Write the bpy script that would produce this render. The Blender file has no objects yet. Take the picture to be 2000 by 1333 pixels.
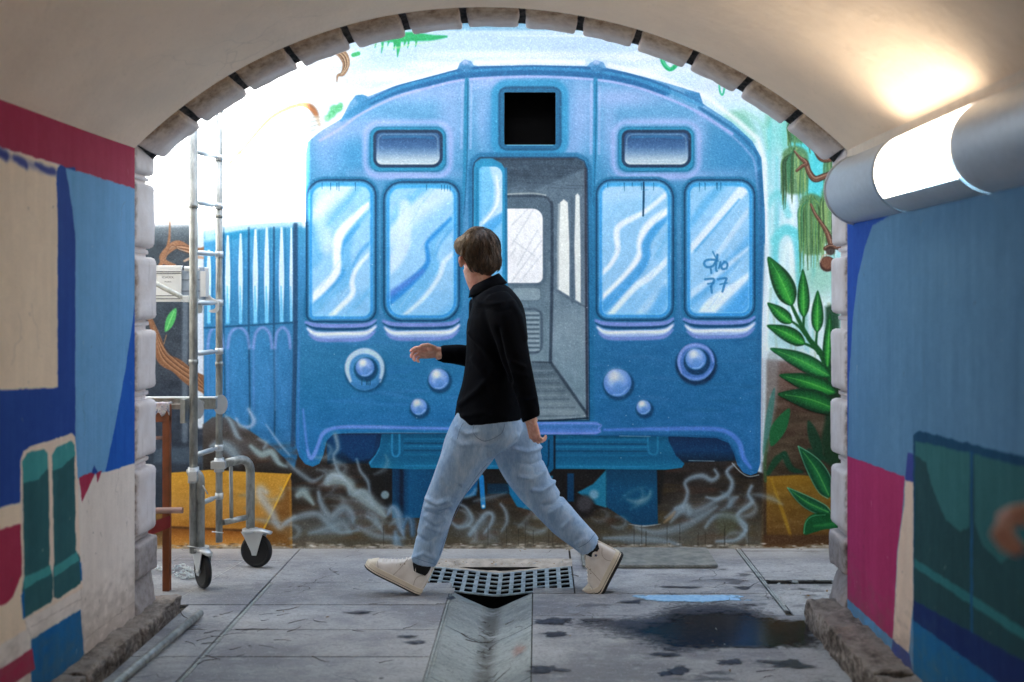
# A pedestrian tunnel opening on a painted wall, a walker crossing between the two.
import bpy, bmesh, math, random
import numpy as np
from mathutils import Vector, Matrix, noise

sc = bpy.context.scene
# ---------------------------------------------------------------- camera
F, VX, VY, EYE = 1944.0, 1050.0, 575.0, 1.43          # lens constant and the lens axis in the 2000 x 1333 frame, eye height
cam_d = bpy.data.cameras.new('camera'); cam = bpy.data.objects.new('camera', cam_d); sc.collection.objects.link(cam)
cam.location = (0, 0, EYE); cam.rotation_euler = (math.radians(90), 0, 0)
cam_d.sensor_width = 36; cam_d.lens = 36 * F / 2000; cam_d.clip_start = .05; cam_d.clip_end = 400
cam_d.shift_x = (1000 - VX) / 2000; cam_d.shift_y = (VY - 666.5) / 2000
cam_d.dof.use_dof = True; cam_d.dof.focus_distance = 5.4; cam_d.dof.aperture_fstop = 1.5
sc.camera = cam
# ---------------------------------------------------------------- daylight
SUN_EL, SUN_AZ = 39.5, -5.7                              # elevation; azimuth off the -Y axis towards +X
wd = bpy.data.worlds.new('World'); sc.world = wd; wd.use_nodes = True
nt = wd.node_tree; nt.nodes.clear()
sky = nt.nodes.new('ShaderNodeTexSky'); sky.sky_type = 'NISHITA'; sky.sun_disc = False
sky.sun_elevation = math.radians(SUN_EL); sky.sun_rotation = math.radians(180 - SUN_AZ); sky.dust_density = 2.5; sky.air_density = 1.0; sky.ozone_density = 1.0
hs = nt.nodes.new('ShaderNodeHueSaturation'); hs.inputs['Saturation'].default_value = .45
bg = nt.nodes.new('ShaderNodeBackground'); bg.inputs[1].default_value = .15
wo = nt.nodes.new('ShaderNodeOutputWorld')
nt.links.new(sky.outputs[0], hs.inputs['Color']); nt.links.new(hs.outputs[0], bg.inputs[0]); nt.links.new(bg.outputs[0], wo.inputs[0])
sd = bpy.data.lights.new('sun', 'SUN'); sd.energy = 5.0; sd.angle = math.radians(.6); sd.color = (1, .95, .87)
sun = bpy.data.objects.new('sun', sd); sc.collection.objects.link(sun); sun.location = (0, -5, 20)
_e, _a = math.radians(SUN_EL), math.radians(SUN_AZ)
sun.rotation_euler = Vector((math.sin(_a) * math.cos(_e), -math.cos(_a) * math.cos(_e), math.sin(_e))).to_track_quat('Z', 'Y').to_euler()
sc.view_settings.view_transform = 'Standard'; sc.view_settings.look = 'None'; sc.view_settings.gamma = 1
sc.view_settings.exposure = 3.05
sc.view_settings.use_curve_mapping = False
sc.cycles.max_bounces = 8; sc.cycles.diffuse_bounces = 5; sc.cycles.sample_clamp_indirect = 8
sc.cycles.use_denoising = True

# ---------------------------------------------------------------- the place, in metres
YW = 5.605                    # painted wall
YA, YB = 4.20, 4.44           # inner and outer face of the tunnel portal
XL, XR = -1.70, 1.307         # tunnel walls
ZS = 2.046                    # springing of the vault
CX, CZ, RV = -.203, .475, 2.171

def Q(px, py, Y):             # the point at depth Y seen in that place of the frame
    return Vector(((px - VX) / F * Y, Y, EYE + (VY - py) / F * Y))
# ---------------------------------------------------------------- paint engine (numpy raster of the spray paint)
class Paint:
    """A patch of wall paint.  Coordinates are the mural's own drafting units."""
    def __init__(s, x0, y0, x1, y1, scale, base):
        s.x0, s.y0, s.sc = x0, y0, scale
        s.W, s.H = int((x1 - x0) * scale), int((y1 - y0) * scale)
        s.x1, s.y1 = x1, y1
        s.img = np.empty((s.H, s.W, 3), np.float32); s.img[:] = rgb(base)
        s.clip = None
    def box(s, a, b, c, d):
        i0 = max(0, int((b - s.y0) * s.sc)); i1 = min(s.H, int((d - s.y0) * s.sc) + 2)
        j0 = max(0, int((a - s.x0) * s.sc)); j1 = min(s.W, int((c - s.x0) * s.sc) + 2)
        if i1 <= i0 or j1 <= j0: return None
        X = ((np.arange(j0, j1) + .5) / s.sc + s.x0).astype(np.float32)[None, :]
        Y = ((np.arange(i0, i1) + .5) / s.sc + s.y0).astype(np.float32)[:, None]
        return i0, i1, j0, j1, X, Y
    def put(s, bx, al, col):
        i0, i1, j0, j1, X, Y = bx
        if s.clip is not None: al = al * s.clip[i0:i1, j0:j1]
        c = col(X, Y) if callable(col) else rgb(col)
        v = s.img[i0:i1, j0:j1]
        v += (c - v) * al[..., None]
    def polymask(s, pts, soft=1.0, grow=0.0):
        m = np.zeros((s.H, s.W), np.float32)
        bx = s.box(min(p[0] for p in pts) - soft - 3, min(p[1] for p in pts) - soft - 3, max(p[0] for p in pts) + soft + 3, max(p[1] for p in pts) + soft + 3)
        i0, i1, j0, j1, X, Y = bx
        m[i0:i1, j0:j1] = sstep((-sdpoly(pts, X, Y) + grow) / soft + .5)
        return m
    def fill(s, pts, col, soft=1.4, op=1.0, smooth=False):
        if smooth: pts = spline(pts, True)
        g = soft + 2
        bx = s.box(min(p[0] for p in pts) - g, min(p[1] for p in pts) - g, max(p[0] for p in pts) + g, max(p[1] for p in pts) + g)
        if bx is None: return
        d = sdpoly(pts, bx[4], bx[5])
        s.put(bx, op * sstep(-d / soft + .5), col)
    def ring(s, pts, w, col, soft=1.5, op=1.0, smooth=False, off=0.0):
        if smooth: pts = spline(pts, True)
        g = w + soft + abs(off) + 2
        bx = s.box(min(p[0] for p in pts) - g, min(p[1] for p in pts) - g, max(p[0] for p in pts) + g, max(p[1] for p in pts) + g)
        if bx is None: return
        d = np.abs(sdpoly(pts, bx[4], bx[5]) - off) - w / 2
        s.put(bx, op * sstep(-d / soft + .5), col)
    def stroke(s, pts, w, col, soft=1.5, op=1.0, smooth=True):
        if not hasattr(w, '__len__'): w = [w] * len(pts)
        P = [(p[0], p[1], q) for p, q in zip(pts, np.interp(np.linspace(0, 1, len(pts)), np.linspace(0, 1, len(w)), w))]
        if smooth and len(P) > 2: P = spline(P, False)
        g = max(p[2] for p in P) + soft + 2
        bx = s.box(min(p[0] for p in P) - g, min(p[1] for p in P) - g, max(p[0] for p in P) + g, max(p[1] for p in P) + g)
        if bx is None: return
        X, Y = bx[4], bx[5]
        best = np.full((Y.shape[0], X.shape[1]), 1e9, np.float32)
        for (ax, ay, aw), (cx, cy, cw) in zip(P[:-1], P[1:]):
            dx, dy = cx - ax, cy - ay; L = dx * dx + dy * dy + 1e-9
            t = np.clip(((X - ax) * dx + (Y - ay) * dy) / L, 0, 1)
            best = np.minimum(best, np.hypot(X - ax - t * dx, Y - ay - t * dy) - (aw + (cw - aw) * t) / 2)
        s.put(bx, op * sstep(-best / soft + .5), col)
    def disc(s, x, y, r, col, soft=1.5, op=1.0, ry=None):
        ry = ry or r
        bx = s.box(x - r - soft - 2, y - ry - soft - 2, x + r + soft + 2, y + ry + soft + 2)
        if bx is None: return
        d = (np.hypot((bx[4] - x) / r, (bx[5] - y) / ry) - 1) * min(r, ry)
        s.put(bx, op * sstep(-d / soft + .5), col)
    def rect(s, a, b, c, d, col, soft=1.4, op=1.0, r=0):
        s.fill(rrect(a, b, c, d, r) if r else [(a, b), (c, b), (c, d), (a, d)], col, soft, op)
    def mottle(s, sx, sy, amp, seed, lo=0.0, tint=None, region=None):
        """cloudy variation of the paint film"""
        n = vnoise(s.H, s.W, sy * s.sc, sx * s.sc, seed)
        a, b, c, d = region or (s.x0, s.y0, s.x1, s.y1)
        bx = s.box(a, b, c, d); i0, i1, j0, j1, X, Y = bx
        e = np.ones((i1 - i0, j1 - j0), np.float32)
        if region is not None:
            f = 25.0
            e = np.clip(np.minimum(np.minimum(X - a, c - X), np.minimum(Y - b, d - Y)) / f, 0, 1).astype(np.float32)
        k = (n[i0:i1, j0:j1] * amp) * e
        if s.clip is not None: k = k * s.clip[i0:i1, j0:j1]
        v = s.img[i0:i1, j0:j1]
        if tint is None: v += k[..., None]
        else: v += (rgb(tint) - v) * np.clip(k, 0, 1)[..., None]
        np.clip(v, 0, 1, out=v)

def rgb(c):
    if isinstance(c, str):
        c = c.lstrip('#'); return np.array([int(c[i:i + 2], 16) / 255 for i in (0, 2, 4)], np.float32)
    return np.array(c, np.float32) / 255.0
def sstep(t):
    t = np.clip(t, 0, 1); return t * t * (3 - 2 * t)
def sdpoly(pts, X, Y):
    d = np.full((Y.shape[0], X.shape[1]), 1e18, np.float32); s = np.ones_like(d)
    n = len(pts)
    for i in range(n):
        ax, ay = pts[i][:2]; bx, by = pts[i - 1][:2]
        ex, ey = bx - ax, by - ay
        L = ex * ex + ey * ey
        if L < 1e-9: continue
        wx, wy = X - ax, Y - ay
        t = np.clip((wx * ex + wy * ey) / L, 0, 1)
        d = np.minimum(d, (wx - t * ex) ** 2 + (wy - t * ey) ** 2)
        c1 = Y >= ay; c2 = Y < by; c3 = (ex * wy) > (ey * wx)
        fl = (c1 & c2 & c3) | (~c1 & ~c2 & ~c3)
        s = np.where(fl, -s, s)
    return s * np.sqrt(d)
def spline(P, closed, k=6):
    P = [tuple(map(float, p)) for p in P]; n = len(P); out = []
    for i in range(n if closed else n - 1):
        g = [P[(i - 1) % n] if closed or i > 0 else P[0], P[i], P[(i + 1) % n], P[(i + 2) % n] if closed or i + 2 < n else P[-1]]
        for q in range(k):
            t = q / k
            out.append(tuple(.5 * (2 * b + (c - a) * t + (2 * a - 5 * b + 4 * c - d) * t * t + (3 * b - a - 3 * c + d) * t ** 3) for a, b, c, d in zip(*g)))
    if not closed: out.append(P[-1])
    return out
def rrect(a, b, c, d, r, n=6):
    rs = r if hasattr(r, '__len__') else [r] * 4
    out = []
    for (cx, cy, a0, rr) in ((a + rs[0], b + rs[0], 180, rs[0]), (c - rs[1], b + rs[1], 270, rs[1]), (c - rs[2], d - rs[2], 0, rs[2]), (a + rs[3], d - rs[3], 90, rs[3])):
        for i in range(n + 1):
            t = math.radians(a0 + 90 * i / n); out.append((cx + rr * math.cos(t), cy + rr * math.sin(t)))
    return out
def vnoise(H, W, sy, sx, seed, octv=3):
    r = np.random.RandomState(seed); out = np.zeros((H, W), np.float32); amp = 1.0; tot = 0
    for o in range(octv):
        gy, gx = int(H / sy) + 3, int(W / sx) + 3
        g = r.rand(gy, gx).astype(np.float32) * 2 - 1
        yy = np.arange(H) / sy; xx = np.arange(W) / sx
        iy = yy.astype(int); ix = xx.astype(int); fy = sstep(yy - iy)[:, None].astype(np.float32); fx = sstep(xx - ix)[None, :].astype(np.float32)
        r0 = g[iy]; r1 = g[iy + 1]
        a = r0[:, ix] * (1 - fx) + r0[:, ix + 1] * fx; b = r1[:, ix] * (1 - fx) + r1[:, ix + 1] * fx
        out += amp * (a * (1 - fy) + b * fy); tot += amp; amp *= .5; sy = max(sy / 2, 1.01); sx = max(sx / 2, 1.01)
    return out / tot
def vg(stops, axis=1):
    ys = [q[0] for q in stops]; cs = np.array([rgb(q[1]) for q in stops])
    def f(X, Y):
        T = (Y if axis else X) + 0 * (X + Y)
        return np.stack([np.interp(T, ys, cs[:, k]) for k in range(3)], -1).astype(np.float32)
    return f

def paint_mural():
    p = Paint(90, -160, 1860, 1095, 1.0, (196, 218, 244))
    # sky wash with clouds
    p.fill([(90, -160), (1860, -160), (1860, 60), (90, 60)], vg([(-160, (120, 165, 205)), (40, (112, 160, 202)), (62, (150, 190, 222))]), 6)
    p.stroke([(820, 74), (1000, 72), (1230, 74), (1300, 82)], [3, 5, 5, 2], (250, 252, 254), 4, .9)
    p.fill([(500, 60), (850, 62), (1010, 70), (1220, 72), (1500, 60), (1500, 120), (500, 120)], (190, 213, 243), 8)
    rs = np.random.RandomState(3)
    for (x, y, r, ry) in ((640, 110, 60, 14), (610, 170, 70, 60), (760, 150, 60, 12), (700, 190, 70, 20), (1290, 140, 80, 14), (1400, 150, 60, 16), (1440, 220, 70, 30), (1520, 260, 60, 60),
                          (1000, 108, 170, 8), (860, 128, 60, 10), (1380, 195, 40, 20), (1240, 112, 70, 9)):
        p.disc(x, y, r, (232, 241, 250), ry * 1.6, .8, ry)
    p.mottle(60, 25, .03, 5, region=(560, 60, 1640, 260))
    # pale water and mist behind the jungle on the right
    for x0_, x1_, c in ((1490, 1640, (214, 238, 244)),):
        p.fill([(1485, 200), (1860, 160), (1860, 720), (1485, 720)], c, 20, .9)
    for i in range(46):
        x = 1500 + rs.rand() * 330; y = 210 + rs.rand() * 120; L = 80 + rs.rand() * 260
        c = [(120, 214, 226), (90, 205, 222), (160, 222, 236), (236, 248, 250), (150, 200, 235), (240, 250, 252)][rs.randint(6)]
        p.stroke([(x, y), (x + rs.randn() * 3, y + L * .5), (x + rs.randn() * 4, y + L)], [4, 9, 3], c, 9, .55)
    p.fill([(1548, 205), (1600, 250), (1640, 330), (1640, 470), (1590, 440), (1562, 360), (1548, 290)], (70, 205, 222), 26, .8, True)
    for (a, b, c, d, w) in ((1500, 400, 1540, 420, 14), (1512, 470, 1552, 455, 16)):
        p.stroke([(a, b), ((a + c) / 2, b - 22), (c, d)], w, (110, 212, 224), 10, .7)
    p.stroke([(1512, 530), (1516, 470), (1536, 450), (1556, 470), (1562, 560)], [8, 14, 20, 18, 10], (95, 208, 222), 12, .8)
    p.stroke([(1526, 560), (1532, 500), (1542, 480), (1548, 560)], 9, (238, 250, 250), 8, .8)
    p.stroke([(1500, 560), (1560, 600), (1610, 590)], 24, (225, 242, 240), 16, .7)
    for i in range(30):
        x = 1505 + rs.rand() * 125; y = 560 + rs.rand() * 60
        p.stroke([(x, y), (x + rs.randn() * 3, y + 40 + rs.rand() * 60)], 4, [(100, 196, 205), (150, 160, 110), (190, 225, 225)][rs.randint(3)], 5, .35)
    # green smears of far foliage
    p.stroke([(1425, 225), (1450, 235), (1475, 270)], [16, 26, 10], (120, 176, 110), 16, .7)
    p.stroke([(1450, 215), (1485, 240), (1500, 290)], [4, 7, 5], (170, 214, 170), 8, .5)
    p.stroke([(1502, 225), (1498, 245)], 12, (130, 180, 120), 10, .5)
    p.stroke([(1530, 222), (1532, 300)], 7, (130, 200, 160), 9, .5)
    for (x, y, r, ry, c) in ((1440, 250, 50, 40, (130, 208, 216)), (1500, 330, 20, 70, (150, 214, 226)), (1390, 205, 40, 16, (190, 222, 240)), (1530, 260, 30, 40, (96, 200, 200)), (1500, 520, 16, 60, (120, 208, 214)), (1600, 540, 40, 40, (120, 190, 160)), (1540, 660, 40, 24, (150, 210, 214)), (1340, 150, 50, 12, (196, 222, 244))): p.disc(x, y, r, c, ry * 1.5, .6, ry)
    # hanging vines at the top
    p.stroke([(1291, 104), (1296, 124), (1308, 136), (1320, 128), (1326, 112)], 8, (20, 175, 115), 3)
    p.stroke([(1291, 104), (1297, 124), (1308, 134)], 3, (120, 225, 180), 3, .7)
    p.stroke([(1404, 156), (1406, 178), (1411, 186), (1415, 172), (1415, 158)], 3.5, (60, 190, 150), 2)
    p.stroke([(730, 78), (770, 76), (800, 72), (840, 74), (872, 72)], [5, 14, 18, 12, 4], (35, 178, 112), 5)
    for (x, L, w) in ((733, 16, 5), (746, 26, 7), (758, 12, 6), (777, 34, 13), (790, 12, 8), (797, 16, 6), (812, 14, 6), (770, 20, 8)):
        p.stroke([(x, 76), (x + 1, 76 + L * .5), (x - 1, 78 + L)], [w, w * .6, 1], (40, 180, 110), 3)
    p.stroke([(730, 88), (770, 94), (800, 88), (870, 80)], [2, 3, 3, 1], (190, 235, 160), 4, .6)
    p.stroke([(690, 108), (700, 105)], 8, (60, 180, 110), 3)
    for (x, y, r) in ((653, 214, 9), (662, 212, 7), (648, 224, 8), (665, 206, 5), (640, 232, 7)):
        p.disc(x, y, r, (90, 195, 130), 6, .8)
    # brown curl under the arch
    p.stroke([(650, 98), (668, 106), (676, 124), (670, 144), (660, 148), (658, 160)], [10, 18, 15, 9, 5, 2], (150, 120, 92), 3)
    for k in range(4):
        p.stroke([(652 + k * 5, 100), (668 + k * 3, 112), (673 + k * 2, 130), (664 + k, 146)], 1.5, [(90, 68, 50), (226, 205, 175)][k % 2], 1.5, .7)
    # ---- left part: sunlight painted in as a near-white ground
    p.fill([(90, 40), (597, 40), (597, 452), (90, 452)], (236, 240, 244), 10, .85)
    p.stroke([(440, 330), (480, 285), (530, 230), (585, 205), (612, 215), (624, 245)], [4, 6, 8, 10, 12, 5], (150, 96, 56), 7, .9)
    p.stroke([(590, 206), (612, 216), (622, 240)], [3, 5, 3], (190, 120, 70), 4, .8)
    p.stroke([(452, 372), (452, 312), (468, 298), (482, 316), (480, 340)], [2, 5, 8, 5, 2], (140, 110, 70), 8, .7)
    p.stroke([(560, 400), (575, 380), (578, 340)], 4, (190, 205, 225), 6, .6)
    p.fill([(600, 225), (640, 230), (610, 262), (596, 270)], (225, 232, 225), 12, .7)
    for i in range(5):
        p.stroke([(596, 232 + i * 9), (622, 228 + i * 8)], 2, (130, 140, 130), 3, .4)
    # dark stonework and roots at far left
    p.fill([(90, 445), (400, 440), (402, 900), (402, 1010), (90, 1010)], vg([(440, (116, 128, 140)), (480, (62, 72, 84)), (700, (60, 68, 82)), (820, (52, 60, 76)), (1010, (48, 56, 70))]), 14)  # top lightened in the colour to soften the sun patch border
    p.mottle(20, 14, .05, 8, region=(90, 450, 402, 1000))
    p.stroke([(362, 590), (361, 700), (361, 860)], 11, (112, 124, 142), 7, .7)
    p.stroke([(392, 440), (391, 620), (391, 830)], 15, (196, 210, 226), 7)
    p.stroke([(378, 440), (378, 640)], 5, (150, 170, 190), 5, .6)
    p.stroke([(300, 545), (322, 500), (330, 470), (332, 430)], [8, 8, 5, 2], (150, 110, 80), 3)
    p.stroke([(340, 520), (322, 512), (318, 500), (345, 478), (375, 490), (400, 488), (412, 470)], [9, 10, 12, 16, 13, 12, 6], (146, 108, 82), 3)
    p.stroke([(360, 510), (380, 503), (405, 505)], [4, 6, 4], (176, 150, 130), 3)
    for k in range(5):
        p.stroke([(322, 508 - k), (332 + k, 488 - k * 2), (355, 480 + k * 3), (388, 488 + k * 3)], 1.4, [(80, 55, 40), (214, 186, 160)][k % 2], 1.5, .65)
    p.stroke([(290, 615), (306, 660), (318, 700), (345, 715), (372, 738), (408, 758), (417, 790), (410, 830)], [8, 16, 24, 28, 30, 32, 24, 8], (132, 94, 68), 3)
    for k in range(9):
        o = -12 + k * 3
        p.stroke([(300, 640 + o * .4), (318 - o * .2, 690 + o), (350, 720 + o), (385, 745 + o), (408 + o * .4, 772 + o * .3), (406 + o * .5, 810)], 1.6, [(78, 52, 38), (190, 152, 118), (150, 110, 78)][k % 3], 2, .7)
    p.stroke([(325, 655), (320, 672)], 2, (140, 110, 80), 2)
    p.fill([(322, 648), (326, 620), (343, 602), (344, 618), (336, 638)], (78, 170, 96), 3, 1, True)
    p.stroke([(325, 645), (340, 608)], 1.5, (150, 220, 140), 1.5, .7)
    p.fill([(300, 878), (400, 872), (402, 905), (300, 905)], (92, 108, 128), 10, .5)
    p.fill([(395, 905), (420, 935), (405, 955), (396, 985)], (90, 104, 130), 5, .9)
    # ---- side of the train car
    side = [(398, 452), (440, 442), (500, 438), (600, 432), (600, 930), (560, 925), (500, 900), (440, 850), (398, 840)]
    m = p.polymask(side, 4)
    p.clip = m
    p.fill(side, vg([(430, (72, 152, 204)), (520, (64, 138, 200)), (620, (58, 124, 182)), (760, (54, 122, 186)), (900, (44, 104, 164))]), 3)
    p.fill([(398, 438), (600, 425), (600, 442), (520, 446), (440, 458), (420, 470), (400, 472)], (170, 214, 240), 10, .8)
    p.fill([(420, 458), (500, 446), (498, 462), (440, 470)], (28, 130, 190), 6, .8)
    for x, w, t in ((408, 8, 490), (445, 9, 462), (470, 8, 458), (499, 9, 450), (521, 9, 446), (550, 9, 446), (569, 6, 446)):
        p.stroke([(x, t), (x, 540), (x, 628)], [w * .5, w * 1.15, w * .6], (196, 226, 246), 2.5)
        p.stroke([(x - 1, 560), (x, 630)], [w * .3, w * .9], (90, 190, 240), 3, .8)
        p.stroke([(x + w * .8, t), (x + w * .8, 630)], 3, (40, 104, 160), 4, .5)
    for x in (437, 486, 535):
        p.stroke([(x, 445), (x, 640), (x + 2, 780), (x + 1, 850)], 4, (34, 78, 124), 3, .85)
    for x, w in ((421, 30), (466, 42), (513, 36), (552, 30)):
        arch = [(x - w / 2, 840), (x - w / 2, 680), (x - w * .38, 652), (x, 640), (x + w * .38, 652), (x + w / 2, 680), (x + w / 2, 840)]
        p.stroke(arch[1:6], 6, (128, 152, 216), 6, .75)
        p.stroke([(x - w / 2, 680), (x - w / 2 + 1, 800)], 4, (96, 142, 208), 5, .5)
        p.fill([(x - w / 2 + 6, 670), (x, 655), (x + w / 2 - 6, 670), (x + w / 2 - 6, 840), (x - w / 2 + 6, 840)], (58, 134, 196), 10, .6)
    p.stroke([(398, 641), (486, 636), (580, 630)], 4, (30, 84, 134), 3)
    p.mottle(14, 40, .035, 13)
    p.clip = None
    p.fill([(396, 380), (596, 380), (596, 428), (500, 438), (396, 452)], (226, 236, 244), 34, .95)  # pale fade painted in, imitating the soft lower edge of the sun patch
    p.stroke([(577, 440), (577, 640), (574, 800), (572, 870)], 9, (42, 74, 118), 5, .85)
    # ---- earth under the train
    earth = [(396, 830), (415, 815), (448, 815), (500, 850), (540, 880), (575, 915), (584, 880), (600, 850), (1440, 850), (1455, 915), (1492, 925), (1492, 1095), (396, 1095)]
    p.fill(earth, vg([(810, (88, 88, 92)), (860, (74, 68, 64)), (930, (42, 38, 35)), (1000, (60, 54, 44)), (1040, (84, 80, 66)), (1075, (96, 92, 80))]), 5)
    p.fill([(300, 1000), (400, 990), (400, 1095), (90, 1095), (90, 1000)], vg([(1000, (128, 96, 44)), (1040, (100, 76, 46)), (1071, (166, 130, 80))]), 5)
    p.mottle(40, 14, .055, 21, region=(400, 830, 1500, 1090))
    p.mottle(60, 9, .6, 22, tint=(96, 78, 40), region=(560, 920, 1490, 1070))
    p.mottle(50, 12, .7, 23, tint=(92, 58, 40), region=(420, 850, 1490, 1070))
    # yellow crates
    p.fill([(330, 924), (408, 918), (568, 926), (512, 1040), (330, 1040)], vg([(915, (196, 146, 44)), (980, (186, 140, 62)), (1040, (170, 116, 42))]), 2.5)
    p.fill([(568, 926), (571, 1076), (505, 1060), (512, 1040)], (132, 92, 40), 2.5)
    p.fill([(330, 1028), (512, 1036), (505, 1076), (330, 1076)], vg([(1028, (120, 72, 24)), (1050, (176, 116, 46)), (1075, (208, 158, 84))]), 4)
    p.stroke([(568, 926), (512, 1040)], 3.5, (232, 180, 40), 2, .9)
    p.stroke([(567, 940), (569, 1070)], 5, (170, 122, 48), 3, .6)
    p.stroke([(330, 1030), (512, 1038)], 4, (84, 56, 30), 4, .8)
    p.mottle(30, 10, .05, 25, region=(330, 920, 570, 1075))
    # ---- undercarriage
    p.fill([(636, 846), (1445, 846), (1440, 900), (1250, 906), (640, 906)], vg([(845, (10, 42, 84)), (880, (14, 58, 108)), (910, (12, 30, 48))]), 5)
    p.fill([(640, 850), (735, 850), (728, 895), (710, 900), (690, 902), (668, 880), (640, 900)], (16, 60, 116), 7, .8)
    p.fill([(720, 908), (1300, 912), (1290, 985), (1100, 1000), (1000, 960), (880, 1000), (760, 990)], (30, 28, 28), 10, .9)
    p.fill([(700, 908), (765, 912), (765, 1000), (730, 985)], (28, 28, 28), 10, .8)
    p.rect(766, 914, 880, 1012, vg([(766, (14, 62, 104)), (785, (8, 48, 88)), (800, (16, 84, 136)), (880, (12, 66, 112))], 0), 3)
    p.stroke([(784, 914), (784, 1005)], 7, (8, 30, 54), 5, .8)
    p.fill([(1184, 912), (1283, 914), (1285, 1024), (1260, 1028), (1235, 1024), (1184, 990)], vg([(912, (12, 62, 100)), (960, (12, 78, 124)), (1028, (8, 64, 108))]), 3)
    p.stroke([(1228, 1024), (1255, 1028), (1290, 1024)], [1, 3, 1], (190, 205, 214), 2, .7)
    p.fill([(1128, 962), (1158, 946), (1184, 918), (1184, 992), (1160, 985)], (34, 118, 160), 4)
    p.disc(1140, 990, 22, (40, 36, 36), 12); p.disc(1142, 984, 15, (92, 92, 100), 12, .6); p.disc(1160, 966, 9, (190, 205, 215), 8, .5)
    p.rect(1108, 925, 1121, 980, (10, 62, 104), 3)
    p.fill([(990, 925), (1080, 930), (1072, 994), (1040, 998), (1010, 990), (995, 965)], (22, 112, 166), 4)
    p.rect(952, 945, 994, 965, (10, 56, 92), 5, .8)
    p.fill([(882, 958), (935, 930), (930, 968), (905, 972), (892, 990), (880, 990)], (24, 92, 152), 6)
    p.stroke([(940, 932), (944, 990)], [10, 9], (24, 132, 204), 2.5)
    p.disc(944, 989, 3, (220, 230, 235), 2, .8)
    beam = [(746, 848), (742, 872), (734, 888), (720, 904), (724, 914), (800, 917), (1060, 916), (1300, 918), (1332, 914), (1337, 906), (1320, 890), (1306, 862), (1305, 846)]
    p.fill(beam, vg([(846, (16, 84, 128)), (870, (22, 100, 150)), (895, (18, 92, 140)), (918, (26, 118, 166))]), 2)
    p.clip = p.polymask(beam, 2)
    for y, c in ((858, (30, 120, 172)), (866, (12, 62, 102)), (872, (34, 126, 178)), (880, (12, 66, 106)), (888, (24, 110, 160)), (910, (34, 134, 186))):
        p.stroke([(790, y), (1000, y + 1), (1265, y + 2)], 3.2, c, 3, .7)
    p.stroke([(766, 848), (766, 884), (773, 892), (780, 884), (780, 848)], 4, (44, 146, 200), 3, .8)
    p.stroke([(1265, 846), (1267, 882), (1276, 888), (1284, 882), (1284, 846)], 4, (40, 130, 180), 3, .7)
    p.stroke([(744, 850), (738, 880), (722, 906)], 4, (50, 150, 200), 3, .8)
    p.clip = None
    p.fill([(1054, 846), (1082, 848), (1080, 918), (1066, 932), (1052, 926)], (16, 92, 144), 3)
    p.stroke([(1072, 860), (1071, 905), (1064, 918)], 3, (8, 44, 72), 3, .8); p.stroke([(1083, 848), (1083, 916)], 4, (6, 28, 48), 3, .9)
    # ---- face of the train
    face = [(597, 300), (597, 560), (588, 630), (581, 700), (578, 800), (578, 868), (584, 892), (596, 907), (611, 912), (624, 906), (632, 888), (638, 862), (650, 849), (680, 846), (800, 845), (920, 846), (1060, 850),
            (1200, 852), (1330, 853), (1400, 856), (1424, 866), (1434, 886), (1440, 908), (1452, 924), (1466, 929), (1479, 924), (1485, 905), (1486, 800), (1488, 640), (1494, 520), (1494, 420), (1489, 340), (1487, 309), (1469, 276), (1430, 240), (1373, 203),
            (1366, 182), (1340, 174), (1289, 159), (1220, 141), (1184, 133), (1178, 122), (1164, 118), (1152, 124), (1146, 130), (1040, 128), (935, 130), (925, 128), (920, 120), (908, 117), (898, 124), (893, 136), (841, 150), (772, 168), (719, 189), (708, 185), (695, 187), (684, 200),
            (667, 233), (625, 258), (601, 278)]
    p.stroke([(596, 440), (594, 300), (622, 254), (664, 229), (716, 184), (840, 146), (895, 130)], 10, (242, 247, 252), 10, .8, False)
    p.stroke([(930, 123), (1040, 120), (1140, 122)], 9, (246, 249, 253), 9, .8, False); p.stroke([(1190, 128), (1290, 152), (1380, 190), (1440, 236), (1480, 272), (1494, 320), (1499, 520), (1494, 700)], 9, (242, 247, 252), 10, .8, False)
    p.fill(face, vg([(118, (104, 156, 212)), (200, (112, 164, 218)), (300, (82, 148, 204)), (400, (68, 134, 192)), (520, (64, 126, 180)), (620, (64, 128, 186)), (700, (48, 120, 176)), (780, (40, 120, 180)), (850, (38, 118, 184)), (930, (32, 106, 172))]), 2)
    m = p.polymask(face, 2); p.clip = m
    # right side of the face is painted in a deeper blue
    p.fill([(1150, 560), (1500, 480), (1500, 940), (1150, 900)], (40, 104, 166), 120, .75)
    p.fill([(1380, 250), (1500, 250), (1500, 480), (1440, 420)], (62, 132, 192), 50, .7)
    # lilac bloom
    for (x, y, r, ry, o) in ((640, 270, 30, 60, .6), (690, 250, 70, 22, .5), (800, 180, 100, 16, .6), (880, 240, 22, 70, .5), (790, 340, 90, 10, .6), (960, 160, 60, 12, .7), (1130, 230, 26, 70, .6), (945, 230, 14, 60, .5),
                             (1220, 190, 60, 16, .7), (1190, 260, 14, 60, .5), (1290, 345, 80, 9, .6), (1370, 260, 12, 60, .4), (1290, 235, 60, 6, .4), (1110, 290, 18, 20, .4), (1420, 340, 50, 10, .35), (620, 420, 10, 60, .3), (740, 480, 8, 110, .35), (1330, 520, 8, 90, .2), (915, 450, 6, 60, .3)):
        p.disc(x, y, r, (168, 182, 238), min(r, ry) * 1.5 + 8, o, ry)
    for (x, y, r, ry, o) in ((700, 300, 60, 26, .4), (860, 300, 20, 50, .3), (1230, 300, 30, 40, .3), (960, 250, 12, 50, .5), (1105, 200, 16, 60, .3), (1420, 300, 40, 30, .4)):
        p.disc(x, y, r, (66, 138, 206), min(r, ry) * 1.4 + 8, o, ry)
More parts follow.
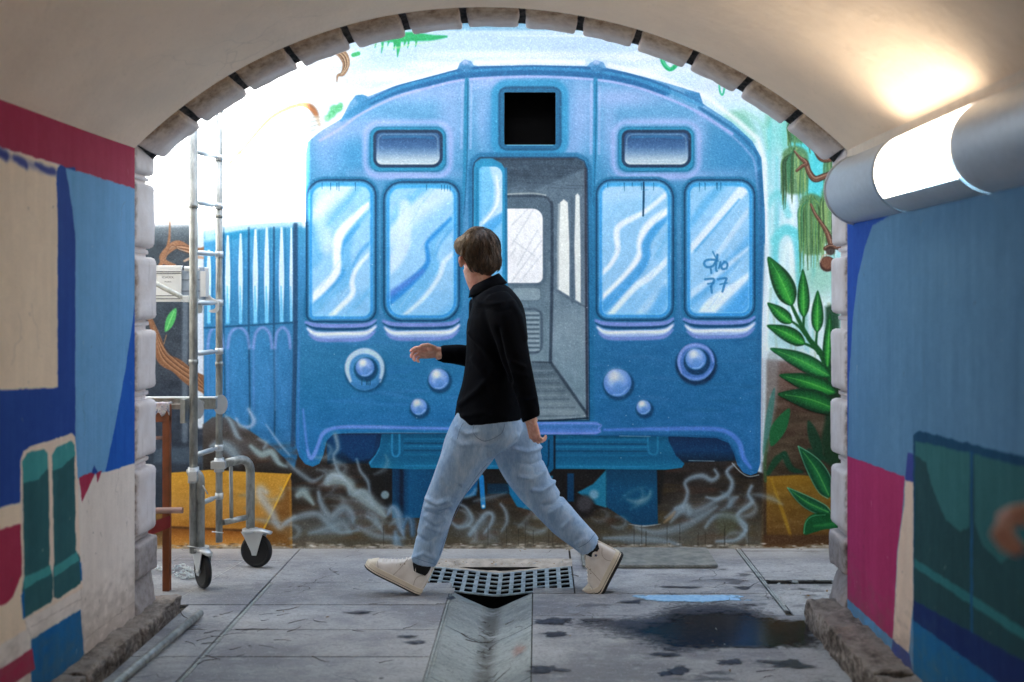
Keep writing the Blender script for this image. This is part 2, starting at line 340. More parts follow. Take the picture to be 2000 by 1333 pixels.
    # brushed marks low on the body
    for i in range(70):
        x = 590 + rs.rand() * 880; y = 655 + rs.rand() * 175; L = 30 + rs.rand() * 90
        c = [(76, 146, 214), (30, 96, 154), (100, 150, 220), (50, 124, 196)][rs.randint(4)]
        if x > 1150: c = tuple(int(v * .82) for v in c)
        p.stroke([(x, y), (x + L * .5, y - 2 + rs.randn() * 2), (x + L, y + 3 + rs.randn() * 3)], [2, 8, 2], c, 8, .22)
    # roof rail and lilac under-line
    rail = [(597, 290), (625, 262), (667, 237), (705, 210), (772, 178), (841, 158), (912, 143), (1040, 137), (1160, 143), (1235, 156), (1300, 178), (1366, 208), (1430, 249), (1466, 283), (1482, 312), (1490, 400)]
    p.stroke(rail[3:11], [8, 16, 21, 22, 24, 23, 23, 20], (28, 100, 168), 6)
    p.stroke([(q[0], q[1] - 3) for q in rail[2:12]], [8, 9, 8, 7, 6, 6, 6, 7, 9, 7], (72, 150, 212), 6, .7)
    p.stroke([(q[0] + 2, q[1] - 8) for q in rail[3:12]], 3.5, (40, 92, 160), 4, .6)
    p.stroke([(680, 228), (712, 205), (700, 190)], [8, 24, 14], (64, 134, 196), 8, .8)
    p.stroke([(1340, 182), (1366, 192), (1372, 204)], [6, 18, 8], (56, 122, 186), 6, .8)
    p.stroke([(q[0], q[1] + 13) for q in rail[1:13]], 5, (176, 182, 242), 4, .85)
    p.stroke([(q[0], q[1] + 3) for q in rail[11:]], 6, (42, 108, 170), 5, .9)
    p.stroke([(q[0] - 7, q[1] + 12) for q in rail[11:]], 4, (160, 176, 236), 5, .6)
    for x in (909, 1165):
        p.disc(x, 128, 13, (120, 160, 216), 8, .9); p.disc(x, 122, 6, (186, 198, 240), 6, .7); p.disc(x, 138, 12, (40, 112, 176), 8, .6)
    # panel seams
    p.stroke([(912, 156), (911, 200), (909, 300), (904, 400)], [8, 9, 8, 4], (44, 132, 186), 4)
    p.stroke([(914, 160), (912, 320), (906, 420)], 2.2, (20, 84, 136), 2.5, .7)
    p.stroke([(921, 164), (919, 290)], 4, (176, 190, 240), 5, .6); p.stroke([(903, 166), (901, 290)], 4, (170, 186, 238), 5, .5)
    p.stroke([(1163, 156), (1163, 200), (1162, 300), (1158, 410)], [8, 8, 7, 4], (46, 134, 192), 4)
    p.stroke([(1165, 160), (1163, 300), (1159, 400)], 2, (24, 84, 140), 2.5, .6)
    p.stroke([(1155, 164), (1154, 300)], 5, (178, 190, 242), 5, .55); p.stroke([(1171, 170), (1170, 300)], 4, (176, 188, 240), 5, .5)
    # number box over the door
    p.ring(rrect(982, 178, 1088, 286, 9), 16, (56, 146, 206), 10, .9, off=14)
    p.ring(rrect(985, 181, 1085, 283, 7), 13, (28, 104, 158), 4, 1, off=6)
    p.ring(rrect(976, 172, 1094, 292, 12), 3, (14, 72, 120), 4, .6)
    p.rect(985, 181, 1085, 283, (4, 6, 10), 1.2, 1, 6)
    p.stroke([(990, 284), (1080, 284)], 1.8, (130, 180, 216), 1.2, .9)
    # destination panels
    for (a, b, c, d) in ((723, 249, 870, 335), (1208, 249, 1355, 335)):
        R = rrect(a, b, c, d, 18)
        p.ring(R, 10, (172, 184, 240), 12, .7, off=10)
        p.fill(R, (44, 138, 190), 5)
        p.ring(R, 3, (26, 104, 156), 3, .6)
        I = rrect(a + 9, b + 8, c - 8, d - 10, [12, 12, 18, 14])
        p.fill(I, vg([(b + 8, (62, 104, 156)), (b + 22, (48, 84, 140)), (b + 38, (70, 104, 160)), (b + 50, (120, 150, 192)), (d - 18, (196, 212, 222))]), 2)
        p.ring(I, 6, (28, 56, 96), 3)
        p.ring(rrect(a + 16, b + 14, c - 15, d - 18, 12), 2.5, (150, 178, 205), 3, .45)
        p.stroke([(a + 26, b + 20), ((a + c) / 2, b + 18), (c - 24, b + 21)], 4, (44, 116, 176), 5, .7)
    # windows
    def window(a, b, c, d, r, bands):
        G = rrect(a, b, c, d, r)
        p.ring(G, 9, (34, 110, 164), 6, .9, off=7)
        p.ring(G, 3.5, (16, 66, 112), 2.5, .9, off=5)
        p.fill(G, (146, 204, 244), 2)
        keep = p.clip; p.clip = p.polymask(G, 2)
        p.fill([(a, d - 40), (c, d - 60), (c, d + 5), (a, d + 5)], (126, 194, 242), 30, .7)
        for (q, w, col, so, op) in bands: p.stroke(q, [v * 1.3 for v in (w if hasattr(w, '__len__') else [w])], col, so * 1.35 + 1, op)
        for i in range(26):
            x = a + rs.rand() * (c - a); y = b + rs.rand() * (d - b); L = 25 + rs.rand() * 45
            p.stroke([(x, y), (x + L * .55, y - L * .8)], [1.5, 4, 1.5], [(226, 240, 252), (92, 176, 234), (176, 216, 246)][rs.randint(3)], 4, .25)
        p.ring(G, 9, (44, 152, 226), 6, .85, off=-2)
        p.ring(G, 2, (150, 220, 250), 2, .5, off=-7)
        p.stroke([(a + 14, b + 5), ((a + c) / 2, b + 3), (c - 16, b + 5)], 7, (70, 170, 232), 5, .8)
        for i in range(5):
            x = a + 12 + rs.rand() * (c - a - 24); p.stroke([(x, b), (x, b + 6 + rs.rand() * 12)], [2, .8], (20, 86, 140), 1.2, .8)
        p.mottle(10, 10, .02, int(a))
        p.clip = keep
        # sill lip
        p.stroke([(a - 6, d + 6), (a + 16, d + 12), ((a + c) / 2, d + 13), (c - 14, d + 11), (c + 4, d + 2)], [6, 9, 9, 9, 5], (132, 150, 222), 5, .85)
        p.stroke([(a - 7, d + 10), (a + 12, d + 18), ((a + c) / 2, d + 20), (c - 12, d + 17), (c + 6, d + 7)], [2, 5, 5, 5, 2], (18, 66, 116), 3, .9)
        p.stroke([(a - 3, d + 18), (a + 16, d + 30), ((a + c) / 2, d + 31), (c - 16, d + 28), (c + 4, d + 14)], [5, 13, 14, 13, 6], (166, 196, 240), 6, .95)
        p.stroke([(a - 2, d + 20), (a + 16, d + 29), ((a + c) / 2, d + 28), (c - 16, d + 27), (c + 3, d + 16)], [2, 6, 6, 6, 2], (224, 238, 252), 5, .95)
        p.stroke([(a, d + 30), (a + 18, d + 40), ((a + c) / 2, d + 41), (c - 16, d + 38), (c + 4, d + 24)], [3, 7, 7, 7, 3], (134, 152, 224), 5, .8)
    W = (236, 246, 254); D = (64, 160, 228); M = (104, 186, 238)
    window(604, 357, 729, 624, [30, 26, 20, 10], [
        ([(604, 400), (618, 440), (614, 500), (598, 520)], [20, 26, 24, 16], M, 9, .8),
        ([(640, 360), (625, 420), (640, 480)], [30, 16, 24], (206, 230, 250), 14, .6),
        ([(600, 430), (640, 395), (690, 350)], [18, 22, 16], W, 14, .6),
        ([(735, 385), (690, 440), (668, 490), (672, 540), (640, 570), (600, 604)], [14, 18, 26, 26, 24, 28], M, 8, .85),
        ([(700, 440), (672, 475), (664, 495)], [4, 6, 6], D, 5, .9),
        ([(668, 495), (664, 520), (670, 536), (640, 566), (604, 594)], [3, 4, 7, 8, 10], D, 6, .8),
        ([(720, 400), (668, 452), (658, 490), (657, 530), (632, 562), (600, 592)], [9, 14, 13, 12, 13, 11], W, 6, .95),
        ([(728, 490), (700, 520), (688, 548), (688, 575), (660, 604), (636, 628)], [4, 6, 7, 8, 8, 6], W, 5, .85),
        ([(728, 470), (705, 492), (690, 520)], [6, 5, 3], D, 5, .7),
        ([(732, 560), (700, 590), (680, 612)], [10, 9, 5], M, 6, .7),
        ([(640, 440), (665, 410), (700, 370)], [6, 9, 8], (96, 178, 234), 8, .6)])
    window(755, 361, 892, 622, [30, 24, 34, 30], [
        ([(760, 470), (800, 420), (880, 370)], [20, 34, 24], (214, 234, 250), 22, .7),
        ([(756, 445), (790, 400), (830, 368)], [8, 14, 10], M, 9, .7),
        ([(790, 400), (788, 470), (772, 510), (756, 530)], [16, 22, 20, 14], (208, 232, 250), 9, .8),
        ([(892, 425), (850, 465), (845, 500), (845, 530), (800, 570), (756, 606)], [12, 12, 12, 20, 34, 40], M, 8, .85),
        ([(880, 428), (846, 462), (834, 478), (836, 510), (822, 532), (790, 562), (752, 592)], [4, 6, 6, 7, 9, 13, 16], (40, 142, 224), 5, .95),
        ([(826, 530), (790, 556), (752, 582)], [5, 8, 9], (98, 130, 222), 7, .6),
        ([(888, 440), (864, 470), (850, 500)], [6, 4, 2], D, 5, .6),
        ([(892, 490), (868, 512), (858, 540), (830, 580), (790, 616)], [5, 7, 7, 6, 5], W, 6, .7),
        ([(890, 590), (870, 612), (850, 628)], [10, 14, 8], M, 8, .6)])
    window(1170, 357, 1310, 621, [24, 30, 24, 18], [
        ([(1180, 380), (1240, 370), (1300, 365)], 26, (176, 216, 246), 16, .6),
        ([(1310, 372), (1262, 412), (1212, 440), (1204, 460), (1206, 490), (1190, 520), (1170, 538)], [7, 7, 9, 9, 8, 7, 6], W, 5, .9),
        ([(1310, 410), (1268, 440), (1254, 470), (1252, 500), (1225, 540), (1170, 592)], [13, 13, 15, 15, 15, 12], W, 6, .95),
        ([(1312, 420), (1282, 446), (1262, 476), (1260, 508), (1232, 546), (1172, 606)], [6, 12, 13, 13, 14, 16], D, 6, .9),
        ([(1312, 450), (1290, 480), (1285, 500)], 10, M, 9, .6),
        ([(1312, 500), (1270, 540), (1240, 562), (1190, 618)], [8, 10, 9, 8], W, 5, .8),
        ([(1310, 545), (1270, 590), (1240, 620)], [10, 12, 6], (184, 220, 248), 7, .7),
        ([(1300, 570), (1280, 612)], [20, 16], (80, 172, 236), 12, .7)])
    window(1342, 357, 1469, 618, [22, 26, 22, 18], [
        ([(1348, 440), (1380, 395), (1410, 362)], [10, 12, 10], (84, 176, 236), 9, .7),
        ([(1346, 490), (1400, 430), (1455, 366)], [9, 13, 16], W, 6, .85),
        ([(1358, 490), (1410, 430), (1444, 390)], [3, 4, 3], (80, 172, 236), 4, .8),
        ([(1470, 400), (1420, 470), (1390, 510)], [6, 9, 6], (210, 232, 250), 7, .7),
        ([(1470, 460), (1440, 500), (1400, 540), (1350, 590)], [12, 16, 18, 14], (84, 172, 234), 9, .7),
        ([(1470, 478), (1420, 520), (1342, 582)], [4, 8, 10], (212, 234, 252), 6, .75),
        ([(1470, 530), (1436, 560), (1412, 578), (1388, 600), (1372, 622)], [5, 12, 18, 22, 20], W, 6, .8),
        ([(1470, 560), (1450, 590), (1420, 618)], [18, 26, 20], (60, 160, 232), 10, .8)])
    p.stroke([(1257, 357), (1257, 385), (1256, 422)], [3.5, 4, 3.2], (22, 70, 116), 1.3)
    p.stroke([(1257, 372), (1266, 371)], 1.5, (60, 150, 210), 1.5, .6)
    # tag on the last window
    T = (44, 116, 184)
    for q, w in (([(1392, 492), (1396, 500), (1402, 510)], 3), ([(1398, 508), (1382, 508), (1375, 514), (1380, 522), (1392, 520), (1399, 508), (1401, 498)], 4.5), ([(1401, 500), (1398, 524), (1400, 530)], 4),
                 ([(1388, 524), (1389, 534)], 3.5), ([(1407, 512), (1404, 524)], 3.5), ([(1417, 512), (1409, 518), (1411, 526), (1419, 524), (1420, 515), (1414, 511)], 4.2),
                 ([(1377, 546), (1392, 545), (1394, 550), (1388, 560)], 4.2), ([(1382, 555), (1394, 553)], 3), ([(1389, 560), (1390, 572)], 4.5), ([(1402, 546), (1418, 544), (1416, 552), (1411, 570)], 4.2), ([(1406, 556), (1420, 553)], 3)):
        p.stroke(q, w, T, 2, .85)
    # doorway
    door = [(925, 330), (928, 318), (938, 309), (1126, 309), (1140, 316), (1146, 332), (1148, 560), (1150, 820), (925, 824)]
    p.ring(door, 9, (34, 108, 164), 6, .8, off=6); p.ring(door, 3, (14, 56, 96), 2.5, .8, off=1)
    p.fill(door, vg([(309, (66, 84, 106)), (345, (64, 80, 100)), (380, (98, 116, 136)), (560, (112, 132, 150)), (700, (124, 144, 160)), (820, (122, 142, 156))]), 2)
    keep = p.clip; p.clip = p.polymask(door, 2)
    p.fill([(1040, 372), (1142, 330), (1148, 700), (1078, 712), (1078, 392)], vg([(330, (96, 114, 134)), (580, (104, 122, 142)), (620, (124, 144, 160)), (800, (130, 150, 164))]), 8)
    for i in range(24):
        x = 992 + rs.rand() * 150; p.stroke([(x - 30, 312 + i * 2.4), (x + 30, 314 + i * 2.4)], 2, [(84, 102, 124), (50, 64, 82)][i % 2], 3, .35)
    p.fill([(1078, 700), (1079, 570), (1143, 594), (1146, 812)], vg([(570, (108, 128, 146)), (640, (134, 154, 170)), (740, (126, 150, 168)), (812, (120, 142, 158))]), 4)
    p.fill([(1000, 709), (1074, 709), (1146, 812), (1146, 822), (985, 824)], vg([(709, (96, 114, 130)), (760, (108, 126, 140)), (822, (140, 158, 170))]), 3)
    for i in range(13): p.stroke([(1000, 716 + i * 8.2), (1072 + i * 5, 716 + i * 8)], 3, [(80, 96, 112), (146, 162, 174)][i % 2], 4, .5)
    p.stroke([(1074, 706), (1110, 757), (1146, 808)], [5, 6, 5], (56, 70, 88), 4, .9)
    p.stroke([(1040, 707), (1076, 708)], 4, (50, 62, 78), 3, .8)
    # end door
    p.fill([(988, 385), (1060, 384), (1074, 392), (1079, 410), (1078, 560), (1075, 706), (985, 706)], vg([(384, (86, 104, 124)), (560, (104, 124, 142)), (700, (128, 150, 166))]), 4)
    p.stroke([(990, 380), (1040, 378), (1066, 382)], 2.5, (176, 186, 184), 2.5, .8)
    p.stroke([(990, 384), (1058, 384), (1074, 394), (1078, 415), (1078, 560), (1075, 704)], [4, 4, 5, 6, 6, 6], (52, 66, 86), 4, .9)
    p.fill(rrect(960, 408, 1060, 553, [8, 20, 12, 10]), (238, 243, 247), 2)
    p.ring(rrect(960, 408, 1060, 553, [8, 20, 12, 10]), 5, (88, 106, 126), 3.5, .8, off=4)
    for q in (([(1010, 520), (1050, 450)]), ([(1000, 550), (1058, 470)]), ([(1000, 440), (1030, 410)]), ([(1016, 550), (1056, 500)]), ([(1000, 478), (1040, 412)]), ([(1002, 470), (1044, 500)]), ([(998, 500), (1006, 486)])):
        p.stroke(q, 2.5, (196, 206, 214), 3, .6)
    p.fill(rrect(1000, 562, 1056, 588, 8), (138, 158, 172), 3); p.ring(rrect(1000, 562, 1056, 588, 8), 2.5, (86, 104, 122), 3, .6)
    p.ring(rrect(1012, 604, 1058, 690, 16), 5, (76, 92, 112), 4, .8)
    for i in range(9): p.stroke([(1020, 612 + i * 9), (1052, 612 + i * 9)], 3.5, (170, 188, 198), 2.5, .7); p.stroke([(1020, 616.5 + i * 9), (1052, 616.5 + i * 9)], 2.5, (70, 86, 104), 2.5, .8)
    # saloon windows seen through the door
    p.fill([(1094, 396), (1101, 390), (1109, 396), (1112, 480), (1112, 579), (1091, 566), (1091, 480)], (228, 236, 232), 3)
    p.stroke([(1092, 400), (1090, 480), (1090, 564)], 4, (190, 204, 206), 4, .7)
    p.fill([(1124, 382), (1128, 378), (1132, 384), (1134, 500), (1134, 592), (1124, 586), (1122, 480)], (220, 230, 228), 3)
    p.stroke([(1117, 384), (1118, 590)], 6, (84, 102, 124), 4, .8)
    p.stroke([(1088, 568), (1112, 584), (1143, 600)], 3.5, (86, 102, 122), 4, .8)
    p.stroke([(1144, 330), (1145, 560), (1147, 818)], 5, (50, 54, 74), 3, .85)
    p.stroke([(940, 311), (1120, 311)], 4, (46, 58, 78), 4, .8)
    p.mottle(8, 20, .03, 41)
    # folded door leaf
    leaf = [(925, 330), (928, 318), (940, 310), (962, 310), (980, 320), (989, 336), (990, 818), (925, 820)]
    p.fill(leaf, (44, 140, 196), 3)
    gl = rrect(936, 326, 981, 556, [8, 16, 8, 6])
    p.fill(gl, (120, 196, 242), 3)
    p.clip = p.clip * p.polymask(gl, 2)
    p.stroke([(972, 326), (978, 370), (972, 410), (944, 440), (930, 455)], [30, 26, 24, 18, 14], (194, 224, 248), 8, .8)
    p.stroke([(970, 345), (973, 380), (968, 405), (945, 436)], [4, 6, 5, 3], (238, 246, 254), 4, .8)
    p.stroke([(985, 420), (950, 450), (935, 480), (950, 560)], [14, 22, 22, 26], (66, 166, 234), 8, .8)
    p.stroke([(938, 330), (938, 430)], 5, (90, 180, 236), 5, .7)
    p.clip = p.polymask(door, 2)
    p.stroke([(988, 330), (989, 560)], 5, (24, 104, 160), 3, .9); p.stroke([(932, 330), (930, 520)], 4, (30, 116, 172), 3, .7)
    p.clip = keep
    p.stroke([(925, 822), (1060, 822), (1148, 817)], 3.5, (22, 44, 70), 2.5, .9)
    # step below the door
    p.clip = None
    st = rrect(960, 824, 1174, 849, 12)
    p.fill(st, vg([(824, (96, 150, 228)), (834, (60, 124, 196)), (849, (104, 142, 230))]), 2.5)
    p.stroke([(1000, 828), (1160, 828), (1168, 838), (1158, 846), (1000, 846)], 2.5, (132, 158, 238), 3, .7)
    p.clip = m
    # bottom lip with horns
    p.stroke([(604, 890), (598, 860), (592, 800)], [3, 5, 4], (110, 150, 232), 5, .6)
    p.stroke([(600, 880), (606, 894), (613, 890), (622, 868), (632, 846), (656, 836), (700, 834), (800, 836), (905, 838)], [4, 8, 8, 7, 8, 7, 7, 6, 5], (120, 158, 240), 5, .8)
    p.stroke([(590, 880), (600, 902), (612, 907), (624, 898), (634, 862), (650, 846), (700, 842), (905, 846)], [5, 7, 7, 7, 7, 6, 5, 5], (34, 124, 184), 4, .8)
    p.stroke([(1180, 840), (1300, 838), (1390, 838), (1424, 846), (1444, 866), (1452, 894), (1466, 914)], [5, 8, 9, 9, 10, 9, 6], (88, 138, 224), 5, .8)
    p.stroke([(1170, 852), (1330, 852), (1404, 856), (1428, 872), (1442, 904)], 4, (20, 76, 130), 4, .7)
    p.stroke([(1482, 340), (1487, 500), (1481, 700), (1478, 900)], [8, 10, 8, 8], (44, 100, 158), 8, .7)
    p.stroke([(584, 640), (582, 880)], 4, (90, 140, 216), 5, .5)
    # lamps
    def ball(x, y, r, bright=1.0):
        p.disc(x + 2, y + 4, r + 4, (20, 62, 108), 7, .8)
        p.disc(x, y, r + 1.5, (30, 84, 140), 3, .9)
        p.disc(x, y, r, (86, 142, 218), 3)
        p.disc(x - r * .1, y - r * .25, r * .72, (168, 200, 244), r * .8, .9)
        p.disc(x + r * .05, y + r * .3, r * .4, (76, 138, 212), r * .6, .7)
        p.disc(x - r * .25, y - r * .5, r * .35, (232 * bright, 240 * bright, 252 * bright), r * .5, .9)
        p.stroke([(x + r * .75, y + r * .35), (x + r * .3, y + r * .8), (x - r * .3, y + r * .85)], 2.5, (140, 190, 236), 2.5, .7)
    p.disc(714, 726, 41, (20, 70, 118), 9, .8)
    p.disc(712, 722, 37, (70, 146, 206), 3, 1, 41)
    p.stroke([(685, 745), (678, 722), (684, 700), (703, 687), (724, 688), (742, 702), (747, 722), (742, 745)], [5, 9, 10, 11, 11, 9, 8, 5], (196, 224, 246), 5, .9)
    p.stroke([(688, 748), (704, 757), (728, 755), (742, 742)], [4, 8, 8, 4], (58, 132, 196), 5, .9)
    p.disc(715, 722, 24, (24, 92, 142), 4, .95)
    ball(713, 718, 18)
    for x in (707, 716, 719, 723): p.stroke([(x, 742), (x, 752)], 1.4, (20, 60, 100), 1, .8)
    ball(857, 741, 20); ball(818, 795, 16)
    p.disc(1360, 712, 41, (14, 44, 84), 8, .85)
    p.disc(1359, 706, 37, (72, 118, 196), 3)
    p.stroke([(1331, 730), (1326, 704), (1336, 682), (1359, 674), (1384, 684), (1393, 706)], [3, 5, 6, 6, 5, 3], (140, 170, 232), 4, .8)
    p.stroke([(1334, 732), (1352, 741), (1374, 738), (1390, 722)], [3, 6, 6, 3], (110, 156, 226), 4, .8)
    p.disc(1361, 707, 26, (18, 56, 104), 4, .9)
    ball(1359, 702, 20, .95); ball(1206, 748, 27, .92); ball(1257, 796, 14)
    p.mottle(30, 12, .022, 51, region=(570, 640, 1500, 930))
    p.mottle(18, 18, .02, 52)
    # ragged white chips along the lower edge
    p.clip = None
    for (x, y, L) in ((1210, 852, 60), (1345, 900, 50)): p.stroke([(x, y), (x + L, y + 1)], 1.6, (190, 210, 220), 1.5, .6)
    p.stroke([(1430, 905), (1446, 922), (1462, 931), (1482, 928)], 2, (205, 222, 226), 1.5, .7)
    # ---- jungle floor at right
    p.fill([(1490, 702), (1560, 706), (1640, 712), (1860, 712), (1860, 1095), (1488, 1095)], vg([(700, (128, 112, 110)), (735, (112, 88, 78)), (830, (88, 74, 58)), (930, (72, 60, 44)), (1040, (96, 76, 44)), (1085, (110, 80, 48))]), 12)
    p.mottle(36, 10, .09, 61, region=(1492, 700, 1860, 1060))
    p.mottle(30, 16, .6, 62, tint=(70, 44, 34), region=(1492, 720, 1860, 930))
    p.stroke([(1508, 700), (1506, 780), (1496, 880)], [26, 22, 8], (150, 158, 160), 14, .55)
    p.stroke([(1496, 480), (1493, 620), (1493, 760), (1490, 900)], [7, 9, 8, 5], (205, 225, 236), 7, .8)
    p.fill([(1492, 931), (1560, 928), (1640, 935), (1860, 935), (1860, 1048), (1496, 1046)], vg([(930, (150, 112, 26)), (970, (128, 96, 30)), (1046, (108, 78, 34))]), 4)
    p.stroke([(1506, 936), (1532, 1010), (1545, 1050)], [4, 7, 5], (168, 130, 30), 5, .8); p.stroke([(1494, 932), (1494, 1050)], 6, (70, 52, 34), 4, .8)
    p.mottle(26, 9, .06, 63, region=(1492, 930, 1860, 1050))
    p.fill([(1490, 1045), (1860, 1045), (1860, 1066), (1490, 1066)], (86, 58, 34), 10, .8)
    # dark leaves
    DG = (22, 86, 52)
    p.fill([(1513, 758), (1512, 790), (1502, 850), (1490, 890), (1494, 830), (1503, 780)], (70, 126, 120), 4, .85, True)
    p.fill([(1542, 798), (1540, 826), (1528, 852), (1506, 872), (1504, 840), (1520, 815)], (30, 104, 60), 4, 1, True)
    p.fill([(1578, 822), (1592, 836), (1606, 870), (1604, 900), (1588, 880), (1578, 850)], (20, 66, 44), 5, .9, True)
    p.stroke([(1500, 925), (1516, 900), (1532, 886)], [8, 14, 8], (20, 74, 48), 6, .9); p.stroke([(1532, 888), (1545, 915), (1566, 922)], [12, 12, 5], (20, 70, 48), 6, .9)
    p.stroke([(1495, 940), (1494, 900), (1500, 860)], [5, 7, 4], (60, 104, 66), 5, .7)
    p.stroke([(1580, 880), (1600, 890), (1616, 900)], [8, 10, 8], (18, 66, 44), 6, .8)
    p.fill([(1612, 600), (1640, 590), (1640, 930), (1610, 900), (1604, 860), (1612, 820)], (20, 60, 36), 10, .85)
    def leaf_(tip, base, w, c0=(26, 116, 50), c1=(62, 176, 66), c2=(12, 66, 38), bend=0.0):
        dx, dy = base[0] - tip[0], base[1] - tip[1]; L = math.hypot(dx, dy); ux, uy = dx / L, dy / L; nx, ny = -uy, ux
        def at(t, o): return (tip[0] + dx * t + nx * (o + bend * math.sin(t * math.pi)), tip[1] + dy * t + ny * (o + bend * math.sin(t * math.pi)))
        P = [at(0, 0), at(.2, w * .26), at(.42, w * .44), at(.66, w * .5), at(.86, w * .38), at(1, 0), at(.86, -w * .38), at(.66, -w * .5), at(.42, -w * .44), at(.2, -w * .26)]
        p.fill(P, c2, 3, 1, True)
        k = p.clip; p.clip = p.polymask(spline(P, True), 2)
        p.fill([at(0, 0), at(.4, w * .3), at(.75, w * .34), at(1, 0), at(.75, -w * .34), at(.4, -w * .3)], c0, 6, 1, True)
        p.fill([at(.3, 0), at(.6, w * .2), at(.85, w * .18), at(.96, 0), at(.8, -w * .14), at(.55, -w * .14)], c1, w * .3, .9, True)
        for i in range(6):
            t = .35 + i * .1; p.stroke([at(t, 0), at(t - .06, w * .4)], 1.4, c1, 1.6, .35); p.stroke([at(t, 0), at(t - .06, -w * .4)], 1.4, c2, 1.6, .35)
        p.stroke([at(.12, 0), at(.5, 0), at(.95, 0)], [1.2, 2, 2], (120, 206, 96), 2, .55)
        p.clip = k
    SG = (22, 92, 44)
    p.stroke([(1544, 592), (1558, 622), (1580, 662), (1604, 692), (1622, 740)], [5, 7, 9, 11, 12], SG, 3)
    p.stroke([(1546, 628), (1562, 640), (1572, 654)], [4, 5, 5], SG, 3); p.stroke([(1570, 618), (1569, 642)], 5, SG, 3); p.stroke([(1596, 646), (1594, 674), (1598, 690)], [4, 5, 6], SG, 3); p.stroke([(1568, 670), (1590, 680), (1602, 692)], [4, 6, 6], SG, 3)
    leaf_((1500, 502), (1547, 597), 42, bend=-3); leaf_((1568, 526), (1570, 620), 24); leaf_((1597, 568), (1596, 649), 24); leaf_((1499, 592), (1546, 631), 26)
    leaf_((1498, 636), (1572, 672), 30, bend=-3); leaf_((1504, 681), (1622, 736), 34, (34, 118, 62), (60, 170, 76), (18, 78, 46), -4); leaf_((1522, 733), (1632, 768), 36, (22, 104, 50), (50, 158, 60), (14, 70, 40), -3)
    leaf_((1519, 770), (1634, 800), 42, (20, 92, 48), (40, 132, 56), (12, 64, 40), -6)
    leaf_((1621, 612), (1616, 720), 22, (24, 104, 48))
    # outlined leaves by the crate
    for tip, base, w, bd in (((1559, 872), (1620, 972), 36, -6), ((1538, 953), (1622, 1002), 24, 5)):
        leaf_(tip, base, w, (18, 90, 54), (36, 120, 66), (12, 70, 48), bd)
        dx, dy = base[0] - tip[0], base[1] - tip[1]; L = math.hypot(dx, dy); nx, ny = -dy / L, dx / L
        for sg in (1, -1):
            p.stroke([(tip[0] + dx * t + nx * (sg * w * k + bd * math.sin(t * 3.14)), tip[1] + dy * t + ny * (sg * w * k + bd * math.sin(t * 3.14))) for t, k in ((0, 0), (.2, .26), (.42, .44), (.66, .5), (.86, .4), (1, .1))], 2, (112, 186, 150), 2, .8)
    p.fill([(1570, 1044), (1572, 1020), (1585, 1006), (1606, 1002), (1640, 1010), (1640, 1032), (1612, 1034), (1590, 1040)], (18, 92, 50), 3, 1, True)
    p.stroke([(1570, 1042), (1574, 1020), (1588, 1008), (1612, 1006)], 2, (100, 180, 130), 2, .7)
    p.stroke([(1590, 1028), (1640, 1022)], [4, 8], (50, 140, 70), 6, .7)
    # ---- drooping trees
    def droop(cx, cy, w, h, top, L, n, seed):
        q = np.random.RandomState(seed)
        p.fill([(cx - w / 2, cy + h * .5), (cx - w * .4, cy - h * .2), (cx, cy - h * .5), (cx + w * .4, cy - h * .2), (cx + w / 2, cy + h * .5), (cx + w * .42, cy + L * .7), (cx, cy + L * .8), (cx - w * .4, cy + L * .7)], (92, 138, 86), 8, .85, True)
        for i in range(n):
            x = cx + (q.rand() - .5) * w; y = cy - h * .5 * (1 - abs(x - cx) / w * 2) + q.rand() * 8; l = L * (.45 + .65 * q.rand())
            c = [(66, 106, 62), (122, 168, 92), (92, 150, 104), (48, 82, 56), (150, 186, 120), (60, 128, 96)][q.randint(6)]
            p.stroke([(cx + (x - cx) * .4, y), (x, y + 14), (x + q.randn(), y + l * .6), (x + q.randn() * 1.5, y + l)], [2, 3.5, 3, 1], c, 2.2, .75)
    droop(1560, 232, 46, 20, 0, 60, 40, 4)
    droop(1553, 300, 52, 30, 0, 100, 60, 1)
    droop(1585, 395, 50, 34, 0, 130, 70, 2)
    droop(1618, 380, 30, 40, 0, 120, 34, 3)
    droop(1640, 300, 60, 40, 0, 140, 50, 6)
    B = (118, 80, 62)
    def branch(q, w):
        p.stroke(q, w, (72, 46, 36), 3); p.stroke(q, [v * .7 for v in w], B, 3); p.stroke([(a, b - 2) for a, b in q], [max(1.2, v * .18) for v in w], (196, 160, 140), 2, .7)
    branch([(1552, 296), (1562, 308), (1574, 318), (1580, 336), (1592, 350), (1612, 344), (1640, 335)], [3, 6, 10, 11, 13, 12, 12]); branch([(1556, 334), (1568, 324), (1575, 322)], [5, 7, 6])
    branch([(1592, 282), (1596, 300), (1610, 312), (1640, 306)], [8, 10, 12, 12])
    branch([(1584, 400), (1592, 418), (1604, 436), (1616, 456), (1624, 480)], [4, 6, 7, 10, 12])
    branch([(1612, 486), (1622, 482), (1640, 484)], [8, 10, 10])
    p.disc(1616, 516, 15, (72, 44, 36), 4); p.disc(1616, 514, 12, (126, 84, 66), 4); p.stroke([(1602, 512), (1608, 500), (1620, 496)], 2.5, (200, 170, 150), 2.5, .8)
    p.disc(1622, 490, 9, (60, 40, 34), 4, .8)
    # ---- steam and smoke
    S = (142, 164, 186)
    def smoke(q, w, o=.55, c=S, so=6):
        p.stroke(q, [v * 1.7 for v in w], c, so + 6, o * .5); p.stroke(q, w, c, so + 1, o * .9); p.stroke([(a - 1, b - 1) for a, b in q], [v * .3 for v in w], (184, 200, 210), 5, o * .4)
